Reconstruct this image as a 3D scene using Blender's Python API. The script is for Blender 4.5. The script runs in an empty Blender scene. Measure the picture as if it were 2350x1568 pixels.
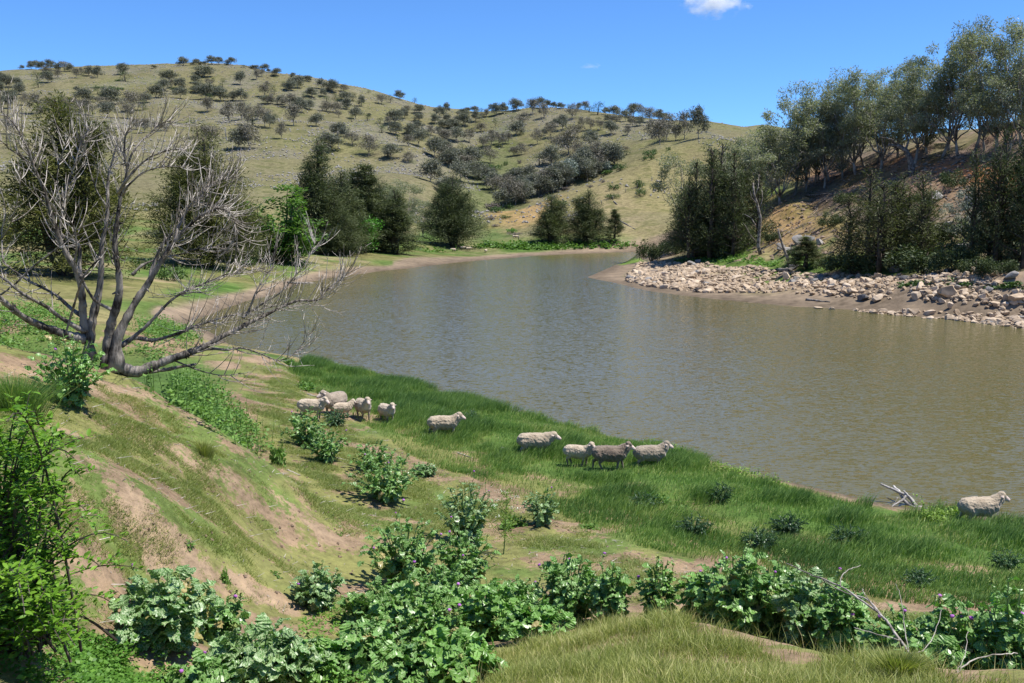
import bpy, bmesh, math, random
import numpy as np
from mathutils import Vector, Matrix, Euler
PI = math.pi
random.seed(7)
rng = np.random.default_rng(7)
sc = bpy.context.scene
COL = sc.collection

# ------------------------------------------------------------ camera
CAM_H, FPX, CX, CY, HORIZON = 7.8, 2257.0, 1175.0, 784.0, 498.0
PITCH = math.atan((CY - HORIZON) / FPX)
cam_d = bpy.data.cameras.new('camera')
cam = bpy.data.objects.new('camera', cam_d)
COL.objects.link(cam)
cam.location = (0, 0, CAM_H)
cam.rotation_euler = (PI / 2 - PITCH, 0, 0)
cam_d.sensor_width = 36
cam_d.lens = 36 * FPX / 2350.0
cam_d.clip_start, cam_d.clip_end = 0.1, 30000
sc.camera = cam

# ------------------------------------------------------------ light
SUN_AZ, SUN_EL = math.radians(96), math.radians(65)
world = bpy.data.worlds.new('World')
sc.world = world
world.use_nodes = True
wn, wl = world.node_tree.nodes, world.node_tree.links
wn.clear()
w_out = wn.new('ShaderNodeOutputWorld')
w_bg = wn.new('ShaderNodeBackground')
w_sky = wn.new('ShaderNodeTexSky')
w_sky.sky_type = 'NISHITA'
w_sky.sun_disc = False
w_sky.sun_elevation = SUN_EL
w_sky.sun_rotation = SUN_AZ
w_sky.altitude = 600
w_sky.air_density = 0.75
w_sky.dust_density = 0.0
w_sky.ozone_density = 4.0
w_tint = wn.new('ShaderNodeMix')
w_tint.data_type = 'RGBA'
w_tint.blend_type = 'MULTIPLY'
w_tint.inputs[0].default_value = 1.0
w_tint.inputs[7].default_value = (0.54, 0.835, 1.14, 1)
wl.new(w_sky.outputs[0], w_tint.inputs[6])
wl.new(w_tint.outputs[2], w_bg.inputs[0])
w_bg.inputs[1].default_value = 0.12
wl.new(w_bg.outputs[0], w_out.inputs[0])

sun_d = bpy.data.lights.new('sun', 'SUN')
sun_d.energy = 5.0
sun_d.angle = math.radians(0.53)
sun_d.color = (1.0, 0.955, 0.88)
sun = bpy.data.objects.new('sun', sun_d)
COL.objects.link(sun)
sdir = Vector((math.sin(SUN_AZ) * math.cos(SUN_EL), math.cos(SUN_AZ) * math.cos(SUN_EL), math.sin(SUN_EL)))
sun.rotation_euler = sdir.to_track_quat('Z', 'Y').to_euler()
sun.location = (60, 40, 120)

sc.view_settings.view_transform = 'Standard'
sc.view_settings.look = 'None'
sc.view_settings.exposure = 0.55
sc.view_settings.gamma = 1.0
sc.view_settings.use_curve_mapping = False
sc.render.engine = 'CYCLES'
sc.cycles.use_denoising = True
sc.cycles.max_bounces = 6
sc.cycles.diffuse_bounces = 3
sc.cycles.glossy_bounces = 3
sc.cycles.transmission_bounces = 4
sc.cycles.volume_bounces = 5
sc.cycles.use_adaptive_sampling = True
sc.cycles.adaptive_threshold = 0.01

# ------------------------------------------------------------ small helpers
def px_dir(x, y):
    """world direction through a point of the photograph (2350 x 1568 units)"""
    a, b = (x - CX) / FPX, (CY - y) / FPX
    cp, sp = math.cos(PITCH), math.sin(PITCH)
    return a, cp + b * sp, -sp + b * cp

def water_pt(x, y):
    dx, dy, dz = px_dir(x, y)
    t = -CAM_H / dz
    return dx * t, dy * t

def azim(x, y=700):
    dx, dy, _ = px_dir(x, y)
    return math.atan2(dx, dy)

def slope_of(x, y):
    dx, dy, dz = px_dir(x, y)
    return dz / math.hypot(dx, dy)

def hash2(ix, iy, seed):
    h = (ix.astype(np.int64) * 374761393 + iy.astype(np.int64) * 668265263 + seed * 1442695041) & 0xFFFFFFFF
    h = ((h ^ (h >> 13)) * 1274126177) & 0xFFFFFFFF
    h = (h ^ (h >> 16)) & 0xFFFFFFFF
    return h / 4294967295.0

def vnoise(x, y, seed=0):
    x, y = np.asarray(x, float), np.asarray(y, float)
    ix, iy = np.floor(x), np.floor(y)
    fx, fy = x - ix, y - iy
    fx, fy = fx * fx * fx * (fx * (fx * 6 - 15) + 10), fy * fy * fy * (fy * (fy * 6 - 15) + 10)
    a, b = hash2(ix, iy, seed), hash2(ix + 1, iy, seed)
    c, d = hash2(ix, iy + 1, seed), hash2(ix + 1, iy + 1, seed)
    return (a * (1 - fx) + b * fx) * (1 - fy) + (c * (1 - fx) + d * fx) * fy

def fbm(x, y, seed=0, octaves=4):
    s, amp, tot = 0, 1.0, 0.0
    x, y = np.asarray(x, float), np.asarray(y, float)
    for k in range(octaves):
        c, n = math.cos(0.7 + 1.1 * k), math.sin(0.7 + 1.1 * k)
        s = s + amp * vnoise((x * c - y * n) * 2 ** k, (x * n + y * c) * 2 ** k, seed + 17 * k)
        tot += amp
        amp *= 0.5
    return s / tot

def sstep(a, b, x):
    t = np.clip((np.asarray(x, float) - a) / (b - a), 0, 1)
    return t * t * (3 - 2 * t)

def in_poly(px, py, poly):
    inside = np.zeros(np.shape(px), bool)
    n = len(poly)
    for i in range(n):
        x0, y0 = poly[i]
        x1, y1 = poly[(i + 1) % n]
        c = ((y0 > py) != (y1 > py))
        with np.errstate(divide='ignore', invalid='ignore'):
            xi = (x1 - x0) * (py - y0) / (y1 - y0 if y1 != y0 else 1e-9) + x0
        inside ^= c & (px < xi)
    return inside

def poly_dist(px, py, poly, closed=True):
    d = np.full(np.shape(px), 1e9)
    n = len(poly)
    for i in range(n if closed else n - 1):
        x0, y0 = poly[i]
        x1, y1 = poly[(i + 1) % n]
        ex, ey = x1 - x0, y1 - y0
        t = np.clip(((px - x0) * ex + (py - y0) * ey) / (ex * ex + ey * ey + 1e-12), 0, 1)
        d = np.minimum(d, np.hypot(px - x0 - t * ex, py - y0 - t * ey))
    return d

class MB:
    """collects triangles and quads and links them as one mesh"""
    def __init__(self):
        self.v, self.t, self.q, self.n = [], [], [], 0
        self.att, self.tm, self.qm = [], [], []
    def add(self, v, tris=None, quads=None, var=None, mat=0):
        v = np.asarray(v, float).reshape(-1, 3)
        if tris is not None and len(tris):
            t = np.asarray(tris, np.int64).reshape(-1, 3)
            self.t.append(t + self.n)
            self.tm.append(np.full(len(t), mat))
        if quads is not None and len(quads):
            q = np.asarray(quads, np.int64).reshape(-1, 4)
            self.q.append(q + self.n)
            self.qm.append(np.full(len(q), mat))
        self.v.append(v)
        self.att.append(np.full(len(v), 0.5) if var is None else np.broadcast_to(np.asarray(var, float), (len(v),)))
        self.n += len(v)
    def tube(self, pts, rad, sides=6, cap=True, mat=0, var=0.5):
        pts = np.asarray(pts, float)
        rad = np.broadcast_to(np.asarray(rad, float), (len(pts),))
        tan = np.gradient(pts, axis=0)
        tan /= np.linalg.norm(tan, axis=1, keepdims=True) + 1e-12
        ref = np.array([0.0, 0, 1]) if abs(tan[0][2]) < 0.9 else np.array([1.0, 0, 0])
        u = np.cross(tan[0], ref)
        u /= np.linalg.norm(u)
        rings = []
        ang = np.arange(sides) * 2 * PI / sides
        for p, t, r in zip(pts, tan, rad):
            u = u - t * np.dot(u, t)
            u /= np.linalg.norm(u) + 1e-12
            w = np.cross(t, u)
            rings.append(p + r * (np.cos(ang)[:, None] * u + np.sin(ang)[:, None] * w))
        v = np.concatenate(rings)
        n = len(pts)
        i, j = np.meshgrid(np.arange(n - 1), np.arange(sides), indexing='ij')
        j2 = (j + 1) % sides
        quads = np.stack([i * sides + j, i * sides + j2, (i + 1) * sides + j2, (i + 1) * sides + j], -1).reshape(-1, 4)
        tris = []
        if cap:
            e = (n - 1) * sides
            tris = [(e, e + k, e + k + 1) for k in range(1, sides - 1)] + [(0, k + 1, k) for k in range(1, sides - 1)]
        self.add(v, tris, quads, var, mat)
    def leaves(self, c, d, nrm, length, width, var, mat=0):
        """diamond leaves: c root points, d directions, nrm normals (rows)"""
        c, d, nrm = np.asarray(c), np.asarray(d), np.asarray(nrm)
        d = d / (np.linalg.norm(d, axis=1, keepdims=True) + 1e-9)
        s = np.cross(d, nrm)
        s /= np.linalg.norm(s, axis=1, keepdims=True) + 1e-9
        L, W = np.asarray(length).reshape(-1, 1), np.asarray(width).reshape(-1, 1)
        v = np.stack([c, c + d * L * 0.45 + s * W * 0.5, c + d * L, c + d * L * 0.45 - s * W * 0.5], 1).reshape(-1, 3)
        k = np.arange(len(c))[:, None] * 4
        self.add(v, None, k + np.array([0, 1, 2, 3]), np.repeat(var, 4), mat)
    def blades1(self, P, z, h, w, lean, g, var):
        """short grass: one triangle a blade"""
        n = len(P)
        b = np.column_stack([P, z])
        a = g.random(n) * 6.28
        s = np.stack([np.cos(a), np.sin(a), np.zeros(n)], 1) * (w * 0.5)[:, None]
        tip = b + np.column_stack([lean * h[:, None], h * 0.9])
        v = np.stack([b - s, b + s, tip], 1).reshape(-1, 3)
        self.add(v, np.arange(n)[:, None] * 3 + np.array([0, 1, 2]), None, np.repeat(var, 3))
    def mesh(self, name, mats, smooth=False):
        me = bpy.data.meshes.new(name)
        v = np.concatenate(self.v)
        t = np.concatenate(self.t) if self.t else np.zeros((0, 3), int)
        q = np.concatenate(self.q) if self.q else np.zeros((0, 4), int)
        me.vertices.add(len(v))
        me.vertices.foreach_set('co', v.astype(np.float32).ravel())
        me.loops.add(len(t) * 3 + len(q) * 4)
        me.loops.foreach_set('vertex_index', np.concatenate([t.ravel(), q.ravel()]).astype(np.int32))
        me.polygons.add(len(t) + len(q))
        st = np.concatenate([np.arange(len(t)) * 3, len(t) * 3 + np.arange(len(q)) * 4]).astype(np.int32)
        me.polygons.foreach_set('loop_start', st)
        mi = np.concatenate(self.tm + self.qm) if (self.tm or self.qm) else np.zeros(0)
        for m in (mats if isinstance(mats, (list, tuple)) else [mats]):
            me.materials.append(m)
        me.polygons.foreach_set('material_index', mi.astype(np.int32))
        me.polygons.foreach_set('use_smooth', np.full(len(t) + len(q), smooth))
        a = me.attributes.new('var', 'FLOAT', 'POINT')
        a.data.foreach_set('value', np.concatenate(self.att).astype(np.float32))
        me.update(calc_edges=True)
        me.validate()
        return me

def link(name, me, parent=None, loc=None, **props):
    o = bpy.data.objects.new(name, me)
    COL.objects.link(o)
    if parent is not None:
        o.parent = parent
    if loc is not None:
        o.location = loc
    for k, v in props.items():
        o[k] = v
    return o

def thing(name, label, cat, loc=(0, 0, 0), rotz=0.0, scale=1.0, group=None):
    o = bpy.data.objects.new(name, None)
    COL.objects.link(o)
    o.empty_display_size = 0.3
    o.location = loc
    o.rotation_euler = (0, 0, rotz)
    o.scale = scale if isinstance(scale, (tuple, list)) else (scale,) * 3
    o['label'], o['category'] = label, cat
    if group:
        o['group'] = group
    return o

ORD = ['leftmost', 'second', 'third', 'fourth', 'fifth', 'sixth', 'seventh', 'eighth', 'ninth', 'tenth', 'eleventh', 'twelfth',
       'thirteenth', 'fourteenth', 'fifteenth', 'sixteenth', 'seventeenth', 'eighteenth', 'nineteenth', 'twentieth',
       'twenty-first', 'twenty-second', 'twenty-third', 'twenty-fourth', 'twenty-fifth', 'twenty-sixth', 'twenty-seventh',
       'twenty-eighth', 'twenty-ninth', 'thirtieth']

# ------------------------------------------------------------ materials
def new_mat(name):
    m = bpy.data.materials.new(name)
    m.use_nodes = True
    nt = m.node_tree
    nt.nodes.clear()
    out = nt.nodes.new('ShaderNodeOutputMaterial')
    return m, nt, out

def N(nt, kind, **kw):
    n = nt.nodes.new(kind)
    for k, v in kw.items():
        if k.startswith('i_'):
            key = k[2:]
            n.inputs[int(key) if key.isdigit() else key.replace('_', ' ')].default_value = v
        else:
            setattr(n, k, v)
    return n

def mixc(nt, fac, a, b, mode='MIX'):
    m = nt.nodes.new('ShaderNodeMix')
    m.data_type = 'RGBA'
    m.blend_type = mode
    for sock, val in ((m.inputs[0], fac), (m.inputs[6], a), (m.inputs[7], b)):
        if hasattr(val, 'is_linked'):
            nt.links.new(val, sock)
        else:
            sock.default_value = val if not isinstance(val, tuple) or len(val) == 4 else (*val, 1)
    return m.outputs[2]

def ramp(nt, fac, stops):
    r = nt.nodes.new('ShaderNodeValToRGB')
    el = r.color_ramp.elements
    while len(el) > 1:
        el.remove(el[-1])
    el[0].position, el[0].color = stops[0][0], (*stops[0][1], 1)
    for p, c in stops[1:]:
        e = el.new(p)
        e.color = (*c, 1)
    nt.links.new(fac, r.inputs[0])
    return r.outputs[0]

def leaf_mat(name, c0, c1, rough=0.55, transl=0.25, tcol=None, spec=0.25):
    """leaf: colour varies leaf by leaf and plant by plant, some light passes through"""
    m, nt, out = new_mat(name)
    at = N(nt, 'ShaderNodeAttribute', attribute_name='var')
    oi = N(nt, 'ShaderNodeObjectInfo')
    ad = N(nt, 'ShaderNodeMath', operation='MULTIPLY_ADD', i_1=0.35, i_2=-0.17)
    nt.links.new(oi.outputs['Random'], ad.inputs[0])
    sm = N(nt, 'ShaderNodeMath', operation='ADD', use_clamp=True)
    nt.links.new(at.outputs['Fac'], sm.inputs[0])
    nt.links.new(ad.outputs[0], sm.inputs[1])
    col = mixc(nt, sm.outputs[0], c0, c1)
    p = N(nt, 'ShaderNodeBsdfPrincipled', i_Roughness=rough)
    p.inputs['Specular IOR Level'].default_value = spec
    nt.links.new(col, p.inputs['Base Color'])
    t = N(nt, 'ShaderNodeBsdfTranslucent')
    if tcol:
        t.inputs[0].default_value = (*tcol, 1)
    else:
        nt.links.new(mixc(nt, 1.0, col, (1.1, 1.25, 0.6), 'MULTIPLY'), t.inputs[0])
    mx = N(nt, 'ShaderNodeMixShader', i_0=transl)
    nt.links.new(p.outputs[0], mx.inputs[1])
    nt.links.new(t.outputs[0], mx.inputs[2])
    nt.links.new(mx.outputs[0], out.inputs[0])
    return m

def bark_mat(name, dark, light, scale=6.0, stretch=0.18, bump=0.6, rough=0.9):
    m, nt, out = new_mat(name)
    tc = N(nt, 'ShaderNodeTexCoord')
    mp = N(nt, 'ShaderNodeMapping')
    mp.inputs['Scale'].default_value = (1, 1, stretch)
    nt.links.new(tc.outputs['Object'], mp.inputs[0])
    n1 = N(nt, 'ShaderNodeTexNoise', i_Scale=scale, i_Detail=6.0, i_Roughness=0.65)
    nt.links.new(mp.outputs[0], n1.inputs[0])
    n2 = N(nt, 'ShaderNodeTexNoise', i_Scale=scale * 0.22, i_Detail=2.0)
    nt.links.new(tc.outputs['Object'], n2.inputs[0])
    f = N(nt, 'ShaderNodeMath', operation='MULTIPLY_ADD', i_1=0.55)
    nt.links.new(n2.outputs[0], f.inputs[0])
    h = N(nt, 'ShaderNodeMath', operation='MULTIPLY', i_1=0.5)
    nt.links.new(n1.outputs[0], h.inputs[0])
    nt.links.new(h.outputs[0], f.inputs[2])
    col = ramp(nt, f.outputs[0], [(0.42, dark), (0.52, tuple((a + b) / 2 for a, b in zip(dark, light))), (0.61, light)])
    p = N(nt, 'ShaderNodeBsdfPrincipled', i_Roughness=rough)
    p.inputs['Specular IOR Level'].default_value = 0.15
    nt.links.new(col, p.inputs['Base Color'])
    b = N(nt, 'ShaderNodeBump', i_Strength=bump, i_Distance=0.03)
    nt.links.new(n1.outputs[0], b.inputs['Height'])
    nt.links.new(b.outputs[0], p.inputs['Normal'])
    nt.links.new(p.outputs[0], out.inputs[0])
    return m

def plain_mat(name, c0, c1, scale=8.0, rough=0.8, bump=0.0, spec=0.2, dist=0.02):
    m, nt, out = new_mat(name)
    tc = N(nt, 'ShaderNodeTexCoord')
    n1 = N(nt, 'ShaderNodeTexNoise', i_Scale=scale, i_Detail=5.0, i_Roughness=0.6)
    nt.links.new(tc.outputs['Object'], n1.inputs[0])
    oi = N(nt, 'ShaderNodeObjectInfo')
    f = N(nt, 'ShaderNodeMath', operation='MULTIPLY_ADD', i_1=0.4)
    nt.links.new(oi.outputs['Random'], f.inputs[0])
    g = N(nt, 'ShaderNodeMath', operation='SUBTRACT', i_1=0.2)
    nt.links.new(n1.outputs[0], g.inputs[0])
    nt.links.new(g.outputs[0], f.inputs[2])
    col = ramp(nt, f.outputs[0], [(0.25, c0), (0.75, c1)])
    p = N(nt, 'ShaderNodeBsdfPrincipled', i_Roughness=rough)
    p.inputs['Specular IOR Level'].default_value = spec
    nt.links.new(col, p.inputs['Base Color'])
    if bump:
        b = N(nt, 'ShaderNodeBump', i_Strength=bump, i_Distance=dist)
        nt.links.new(n1.outputs[0], b.inputs['Height'])
        nt.links.new(b.outputs[0], p.inputs['Normal'])
    nt.links.new(p.outputs[0], out.inputs[0])
    return m

# ------------------------------------------------------------ the lie of the land
# the lake outline, as points on the water level
NEAR_SHORE = [(2350, 1203), (2310, 1196), (2200, 1178), (2110, 1168), (2040, 1160), (1950, 1138), (1800, 1105), (1700, 1078),
              (1600, 1047), (1500, 1022), (1400, 1003), (1300, 978), (1200, 952), (1100, 925), (1000, 898), (900, 868),
              (800, 843), (720, 827), (651, 817), (574, 809), (515, 785), (467, 758), (425, 744)]
FAR_SHORE = [(438, 734), (498, 717), (563, 693), (618, 680), (673, 656), (739, 641), (803, 632), (850, 627), (900, 620),
             (1000, 608), (1107, 598), (1217, 588), (1300, 584), (1400, 580), (1467, 578), (1520, 577)]
RIGHT_SHORE = [(1500, 582), (1465, 591), (1440, 599), (1415, 606), (1380, 622), (1345, 637), (1400, 648), (1440, 658), (1482, 667),
               (1600, 683), (1717, 695), (1815, 704), (1893, 707), (1971, 714), (2088, 727), (2165, 731), (2263, 743), (2350, 753)]
def shore(pts, k):
    a = np.array([water_pt(*p) for p in pts])
    out = []
    for i in range(len(a) - 1):
        n = 4
        for j in range(n):
            p = a[i] + (a[i + 1] - a[i]) * j / n
            d = np.hypot(*p)
            s = 0.004 * d
            out.append(p + s * np.array([vnoise(p[0] / (0.02 * d + .3), p[1] / (0.02 * d + .3), k) - .5, vnoise(p[0] / (0.02 * d + .3), p[1] / (.02 * d + .3), k + 1) - .5]) * 2)
    out.append(a[-1])
    return out
LAKE = shore(NEAR_SHORE, 1) + shore(FAR_SHORE, 3) + shore(RIGHT_SHORE, 5) + [(58, 35), (75, 0), (92, -34), (62, -40), (40, -3)]

# control points: (photo x, photo y, distance) on the ground that is seen
SEEN = []
# left hill: skyline and slope
SKY_L = [(-150, 172, 850), (0, 164, 850), (75, 158, 850), (160, 165, 850), (218, 161, 850), (300, 155, 850), (400, 152, 850), (460, 147, 850),
         (535, 150, 840), (602, 166, 825), (660, 181, 805), (720, 191, 785), (800, 204, 765), (850, 212, 750), (900, 226, 730), (975, 241, 705), (1050, 255, 685)]
SEEN += SKY_L
for x in (-150, 50, 250, 450, 650):
    SEEN += [(x, 215, 660), (x, 285, 505), (x, 345, 420), (x, 410, 340), (x, 465, 275)]
for x in (800, 930):
    SEEN += [(x, 280, 545), (x, 345, 430), (x, 410, 350), (x, 465, 300)]
SEEN += [(1040, 300, 590), (1050, 360, 480), (1040, 420, 400), (1050, 480, 340)]
# second hill, right of the saddle
SKY_R = [(1100, 254, 680), (1182, 247, 640), (1235, 247, 630), (1291, 252, 620), (1337, 259, 610), (1388, 268, 590), (1434, 276, 580), (1520, 279, 560), (1595, 288, 540), (1680, 300, 530)]
SEEN += SKY_R
SEEN += [(1150, 300, 570), (1150, 350, 500), (1150, 400, 440), (1160, 440, 385), (1250, 300, 540), (1250, 350, 470), (1240, 400, 420), (1350, 310, 520), (1350, 350, 455), (1330, 395, 400),
         (1450, 310, 500), (1450, 340, 450), (1560, 310, 480)]
# the spur in front of it: crest and face
SPUR = [(1110, 540, 262), (1150, 508, 285), (1200, 480, 300), (1262, 455, 318), (1330, 428, 330), (1400, 396, 345), (1470, 364, 358), (1540, 338, 366), (1610, 322, 372), (1690, 316, 376)]
SEEN += SPUR
SEEN += [(1250, 520, 262), (1350, 510, 262), (1350, 470, 290), (1450, 500, 268), (1450, 440, 300), (1550, 500, 270), (1550, 420, 312), (1650, 480, 285), (1650, 400, 330)]
# flats on the far bank
SEEN += [(1480, 560, 232), (1400, 553, 232), (1265, 553, 232), (1150, 555, 232), (1040, 560, 222), (950, 560, 205), (900, 575, 190), (1000, 575, 205), (1150, 575, 216), (1300, 572, 222),
         (780, 590, 160), (640, 605, 138), (820, 540, 210), (700, 550, 190), (500, 612, 125), (480, 650, 104), (600, 640, 118), (420, 560, 165), (300, 600, 120), (150, 640, 92), (0, 660, 85), (-150, 680, 80),
         (0, 560, 150), (150, 540, 180), (-150, 560, 150), (0, 500, 225), (200, 500, 225), (400, 510, 215), (600, 520, 210), (350, 680, 84), (250, 690, 80), (400, 715, 78), (560, 520, 215),
         (120, 690, 66), (0, 700, 55), (-150, 720, 50), (300, 730, 60), (250, 760, 48)]
# right bank
SEEN += [(1480, 600, 150), (1560, 590, 150), (1650, 585, 142), (1600, 625, 122), (1500, 635, 125), (1700, 640, 112), (1800, 650, 104), (1900, 650, 99), (2000, 655, 93), (2100, 660, 88), (2200, 665, 84), (2350, 665, 78),
         (1750, 595, 128), (1850, 605, 117), (1950, 612, 110), (2050, 618, 104), (2150, 622, 99), (2250, 625, 95), (2350, 625, 91), (2500, 630, 84),
         (1750, 520, 146), (1750, 470, 160), (1800, 445, 166), (1850, 520, 138), (1870, 440, 158), (1850, 400, 178), (1950, 540, 124), (1960, 440, 148), (1950, 385, 165), (2050, 540, 117), (2060, 440, 137), (2060, 360, 155),
         (2150, 540, 111), (2150, 440, 130), (2160, 350, 148), (2250, 540, 107), (2260, 440, 125), (2260, 345, 142), (2350, 540, 103), (2350, 440, 121), (2350, 335, 138), (2500, 540, 98), (2500, 335, 132),
         (1680, 520, 165), (1680, 480, 178), (1620, 560, 160)]
# near bank
SEEN += [(-150, 800, 19), (0, 812, 20), (100, 820, 21), (200, 850, 21.5), (255, 850, 22.5), (310, 872, 22.2), (200, 920, 18), (335, 885, 22), (400, 932, 21.5), (470, 968, 20.8), (530, 1015, 20), (600, 1062, 19.5), (0, 930, 16.5), (200, 1000, 16.2), (400, 1000, 19), (300, 1150, 13.5), (520, 1080, 17.8),
         (150, 1150, 12.1), (450, 1150, 15.5), (600, 1200, 17.2), (640, 1290, 15.5), (100, 1300, 10.7), (300, 1300, 12.7), (640, 1380, 13.6), (450, 1450, 11.6), (150, 1480, 9.9), (200, 1568, 9.1), (600, 1560, 10.4), (900, 1500, 11.9),
         (900, 1300, 17.2), (700, 1250, 17.4), (700, 1100, 24), (700, 1000, 29.7), (600, 920, 34.5), (480, 920, 32), (430, 880, 36), (600, 850, 43), (800, 950, 34.4), (900, 1050, 27.8), (1100, 1100, 25.9), (1100, 1250, 19.2),
         (1200, 1050, 29.4), (1300, 1200, 21.5), (1400, 1100, 27), (1400, 1300, 17.7), (1600, 1200, 22.8), (1600, 1300, 18.6), (1800, 1250, 21.6), (1800, 1350, 17.2), (2000, 1250, 22.4), (2000, 1350, 18), (2200, 1300, 20.8),
         (2300, 1400, 17), (2350, 1300, 21), (2200, 1450, 14.9), (1900, 1440, 14.4), (1500, 1425, 9.4), (1200, 1545, 8.4), (1300, 1495, 9.3), (1620, 1434, 9.2), (1722, 1460, 9.0), (1824, 1495, 8.5), (1917, 1511, 8.2), (2097, 1524, 7.7), (1500, 1568, 6.5), (2000, 1568, 6.75),
         (1100, 1568, 8.2), (950, 1568, 9.2), (2500, 1560, 7.5), (2500, 1350, 18), (-150, 1000, 13), (-150, 1300, 9), (-100, 1560, 7)]
# ground that is hidden or under water: (photo x, distance, height)
HID = []
for x in (-200, 0, 200, 400, 600, 800):
    HID += [(x, 1100, 120), (x, 1600, 60), (x, 4000, 0)]
for x in (1000, 1200, 1400, 1600, 1800, 2100, 2400, 2600):
    HID += [(x, 950, 40), (x, 1500, 20), (x, 4000, 0)]
HID += [(1715, 1300, 133), (1640, 1250, 110), (1800, 1300, 125), (1900, 1300, 110)]
HID += [(1150, 325, 6), (1220, 345, 10), (1300, 365, 15), (1380, 385, 21), (1460, 400, 29), (1540, 412, 36), (1620, 420, 40), (1750, 400, 33)]
HID += [(1500, 12, 2.65), (1700, 12, 2.65), (1900, 11.5, 2.75), (1300, 12, 2.5), (2100, 10.5, 2.9), (1200, 11, 2.8), (2300, 10, 3.0), (1500, 10.5, 3.1), (1800, 10.3, 3.1)]
HID += [(1750, 215, 16), (1900, 210, 20), (2050, 205, 22), (2200, 200, 23), (2350, 195, 23), (2500, 190, 23), (1800, 300, 22), (2100, 300, 25), (2400, 300, 25), (1700, 240, 12), (1900, 450, 25), (2300, 450, 25)]
HID += [(300, 27, 2.7), (340, 25.5, 2.7), (400, 24.7, 2.55), (470, 24, 2.35), (530, 23.2, 2.15), (600, 22.7, 1.95), (660, 21.5, 1.8), (150, 30, 2.4), (0, 30, 3.0), (-150, 30, 3.0), (100, 42, 2.0), (-100, 42, 2.4)]
for x in (-200, 200, 600, 1000, 1400, 1800, 2200, 2550):
    HID += [(x, 3.0, 6.0), (x, 4.6, 5.3), (x, 1.5, 6.2)]
for x, r in ((900, 65), (1200, 45), (1200, 70), (1200, 110), (1100, 150), (1300, 165), (1500, 38), (1500, 60), (1800, 34), (1800, 55), (2100, 30), (2100, 48), (2350, 30), (2350, 48), (2550, 28), (2550, 45), (700, 75), (850, 95)):
    HID.append((x, r, -1.8))

uv, qv = [], []
for x, y, r in SEEN:
    uv.append((azim(x, y), math.log(r)))
    qv.append(slope_of(x, y))
for x, r, z in HID:
    uv.append((azim(x), math.log(r)))
    qv.append((z - CAM_H) / r)
for p in (NEAR_SHORE + FAR_SHORE[:-1] + RIGHT_SHORE[3:]):
    wx, wy = water_pt(*p)
    uv.append((math.atan2(wx, wy), math.log(math.hypot(wx, wy))))
    qv.append(-CAM_H / math.hypot(wx, wy))
uv, qv = np.array(uv), np.array(qv)
def kern(d2):
    return np.where(d2 > 1e-12, 0.5 * d2 * np.log(np.maximum(d2, 1e-12)), 0)
n_ = len(uv)
A = np.zeros((n_ + 3, n_ + 3))
A[:n_, :n_] = kern(((uv[:, None] - uv[None]) ** 2).sum(-1)) + np.eye(n_) * 2e-5
A[:n_, n_] = A[n_, :n_] = 1
A[:n_, n_ + 1:] = uv
A[n_ + 1:, :n_] = uv.T
TPS = np.linalg.solve(A, np.concatenate([qv, np.zeros(3)]))

TH_IN = np.linspace(-0.56, 0.56, 430)
TH = np.concatenate([np.linspace(-PI, -0.565, 34), TH_IN, np.linspace(0.565, PI, 34)])
LR = np.concatenate([np.linspace(math.log(1.0), math.log(5.5), 24, endpoint=False), np.linspace(math.log(5.5), math.log(900), 420), np.linspace(math.log(925), math.log(9000), 26)])
def land(th, lr):
    th, lr = np.broadcast_arrays(th, lr)
    sh = th.shape
    th, lr = th.ravel(), lr.ravel()
    q = np.empty(len(th))
    tc = np.clip(th, -0.6, 0.6)
    for a in range(0, len(th), 20000):
        s = slice(a, a + 20000)
        d2 = (tc[s, None] - uv[None, :, 0]) ** 2 + (lr[s, None] - uv[None, :, 1]) ** 2
        q[s] = kern(d2) @ TPS[:n_] + TPS[n_] + tc[s] * TPS[n_ + 1] + lr[s] * TPS[n_ + 2]
    r = np.exp(lr)
    x, y = r * np.sin(th), r * np.cos(th)
    z = CAM_H + q * r
    z = np.where(r > 4500, z * 0.2, z)
    inside = in_poly(x, y, LAKE)
    d = poly_dist(x, y, LAKE)
    # relief: humps and hollows that grow with the scale of the land
    big = (fbm(x / 45, y / 45, 11, 4) - 0.5) * sstep(120, 420, r) * 7.0
    mid = (fbm(x / 7, y / 7, 23, 4) - 0.5) * 0.55 * sstep(14, 60, r) * (1 - sstep(300, 900, r) * 0)
    small = (fbm(x / 1.1, y / 1.1, 31, 4) - 0.5) * 0.20 * (1 - sstep(25, 60, r))
    right = sstep(0.16, 0.24, th) * sstep(95, 110, r) * (1 - sstep(230, 300, r)) * (1 - sstep(0.7, 0.9, th))
    gul = (np.abs(fbm(x / 9, y / 22, 47, 3) - 0.5) * 4 - 0.8) * right * 1.0
    z = z + (big + mid + small + gul) * sstep(0.0, 6.0, d / (0.02 * r + 0.3))
    ramp_w = np.where((th > 0.13) & (r > 60), 7.0, 0.010 * r + 0.25)
    low = 0.05 + 0.125 * d                     # the near bank slopes gently out of the water
    low = low + 4.0 * sstep(0.20, 0.36, -th) + 4.0 * sstep(9, 15, d)
    z = np.where(r < 62, np.minimum(z, low), z)
    zo = np.maximum(z, 0.05 + 0.012 * d) * np.clip(d / ramp_w, 0, 1)
    zo = np.maximum(zo, 0.03 * np.minimum(d, 1.5))
    zi = -np.minimum(1.6, 0.14 * d)
    z = np.where(inside, zi, zo)
    return z.reshape(sh), np.where(inside, -d, d).reshape(sh), x.reshape(sh), y.reshape(sh)
GZ, GD, GX, GY = land(TH[:, None], LR[None, :])
GR = np.exp(LR)
GQ = (GZ - CAM_H) / GR[None, :]

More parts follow.
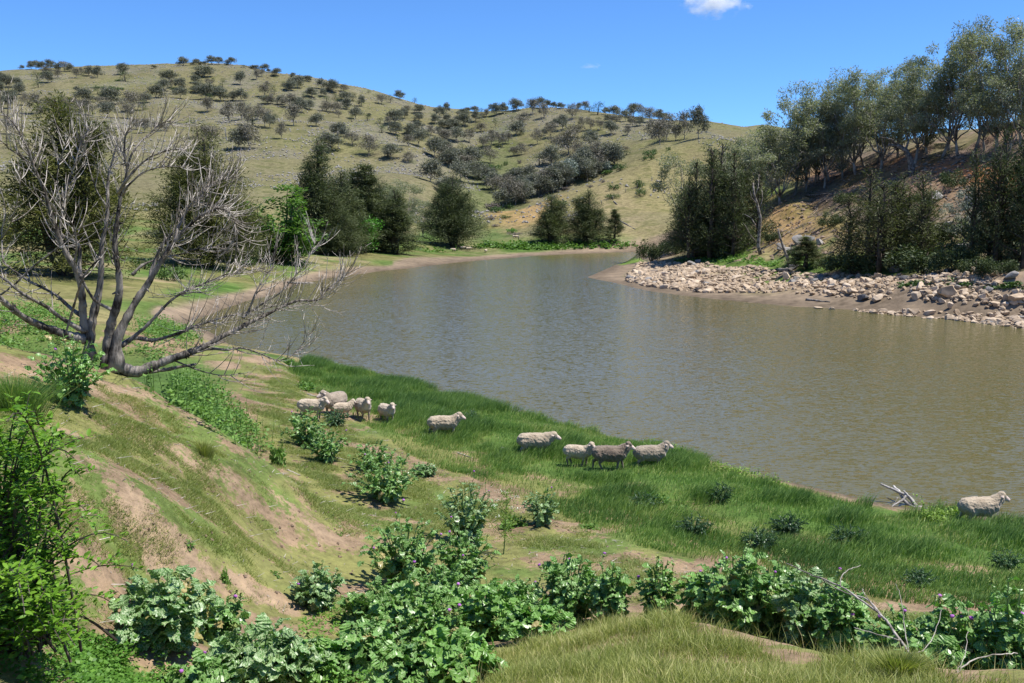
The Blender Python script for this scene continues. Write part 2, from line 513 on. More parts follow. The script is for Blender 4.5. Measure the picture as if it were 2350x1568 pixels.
def grid_at(arr, x, y):
    x, y = np.asarray(x, float), np.asarray(y, float)
    th, lr = np.arctan2(x, y), np.log(np.maximum(np.hypot(x, y), 1.01))
    i = np.clip(np.searchsorted(TH, th) - 1, 0, len(TH) - 2)
    j = np.clip(np.searchsorted(LR, lr) - 1, 0, len(LR) - 2)
    a = np.clip((th - TH[i]) / (TH[i + 1] - TH[i]), 0, 1)
    b = np.clip((lr - LR[j]) / (LR[j + 1] - LR[j]), 0, 1)
    return (arr[i, j] * (1 - a) + arr[i + 1, j] * a) * (1 - b) + (arr[i, j + 1] * (1 - a) + arr[i + 1, j + 1] * a) * b

def ground_z(x, y):
    return grid_at(GZ, x, y)

def stand(x, y, crest=False):
    """where the line of sight through a photo point meets the land: (x, y, z, distance, on the skyline?)"""
    th, s = azim(x, y), slope_of(x, y)
    i = int(np.clip(np.searchsorted(TH, th) - 1, 0, len(TH) - 2))
    a = (th - TH[i]) / (TH[i + 1] - TH[i])
    q = GQ[i] * (1 - a) + GQ[i + 1] * a
    k0 = 20
    hit = np.nonzero(q[k0:] >= s)[0]
    vis = q[(GR < 900)]
    top = vis.max()
    if len(hit) == 0 or GR[k0 + hit[0]] > 1000:
        j = int(np.argmax(vis))
        r = GR[j]
        sky = True
    else:
        j = k0 + hit[0]
        q0, q1 = q[j - 1], q[j]
        t = (s - q0) / (q1 - q0) if q1 > q0 else 0
        t = min(max(t, 0), 1)
        r = GR[j - 1] + t * (GR[j] - GR[j - 1])
        sky = (top - s) * FPX < 9
    wx, wy = r * math.sin(th), r * math.cos(th)
    return wx, wy, float(ground_z(wx, wy)), r, sky

def px_m(px, r):
    return px / FPX * r

def region(pts):
    """a patch of ground outlined in the photograph, as a polygon on the land"""
    return [stand(*p)[:2] for p in pts]

def scatter(poly, n, seed=0):
    g = np.random.default_rng(seed)
    a = np.array(poly)
    lo, hi = a.min(0), a.max(0)
    out = np.zeros((0, 2))
    for _ in range(60):
        p = lo + g.random((n * 2, 2)) * (hi - lo)
        p = p[in_poly(p[:, 0], p[:, 1], poly)]
        out = np.concatenate([out, p])
        if len(out) >= n:
            break
    return out[:n]

# ------------------------------------------------------------ colour of the ground (what grows or lies there)
SOIL, SAND, DRY, OLIVE, GREEN = (0.255, 0.18, 0.115), (0.32, 0.235, 0.155), (0.215, 0.185, 0.085), (0.15, 0.145, 0.05), (0.065, 0.13, 0.025)
MUD, WETMUD, RED, LITTER, HILLT, ROCKG = (0.195, 0.15, 0.105), (0.11, 0.085, 0.06), (0.25, 0.14, 0.09), (0.175, 0.13, 0.10), (0.158, 0.142, 0.078), (0.175, 0.165, 0.14)
def lerp(c, col, f):
    return c * (1 - f[..., None]) + np.array(col) * f[..., None]
X, Y, Rr, TT = GX, GY, np.broadcast_to(GR[None], GX.shape), np.broadcast_to(TH[:, None], GX.shape)
near_side = (Rr < 62) & (GD >= -9) 
d_lake = np.abs(GD)
C = np.ones(GX.shape + (3,)) * np.array(DRY)
# hills
nz = fbm(X / 60, Y / 60, 5, 5)
C = lerp(C, HILLT, sstep(200, 300, Rr))
C = lerp(C, OLIVE, sstep(0.45, 0.62, nz) * 0.2 * sstep(120, 260, Rr))
C = lerp(C, ROCKG, sstep(0.5, 0.66, fbm(X / 22, Y / 34, 9, 5)) * 0.42 * sstep(330, 430, Rr))
C = lerp(C, (0.15, 0.16, 0.05), sstep(0.55, 0.7, fbm(X / 30, Y / 30, 77, 4)) * 0.25 * sstep(250, 330, Rr))
spur_ = sstep(255, 280, Rr) * (1 - sstep(330, 385, Rr)) * sstep(0.0, 0.04, TT) * (1 - sstep(0.22, 0.26, TT))
C = lerp(C, (0.205, 0.175, 0.078), spur_ * 0.7)
# far flats
flat = sstep(55, 80, Rr) * (1 - sstep(185, 260, Rr)) * (1 - sstep(0.14, 0.2, TT))
C = lerp(C, (0.135, 0.135, 0.05), flat * (0.55 + 0.4 * fbm(X / 9, Y / 9, 3, 4)))
C = lerp(C, GREEN, flat * sstep(0.48, 0.6, fbm(X / 14, Y / 14, 41, 4)) * 0.7)
C = lerp(C, SAND, flat * sstep(0.62, 0.72, fbm(X / 10, Y / 10, 43, 4)) * 0.5)
def blob(x, y, rx, ry, soft=0.6, seed=0):
    bx, by, _, r, _ = stand(x, y)
    sx, sy = px_m(rx, r), px_m(ry, r) * r / CAM_H * 0.8
    d = np.hypot((X - bx) / sx, (Y - by) / sy)
    return 1 - sstep(1 - soft, 1 + soft, d + (fbm(X / (sx * .5), Y / (sx * .5), 91 + seed, 3) - .5) * 1.0)
for (x, y, rx, ry, c, f) in [(1240, 565, 90, 5, GREEN, .8), (1370, 560, 110, 4, GREEN, .7), (985, 545, 35, 12, GREEN, .8), (1130, 545, 40, 8, GREEN, .6), (1220, 470, 60, 20, GREEN, .0), (1130, 430, 60, 25, (0.09, .13, .04), .45),
                            (500, 660, 60, 14, GREEN, .9), (400, 620, 50, 25, GREEN, .8), (450, 680, 60, 10, GREEN, .9), (40, 545, 60, 20, GREEN, .5), (60, 620, 70, 14, SOIL, .7), (1200, 485, 70, 6, (0.36, .23, .10), .7),
                            (1000, 590, 80, 5, SOIL, .4), (1430, 500, 60, 20, SAND, .2)]:
    if f:
        C = lerp(C, c, blob(x, y, rx, ry) * f)
# shores: mud, wetter near the water
bw = np.where(TT < 0.13, np.clip(Rr * np.where(TT < -0.12, 0.03, 0.045), 0.5, 12), 9.0)
bw = np.where(near_side, 0.35 + 2.5 * sstep(-0.1, -0.3, TT) + 0.9 * sstep(0.17, 0.26, TT), bw)
jit = fbm(X / (0.05 * Rr), Y / (0.05 * Rr), 61, 3)
C = lerp(C, MUD, 1 - sstep(0.7, 1.15, d_lake / bw + (jit - .5) * 0.9))
C = lerp(C, WETMUD, (1 - sstep(0.10, 0.55, d_lake / bw)) * 0.8)
# right bank: rubble shelf, then red eroded slope with leaf litter and some grass
rb = sstep(0.10, 0.14, TT) * (Rr > 62) * (1 - sstep(150, 260, Rr + 900 * np.maximum(0.23 - TT, 0)))
C = lerp(C, (0.27, 0.20, 0.14), rb * sstep(4, 9, d_lake) * (1 - sstep(18, 24, d_lake)))
C = lerp(C, (0.10, 0.15, 0.035), rb * sstep(10, 16, d_lake) * (1 - sstep(26, 34, d_lake)) * sstep(0.42, 0.52, fbm(X / 5, Y / 5, 15, 4)))
sl = rb * sstep(24, 32, d_lake)
C = lerp(C, LITTER, sl)
C = lerp(C, RED, sl * sstep(0.50, 0.62, fbm(X / 6, Y / 6, 19, 4)) * 0.4 * (1 - sstep(150, 185, Rr)))
C = lerp(C, (0.14, 0.135, 0.06), sl * sstep(0.48, 0.58, fbm(X / 5 + 40, Y / 5, 29, 5)) * 0.6)
for (x, y, rx, ry, c, f) in [(2225, 388, 40, 25, (0.40, .15, .055), .75), (1800, 465, 40, 16, (0.34, .18, .09), .6), (1900, 400, 40, 20, (0.32, .165, .085), .5), (1770, 520, 40, 25, (0.30, .19, .10), .8), (1830, 500, 12, 40, (0.42, .24, .12), .8), (2200, 450, 50, 30, RED, .5), (1890, 500, 30, 40, (0.17, .155, .06), .6)]:
    C = lerp(C, c, blob(x, y, rx, ry) * f)
C = lerp(C, (0.11, 0.18, 0.03), blob(1450, 602, 25, 8) * .9)
# near bank: thin grass over soil, bare tracks, lush strip by the water
nb = (Rr < 50) & (GD > -0.2)
nbf = nb.astype(float)
g1, g2 = fbm(X / 1.0, Y / 1.0, 101, 5), fbm(X / 0.4, Y / 0.4, 103, 4)
soil_col = np.array(SOIL) * (0.85 + 0.35 * g2[..., None])
veg = 0.28 + 0.54 * sstep(0.36, 0.60, g1 * 0.7 + g2 * 0.3)
pl = lerp(np.ones(GX.shape + (3,)) * np.array((0.185, 0.185, 0.066)), (0.12, 0.165, 0.045), sstep(0.46, 0.62, fbm(X / 2.2 + 9, Y / 2.2, 107, 4)))
cn = soil_col
for (x, y, rx, ry, f) in [(340, 1225, 75, 40, .95), (290, 985, 120, 34, .75), (240, 1075, 80, 34, .7), (440, 1055, 60, 26, .7), (560, 1125, 60, 22, .7), (330, 905, 60, 22, .7), (390, 1340, 50, 20, .7), (430, 1270, 60, 30, .9), (640, 1385, 60, 26, .95), (560, 1350, 60, 16, .8), (190, 1010, 60, 28, .8), (180, 1150, 30, 35, .8), (260, 900, 40, 40, .8), (450, 960, 50, 30, .6), (700, 1190, 80, 16, .7), (750, 1235, 50, 14, .6),
                          (500, 840, 50, 14, .9), (580, 825, 50, 12, .8), (680, 835, 60, 8, .7), (1130, 1140, 40, 14, .7), (1330, 1210, 60, 16, .6), (1460, 1320, 30, 14, .8), (1570, 1310, 40, 14, .8), (2020, 1390, 60, 14, .7), (1500, 1410, 40, 10, .5), (690, 1330, 30, 14, .5), (820, 1025, 20, 12, .6), (860, 960, 26, 9, .6), (1120, 1040, 30, 8, .0), (1930, 1120, 50, 3, .8)]:
    if f:
        bl = blob(x, y, rx, ry) * f * 0.8
        cn = lerp(cn, SAND, bl)
        veg = veg * (1 - bl * 0.9)
strip = 1 - sstep(4.5, 8.5, GD + (fbm(X / 2, Y / 2, 113, 3) - .5) * 4)
strip = strip * sstep(-0.36, -0.2, TT) * (1 - sstep(0.12, 0.3, TT) * (1 - sstep(0.8, 1.6, GD)))
for col_, m_ in (((0.075, 0.135, 0.03), strip), ((0.08, 0.14, 0.03), blob(250, 1540, 260, 60)), ((0.15, 0.155, 0.055), blob(1650, 1530, 520, 75) * .8), ((0.075, 0.13, 0.032), (Rr > 24) * sstep(-0.25, -0.33, TT) * (1 - sstep(40, 50, Rr)))):
    pl = lerp(pl, col_, m_)
    veg = np.maximum(veg, m_ * 0.92)
keep = sstep(0.25, 1.0, GD / (0.35 + 2.5 * sstep(-0.1, -0.3, TT) + 0.9 * sstep(0.17, 0.26, TT)))
C = C * (1 - (nbf * keep)[..., None]) + cn * (nbf * keep)[..., None]
PLC = C * 0.66 * np.array([0.92, 1.02, 0.85])
VEG = np.full(GX.shape, 0.42)
k_ = (nbf * keep)
VEG = VEG * (1 - k_) + veg * k_
VEG = np.where((d_lake < bw) & ~near_side, 0.12, VEG)
PLC = PLC * (1 - k_[..., None]) + pl * k_[..., None]
C = C * (1 + 0.12 * (1 - k_))[..., None]
C *= (0.86 + 0.28 * fbm(X / (0.015 * Rr + .1), Y / (0.015 * Rr + .1), 131, 3))[..., None]

def terrain_mat():
    m, nt, out = new_mat('land')
    at = N(nt, 'ShaderNodeAttribute', attribute_name='tint')
    ge = N(nt, 'ShaderNodeNewGeometry')
    cd = N(nt, 'ShaderNodeVectorMath', operation='LENGTH')
    nt.links.new(ge.outputs['Position'], cd.inputs[0])
    # grain at three scales, coarse grain for the far hills
    n1 = N(nt, 'ShaderNodeTexNoise', i_Scale=7.0, i_Detail=6.0, i_Roughness=0.7)
    n2 = N(nt, 'ShaderNodeTexNoise', i_Scale=0.9, i_Detail=5.0, i_Roughness=0.65)
    n3 = N(nt, 'ShaderNodeTexNoise', i_Scale=0.16, i_Detail=8.0, i_Roughness=0.72)
    for n in (n1, n2, n3):
        nt.links.new(ge.outputs['Position'], n.inputs['Vector'])
    far = N(nt, 'ShaderNodeMapRange', i_1=25.0, i_2=90.0)
    nt.links.new(cd.outputs['Value'], far.inputs[0])
    mixn = N(nt, 'ShaderNodeMix')
    nt.links.new(far.outputs[0], mixn.inputs[0])
    nt.links.new(n1.outputs[0], mixn.inputs[2])
    nt.links.new(n3.outputs[0], mixn.inputs[3])
    grain = N(nt, 'ShaderNodeMath', operation='ADD')
    nt.links.new(mixn.outputs[0], grain.inputs[0])
    nt.links.new(n2.outputs[0], grain.inputs[1])
    g = ramp(nt, N(nt, 'ShaderNodeMath', operation='MULTIPLY', i_1=0.5).outputs[0], [(0.36, (0.50, 0.50, 0.48)), (0.5, (1, 1, 1)), (0.64, (1.42, 1.40, 1.34))])
    mul = g.node.inputs[0].links[0].from_node
    nt.links.new(grain.outputs[0], mul.inputs[0])
    at2 = N(nt, 'ShaderNodeAttribute', attribute_name='tint_plants')
    n4 = N(nt, 'ShaderNodeTexNoise', i_Scale=8.0, i_Detail=9.0, i_Roughness=0.78)
    nt.links.new(ge.outputs['Position'], n4.inputs['Vector'])
    mx4 = N(nt, 'ShaderNodeMix')
    nt.links.new(far.outputs[0], mx4.inputs[0])
    nt.links.new(n4.outputs[0], mx4.inputs[2])
    nt.links.new(n3.outputs[0], mx4.inputs[3])
    v1 = N(nt, 'ShaderNodeMath', operation='MULTIPLY_ADD', i_1=2.1, i_2=-1.05)
    nt.links.new(mx4.outputs[0], v1.inputs[0])
    v2 = N(nt, 'ShaderNodeMath', operation='ADD')
    nt.links.new(v1.outputs[0], v2.inputs[0])
    nt.links.new(at2.outputs['Alpha'], v2.inputs[1])
    v3 = N(nt, 'ShaderNodeMapRange', i_1=0.42, i_2=0.58)
    nt.links.new(v2.outputs[0], v3.inputs[0])
    col = mixc(nt, 1.0, mixc(nt, v3.outputs[0], at.outputs['Color'], at2.outputs['Color']), g, 'MULTIPLY')
    p = N(nt, 'ShaderNodeBsdfPrincipled', i_Roughness=0.95)
    p.inputs['Specular IOR Level'].default_value = 0.08
    nt.links.new(col, p.inputs['Base Color'])
    b = N(nt, 'ShaderNodeBump', i_Strength=0.8)
    bd = N(nt, 'ShaderNodeMapRange', i_1=10.0, i_2=500.0, i_3=0.05, i_4=1.6)
    nt.links.new(cd.outputs['Value'], bd.inputs[0])
    nt.links.new(bd.outputs[0], b.inputs['Distance'])
    nt.links.new(mixn.outputs[0], b.inputs['Height'])
    nt.links.new(b.outputs[0], p.inputs['Normal'])
    nt.links.new(p.outputs[0], out.inputs[0])
    return m
LAND = terrain_mat()

nT, nR = GX.shape
vid = np.arange(nT * nR).reshape(nT, nR)
quads = np.stack([vid[:-1, :-1], vid[:-1, 1:], vid[1:, 1:], vid[1:, :-1]], -1).reshape(-1, 4)
qx, qy, qr, qt, qd = (a[:-1, :-1].ravel() for a in (X, Y, Rr, TT, GD))
V = np.stack([GX, GY, GZ], -1).reshape(-1, 3)
CC = np.concatenate([C, np.ones(GX.shape + (1,))], -1).reshape(-1, 4)
CP = np.concatenate([PLC, VEG[..., None]], -1).reshape(-1, 4)
belt = np.where(qd < 0, 0, 1)
is_bed = qd < -0.6
is_near = (~is_bed) & (qr < 58) & ((qt < 0.1) | (qr < 40))
is_right = (~is_bed) & (~is_near) & (qt > 0.075) & (qr < 225) & ((qt > 0.15) | (qr < 180))
is_hill = (~is_bed) & (~is_near) & (~is_right) & (qr > 236)
is_far = ~(is_bed | is_near | is_right | is_hill)
def sheet(name, mask):
    q = quads[mask]
    used, inv = np.unique(q, return_inverse=True)
    mb = MB()
    mb.add(V[used], None, inv.reshape(-1, 4))
    me = mb.mesh(name, LAND, smooth=True)
    ca = me.attributes.new('tint', 'FLOAT_COLOR', 'POINT')
    ca.data.foreach_set('color', CC[used].astype(np.float32).ravel())
    ca = me.attributes.new('tint_plants', 'FLOAT_COLOR', 'POINT')
    ca.data.foreach_set('color', CP[used].astype(np.float32).ravel())
    return link(name, me, kind='structure')
sheet('ground', is_near)
sheet('lake_bed', is_bed)
sheet('right_bank', is_right)
sheet('far_bank', is_far)
sheet('hills', is_hill)

def water_mat():
    m, nt, out = new_mat('water')
    ge = N(nt, 'ShaderNodeNewGeometry')
    rot = N(nt, 'ShaderNodeMapping')
    rot.inputs['Rotation'].default_value = (0, 0, math.radians(-9))
    rot.inputs['Scale'].default_value = (1.9, 5.5, 1)
    nt.links.new(ge.outputs['Position'], rot.inputs[0])
    n1 = N(nt, 'ShaderNodeTexNoise', i_Scale=1.0, i_Detail=3.0, i_Roughness=0.55, i_Distortion=0.3)
    nt.links.new(rot.outputs[0], n1.inputs[0])
    rot2 = N(nt, 'ShaderNodeMapping')
    rot2.inputs['Rotation'].default_value = (0, 0, math.radians(14))
    rot2.inputs['Scale'].default_value = (4.5, 14.0, 1)
    nt.links.new(ge.outputs['Position'], rot2.inputs[0])
    n2 = N(nt, 'ShaderNodeTexNoise', i_Scale=1.0, i_Detail=2.0, i_Roughness=0.5)
    nt.links.new(rot2.outputs[0], n2.inputs[0])
    # ripples tilt the surface: slopes straight from the noise, so they hold at any distance
    n3 = N(nt, 'ShaderNodeTexNoise', i_Scale=0.045, i_Detail=3.0)
    nt.links.new(ge.outputs['Position'], n3.inputs[0])
    st = N(nt, 'ShaderNodeMapRange', i_1=0.35, i_2=0.65, i_3=0.75, i_4=1.25)
    nt.links.new(n3.outputs[0], st.inputs[0])
    def tilt(n, ax, ay):
        s_ = N(nt, 'ShaderNodeVectorMath', operation='SUBTRACT')
        s_.inputs[1].default_value = (0.5, 0.5, 0.5)
        nt.links.new(n.outputs['Color'], s_.inputs[0])
        m_ = N(nt, 'ShaderNodeVectorMath', operation='MULTIPLY')
        m_.inputs[1].default_value = (ax, ay, 0)
        nt.links.new(s_.outputs[0], m_.inputs[0])
        return m_
    t1, t2 = tilt(n1, 0.50, 0.50), tilt(n2, 0.75, 0.80)
    sm = N(nt, 'ShaderNodeVectorMath', operation='ADD')
    nt.links.new(t1.outputs[0], sm.inputs[0])
    nt.links.new(t2.outputs[0], sm.inputs[1])
    sc_ = N(nt, 'ShaderNodeVectorMath', operation='SCALE')
    nt.links.new(sm.outputs[0], sc_.inputs[0])
    nt.links.new(st.outputs[0], sc_.inputs['Scale'])
    up = N(nt, 'ShaderNodeVectorMath', operation='ADD')
    up.inputs[1].default_value = (0, 0, 1)
    nt.links.new(sc_.outputs[0], up.inputs[0])
    b = N(nt, 'ShaderNodeVectorMath', operation='NORMALIZE')
    nt.links.new(up.outputs[0], b.inputs[0])
    p = N(nt, 'ShaderNodeBsdfPrincipled', i_Roughness=0.10, i_IOR=1.33)
    p.inputs['Base Color'].default_value = (0.114, 0.102, 0.038, 1)
    nt.links.new(b.outputs[0], p.inputs['Normal'])
    nt.links.new(p.outputs[0], out.inputs[0])
    return m
mb = MB()
cxy = np.array(LAKE)
g_ = 24
xs, ys = np.linspace(-60, 130, g_), np.linspace(-60, 260, g_)
vv = np.array([(x, y, 0.0) for x in xs for y in ys])
qq = [(i * g_ + j, (i + 1) * g_ + j, (i + 1) * g_ + j + 1, i * g_ + j + 1) for i in range(g_ - 1) for j in range(g_ - 1)]
mb.add(vv, None, qq)
link('water', mb.mesh('water', water_mat()), kind='structure')

# ------------------------------------------------------------ plant materials
M_GUM = leaf_mat('gum_leaf', (0.080, 0.086, 0.062), (0.235, 0.24, 0.19), 0.55, 0.18, spec=0.2)
M_GUMN = leaf_mat('gum_leaf_near', (0.115, 0.13, 0.08), (0.35, 0.365, 0.255), 0.5, 0.35, spec=0.25)
M_GUMB = leaf_mat('gum_leaf_brown', (0.10, 0.09, 0.068), (0.255, 0.235, 0.185), 0.55, 0.12)
M_BLUE = leaf_mat('gum_leaf_blue', (0.12, 0.155, 0.13), (0.33, 0.38, 0.33), 0.45, 0.12, spec=0.4)
M_ROUND = leaf_mat('dark_leaf', (0.020, 0.040, 0.012), (0.065, 0.105, 0.03), 0.5, 0.12)
M_YEL = leaf_mat('yellow_green_leaf', (0.07, 0.085, 0.015), (0.16, 0.17, 0.03), 0.5, 0.2)
M_OAK = leaf_mat('she_oak_needle', (0.030, 0.046, 0.018), (0.145, 0.17, 0.075), 0.55, 0.22, spec=0.2)
M_OAKY = leaf_mat('she_oak_needle_olive', (0.040, 0.052, 0.014), (0.19, 0.195, 0.06), 0.55, 0.22, spec=0.2)
M_POP = leaf_mat('poplar_leaf', (0.06, 0.135, 0.022), (0.165, 0.295, 0.06), 0.5, 0.35)
M_BRT = leaf_mat('bright_leaf', (0.045, 0.15, 0.015), (0.11, 0.30, 0.04), 0.45, 0.3)
M_SHRUB = leaf_mat('shrub_leaf', (0.035, 0.075, 0.018), (0.10, 0.17, 0.045), 0.5, 0.2)
M_PURP = leaf_mat('grey_twig_leaf', (0.12, 0.10, 0.095), (0.22, 0.19, 0.17), 0.7, 0.1)
M_WEED = leaf_mat('weed_leaf', (0.07, 0.155, 0.025), (0.20, 0.34, 0.08), 0.5, 0.3)
M_BARK = bark_mat('gum_bark', (0.10, 0.085, 0.07), (0.42, 0.38, 0.33), 3.0, 0.2)
M_BARKD = bark_mat('dark_bark', (0.03, 0.025, 0.02), (0.12, 0.10, 0.08), 4.0, 0.15)
M_DEAD = bark_mat('dead_wood', (0.22, 0.20, 0.18), (0.55, 0.52, 0.48), 5.0, 0.2)
M_OLDW = bark_mat('weathered_wood', (0.030, 0.025, 0.020), (0.29, 0.26, 0.225), 14.0, 0.22, 1.0)
M_TWIG = bark_mat('bleached_twig', (0.13, 0.11, 0.095), (0.52, 0.47, 0.41), 12.0, 0.15, 0.4)

def unit(v):
    return v / (np.linalg.norm(v, axis=-1, keepdims=True) + 1e-9)

def bend(p, d, length, g, curl=0.25, n=5, up=0.1):
    """a crooked run of points from p along d"""
    pts = [np.array(p, float)]
    d = np.array(d, float)
    for _ in range(n):
        d = unit(d + g.normal(0, curl, 3) * 0.5 + np.array([0, 0, up]))
        pts.append(pts[-1] + d * length / n)
    return np.array(pts), d

def clump(mb, c, rad, n, g, size, aspect=0.45, droop=0.3, flat=0.75):
    """leaves spread through a cluster, thicker towards its skin"""
    u = unit(g.normal(0, 1, (n, 3)))
    rr = g.random(n) ** 0.45
    p = np.asarray(c) + u * (rr * 1.0)[:, None] * np.array([rad, rad, rad * flat])
    d = unit(u * 0.8 + g.normal(0, 0.7, (n, 3)) + np.array([0, 0, -droop]))
    nr = unit(g.normal(0, 0.8, (n, 3)) + np.array([0, 0, 0.7]) + u * 0.4)
    L = size * (0.6 + 0.8 * g.random(n))
    v = np.clip(0.5 + 0.22 * g.normal(0, 1, n) + g.normal(0, 0.12), 0, 1)
    mb.leaves(p, d, nr, L, L * aspect, v)

def make_gum(seed, h=10.0, w=8.0, n=900, size=0.6, lobes=5, low=0.26, lean=0.1, cl=0.15, sides=6, thick=0.017, per_lobe=6, asp=0.34):
    """a eucalypt: forking pale limbs that end in leaf clusters, several lobes with gaps between"""
    g = np.random.default_rng(seed)
    wood, crown = MB(), MB()
    d0 = unit(np.array([g.normal(0, lean), g.normal(0, lean), 1]))
    trunk, dd = bend((0, 0, -0.3), d0, h * (low + 0.1) + 0.3, g, 0.22, 5, 0.1)
    r0 = thick * h
    wood.tube(trunk, np.linspace(r0 * 1.3, r0 * 0.8, len(trunk)), sides + 1)
    a0 = g.random() * 6.3
    for k in range(lobes):
        a = a0 + k * 2.4 + g.normal(0, 0.25)
        hi = (k + 0.5) / lobes
        rad = (0.30 if k else 0.06) * w * (0.75 + 0.5 * g.random()) * (1.05 - 0.35 * hi)
        c = np.array([math.cos(a) * rad, math.sin(a) * rad, h * (low + 0.20 + (0.86 - low - 0.20) * (hi if k else 1.0))]) + np.array([trunk[-1][0], trunk[-1][1], 0]) * 0.6
        st = trunk[-1] if k % 2 == 0 else trunk[-2]
        f = np.linspace(0, 1, 7)[:, None]
        mid = st * 0.5 + c * 0.5 + np.array([0, 0, -0.02 * h]) + g.normal(0, 0.05 * w, 3)
        limb = st * (1 - f) ** 2 + 2 * mid * f * (1 - f) + c * f ** 2
        limb[1:-1] += g.normal(0, 0.012 * h, (5, 3))
        wood.tube(limb, np.linspace(r0 * 0.55, r0 * 0.16, 7), sides)
        lr_ = w * (0.20 + 0.10 * g.random())
        for j in range(per_lobe):
            u = unit(g.normal(0, 1, 3))
            p = c + u * lr_ * np.array([1, 1, 0.62 * h / w]) * (0.45 + 0.55 * g.random()) + np.array([0, 0, 0.02 * h])
            b0 = limb[3 + j % 4]
            m2 = b0 * 0.5 + p * 0.5 + g.normal(0, 0.03 * w, 3)
            wood.tube(np.array([b0, m2, p]), [r0 * 0.2, r0 * 0.13, r0 * 0.06], 4, cap=False)
            clump(crown, p, cl * w * (0.65 + 0.7 * g.random()), int(n / (lobes * per_lobe) * (0.6 + 0.8 * g.random())), g, size, asp, 0.5, 0.8)
    return wood, crown

def fit(wood, crown, h, w):
    """scale raw geometry to the wanted height and width"""
    cv = np.concatenate(crown.v)
    top = np.percentile(cv[:, 2], 99.5)
    lo, hi = np.percentile(cv[:, :2], 1.5, 0), np.percentile(cv[:, :2], 98.5, 0)
    sxy = w / max((hi - lo).mean(), 0.1)
    s = np.array([sxy, sxy, h / top])
    for b in (wood, crown):
        b.v = [v * s for v in b.v]

def fitted(wc, h, w):
    fit(*wc, h, w)
    return wc

def make_round(seed, n=700, size=0.45, h=10.0, w=7.5):
    """a dense round-headed tree with leaves almost to the ground"""
    g = np.random.default_rng(seed)
    wood, crown = MB(), MB()
    tr, _ = bend((0, 0, -0.3), (0, 0, 1), h * 0.6, g, 0.1, 4, 0.2)
    wood.tube(tr, np.linspace(0.35, 0.12, len(tr)), 6)
    k = 22
    for _ in range(k):
        u = unit(g.normal(0, 1, 3))
        z = 0.2 + 0.62 * (0.5 + 0.5 * u[2])
        rad = w * 0.5 * (0.62 + 0.2 * g.random()) * math.sqrt(max(0.12, 1 - ((z - 0.45) / 0.52) ** 2))
        c = np.array([u[0], u[1], 0])
        c = c / (np.linalg.norm(c) + 1e-6) * rad * g.random() ** 0.4
        c[2] = z * h
        clump(crown, c, w * 0.2, n // k, g, size, 0.5, 0.1, 0.9)
    fit(wood, crown, h, w)
    return wood, crown

def make_bush(seed, n=500, size=0.3, h=2.0, w=4.0):
    g = np.random.default_rng(seed)
    wood, crown = MB(), MB()
    for _ in range(7):
        a = g.random() * 6.3
        st, _ = bend((0, 0, -0.1), (math.cos(a) * 0.8, math.sin(a) * 0.8, 1), h * 0.8, g, 0.4, 3, 0.1)
        wood.tube(st, np.linspace(0.05, 0.015, len(st)), 4)
    k = 18
    for _ in range(k):
        a, r = g.random() * 6.3, g.random() ** 0.5
        z = h * (0.25 + 0.6 * g.random() * (1 - 0.6 * r * r))
        clump(crown, (math.cos(a) * r * w * 0.4, math.sin(a) * r * w * 0.4, z), w * 0.14, n // k, g, size, 0.5, 0.1, 0.9)
    fit(wood, crown, h, w)
    return wood, crown

def make_she_oak(seed, h=14.0, w=7.0, n=9000, leaders=3, cone=0.9, size=0.34, base=0.04):
    """a she-oak: several spires of dark hanging needle sprays, dense to near the ground"""
    g = np.random.default_rng(seed)
    wood, crown = MB(), MB()
    lead = []
    for k in range(leaders):
        a = g.random() * 6.3
        off = 0 if k == 0 else w * (0.08 + 0.14 * g.random())
        hk = h * (1.0 if k == 0 else 0.6 + 0.32 * g.random())
        top = np.array([math.cos(a) * off, math.sin(a) * off, hk])
        pts = np.array([np.array([top[0] * t ** 0.7, top[1] * t ** 0.7, -0.3 + (hk + 0.3) * t]) for t in np.linspace(0, 1, 8)])
        pts[1:-1, :2] += g.normal(0, 0.08, (6, 2))
        wood.tube(pts, np.linspace(0.024 * h, 0.004 * h, 8), 6)
        lead.append((pts, hk))
    nb = 95 * leaders
    per = n // nb
    for i in range(nb):
        pts, hk = lead[i % leaders]
        t = base + (0.985 - base) * g.random() ** 0.85
        p0 = np.array([np.interp(t, np.linspace(0, 1, 8), pts[:, j]) for j in range(3)])
        env = w * 0.5 * ((1 - t) ** 0.72 * 1.05 * cone + 0.02) * min(1, (t + 0.22) / 0.36)
        L = env * (0.55 + 0.6 * g.random())
        a = g.random() * 6.3
        d = unit(np.array([math.cos(a), math.sin(a), 0.25 + 0.9 * t + g.normal(0, 0.15)]))
        br, _ = bend(p0, d, L + 0.35, g, 0.2, 4, 0.05)
        if i % 2 == 0:
            wood.tube(br, np.linspace(0.05, 0.012, 5), 4, cap=False)
        m = max(6, int(per * (0.4 + L / (w * 0.35))))
        tt = 0.25 + 0.85 * g.random(m) ** 0.7
        k = np.clip(tt * 4, 0, 3.999)
        i0 = k.astype(int)
        c = br[i0] * (1 - (k - i0))[:, None] + br[i0 + 1] * (k - i0)[:, None]
        c = c + g.normal(0, 0.05 * w * 0.5 + 0.12, (m, 3))
        dd = unit(d * 0.55 + g.normal(0, 0.42, (m, 3)) + np.array([0, 0, 0.25 - 0.75 * (g.random() < 0.6)]))
        nr = unit(g.normal(0, 1, (m, 3)) + np.array([0, 0, 0.3]))
        Ls = size * (0.6 + 0.7 * g.random(m))
        v = np.clip(0.36 + 0.17 * g.normal(0, 1, m) * 0.7 + g.normal(0, 0.2) + 0.16 * tt, 0, 1)
        crown.leaves(c, dd, nr, Ls, Ls * 0.19, v)
    return wood, crown

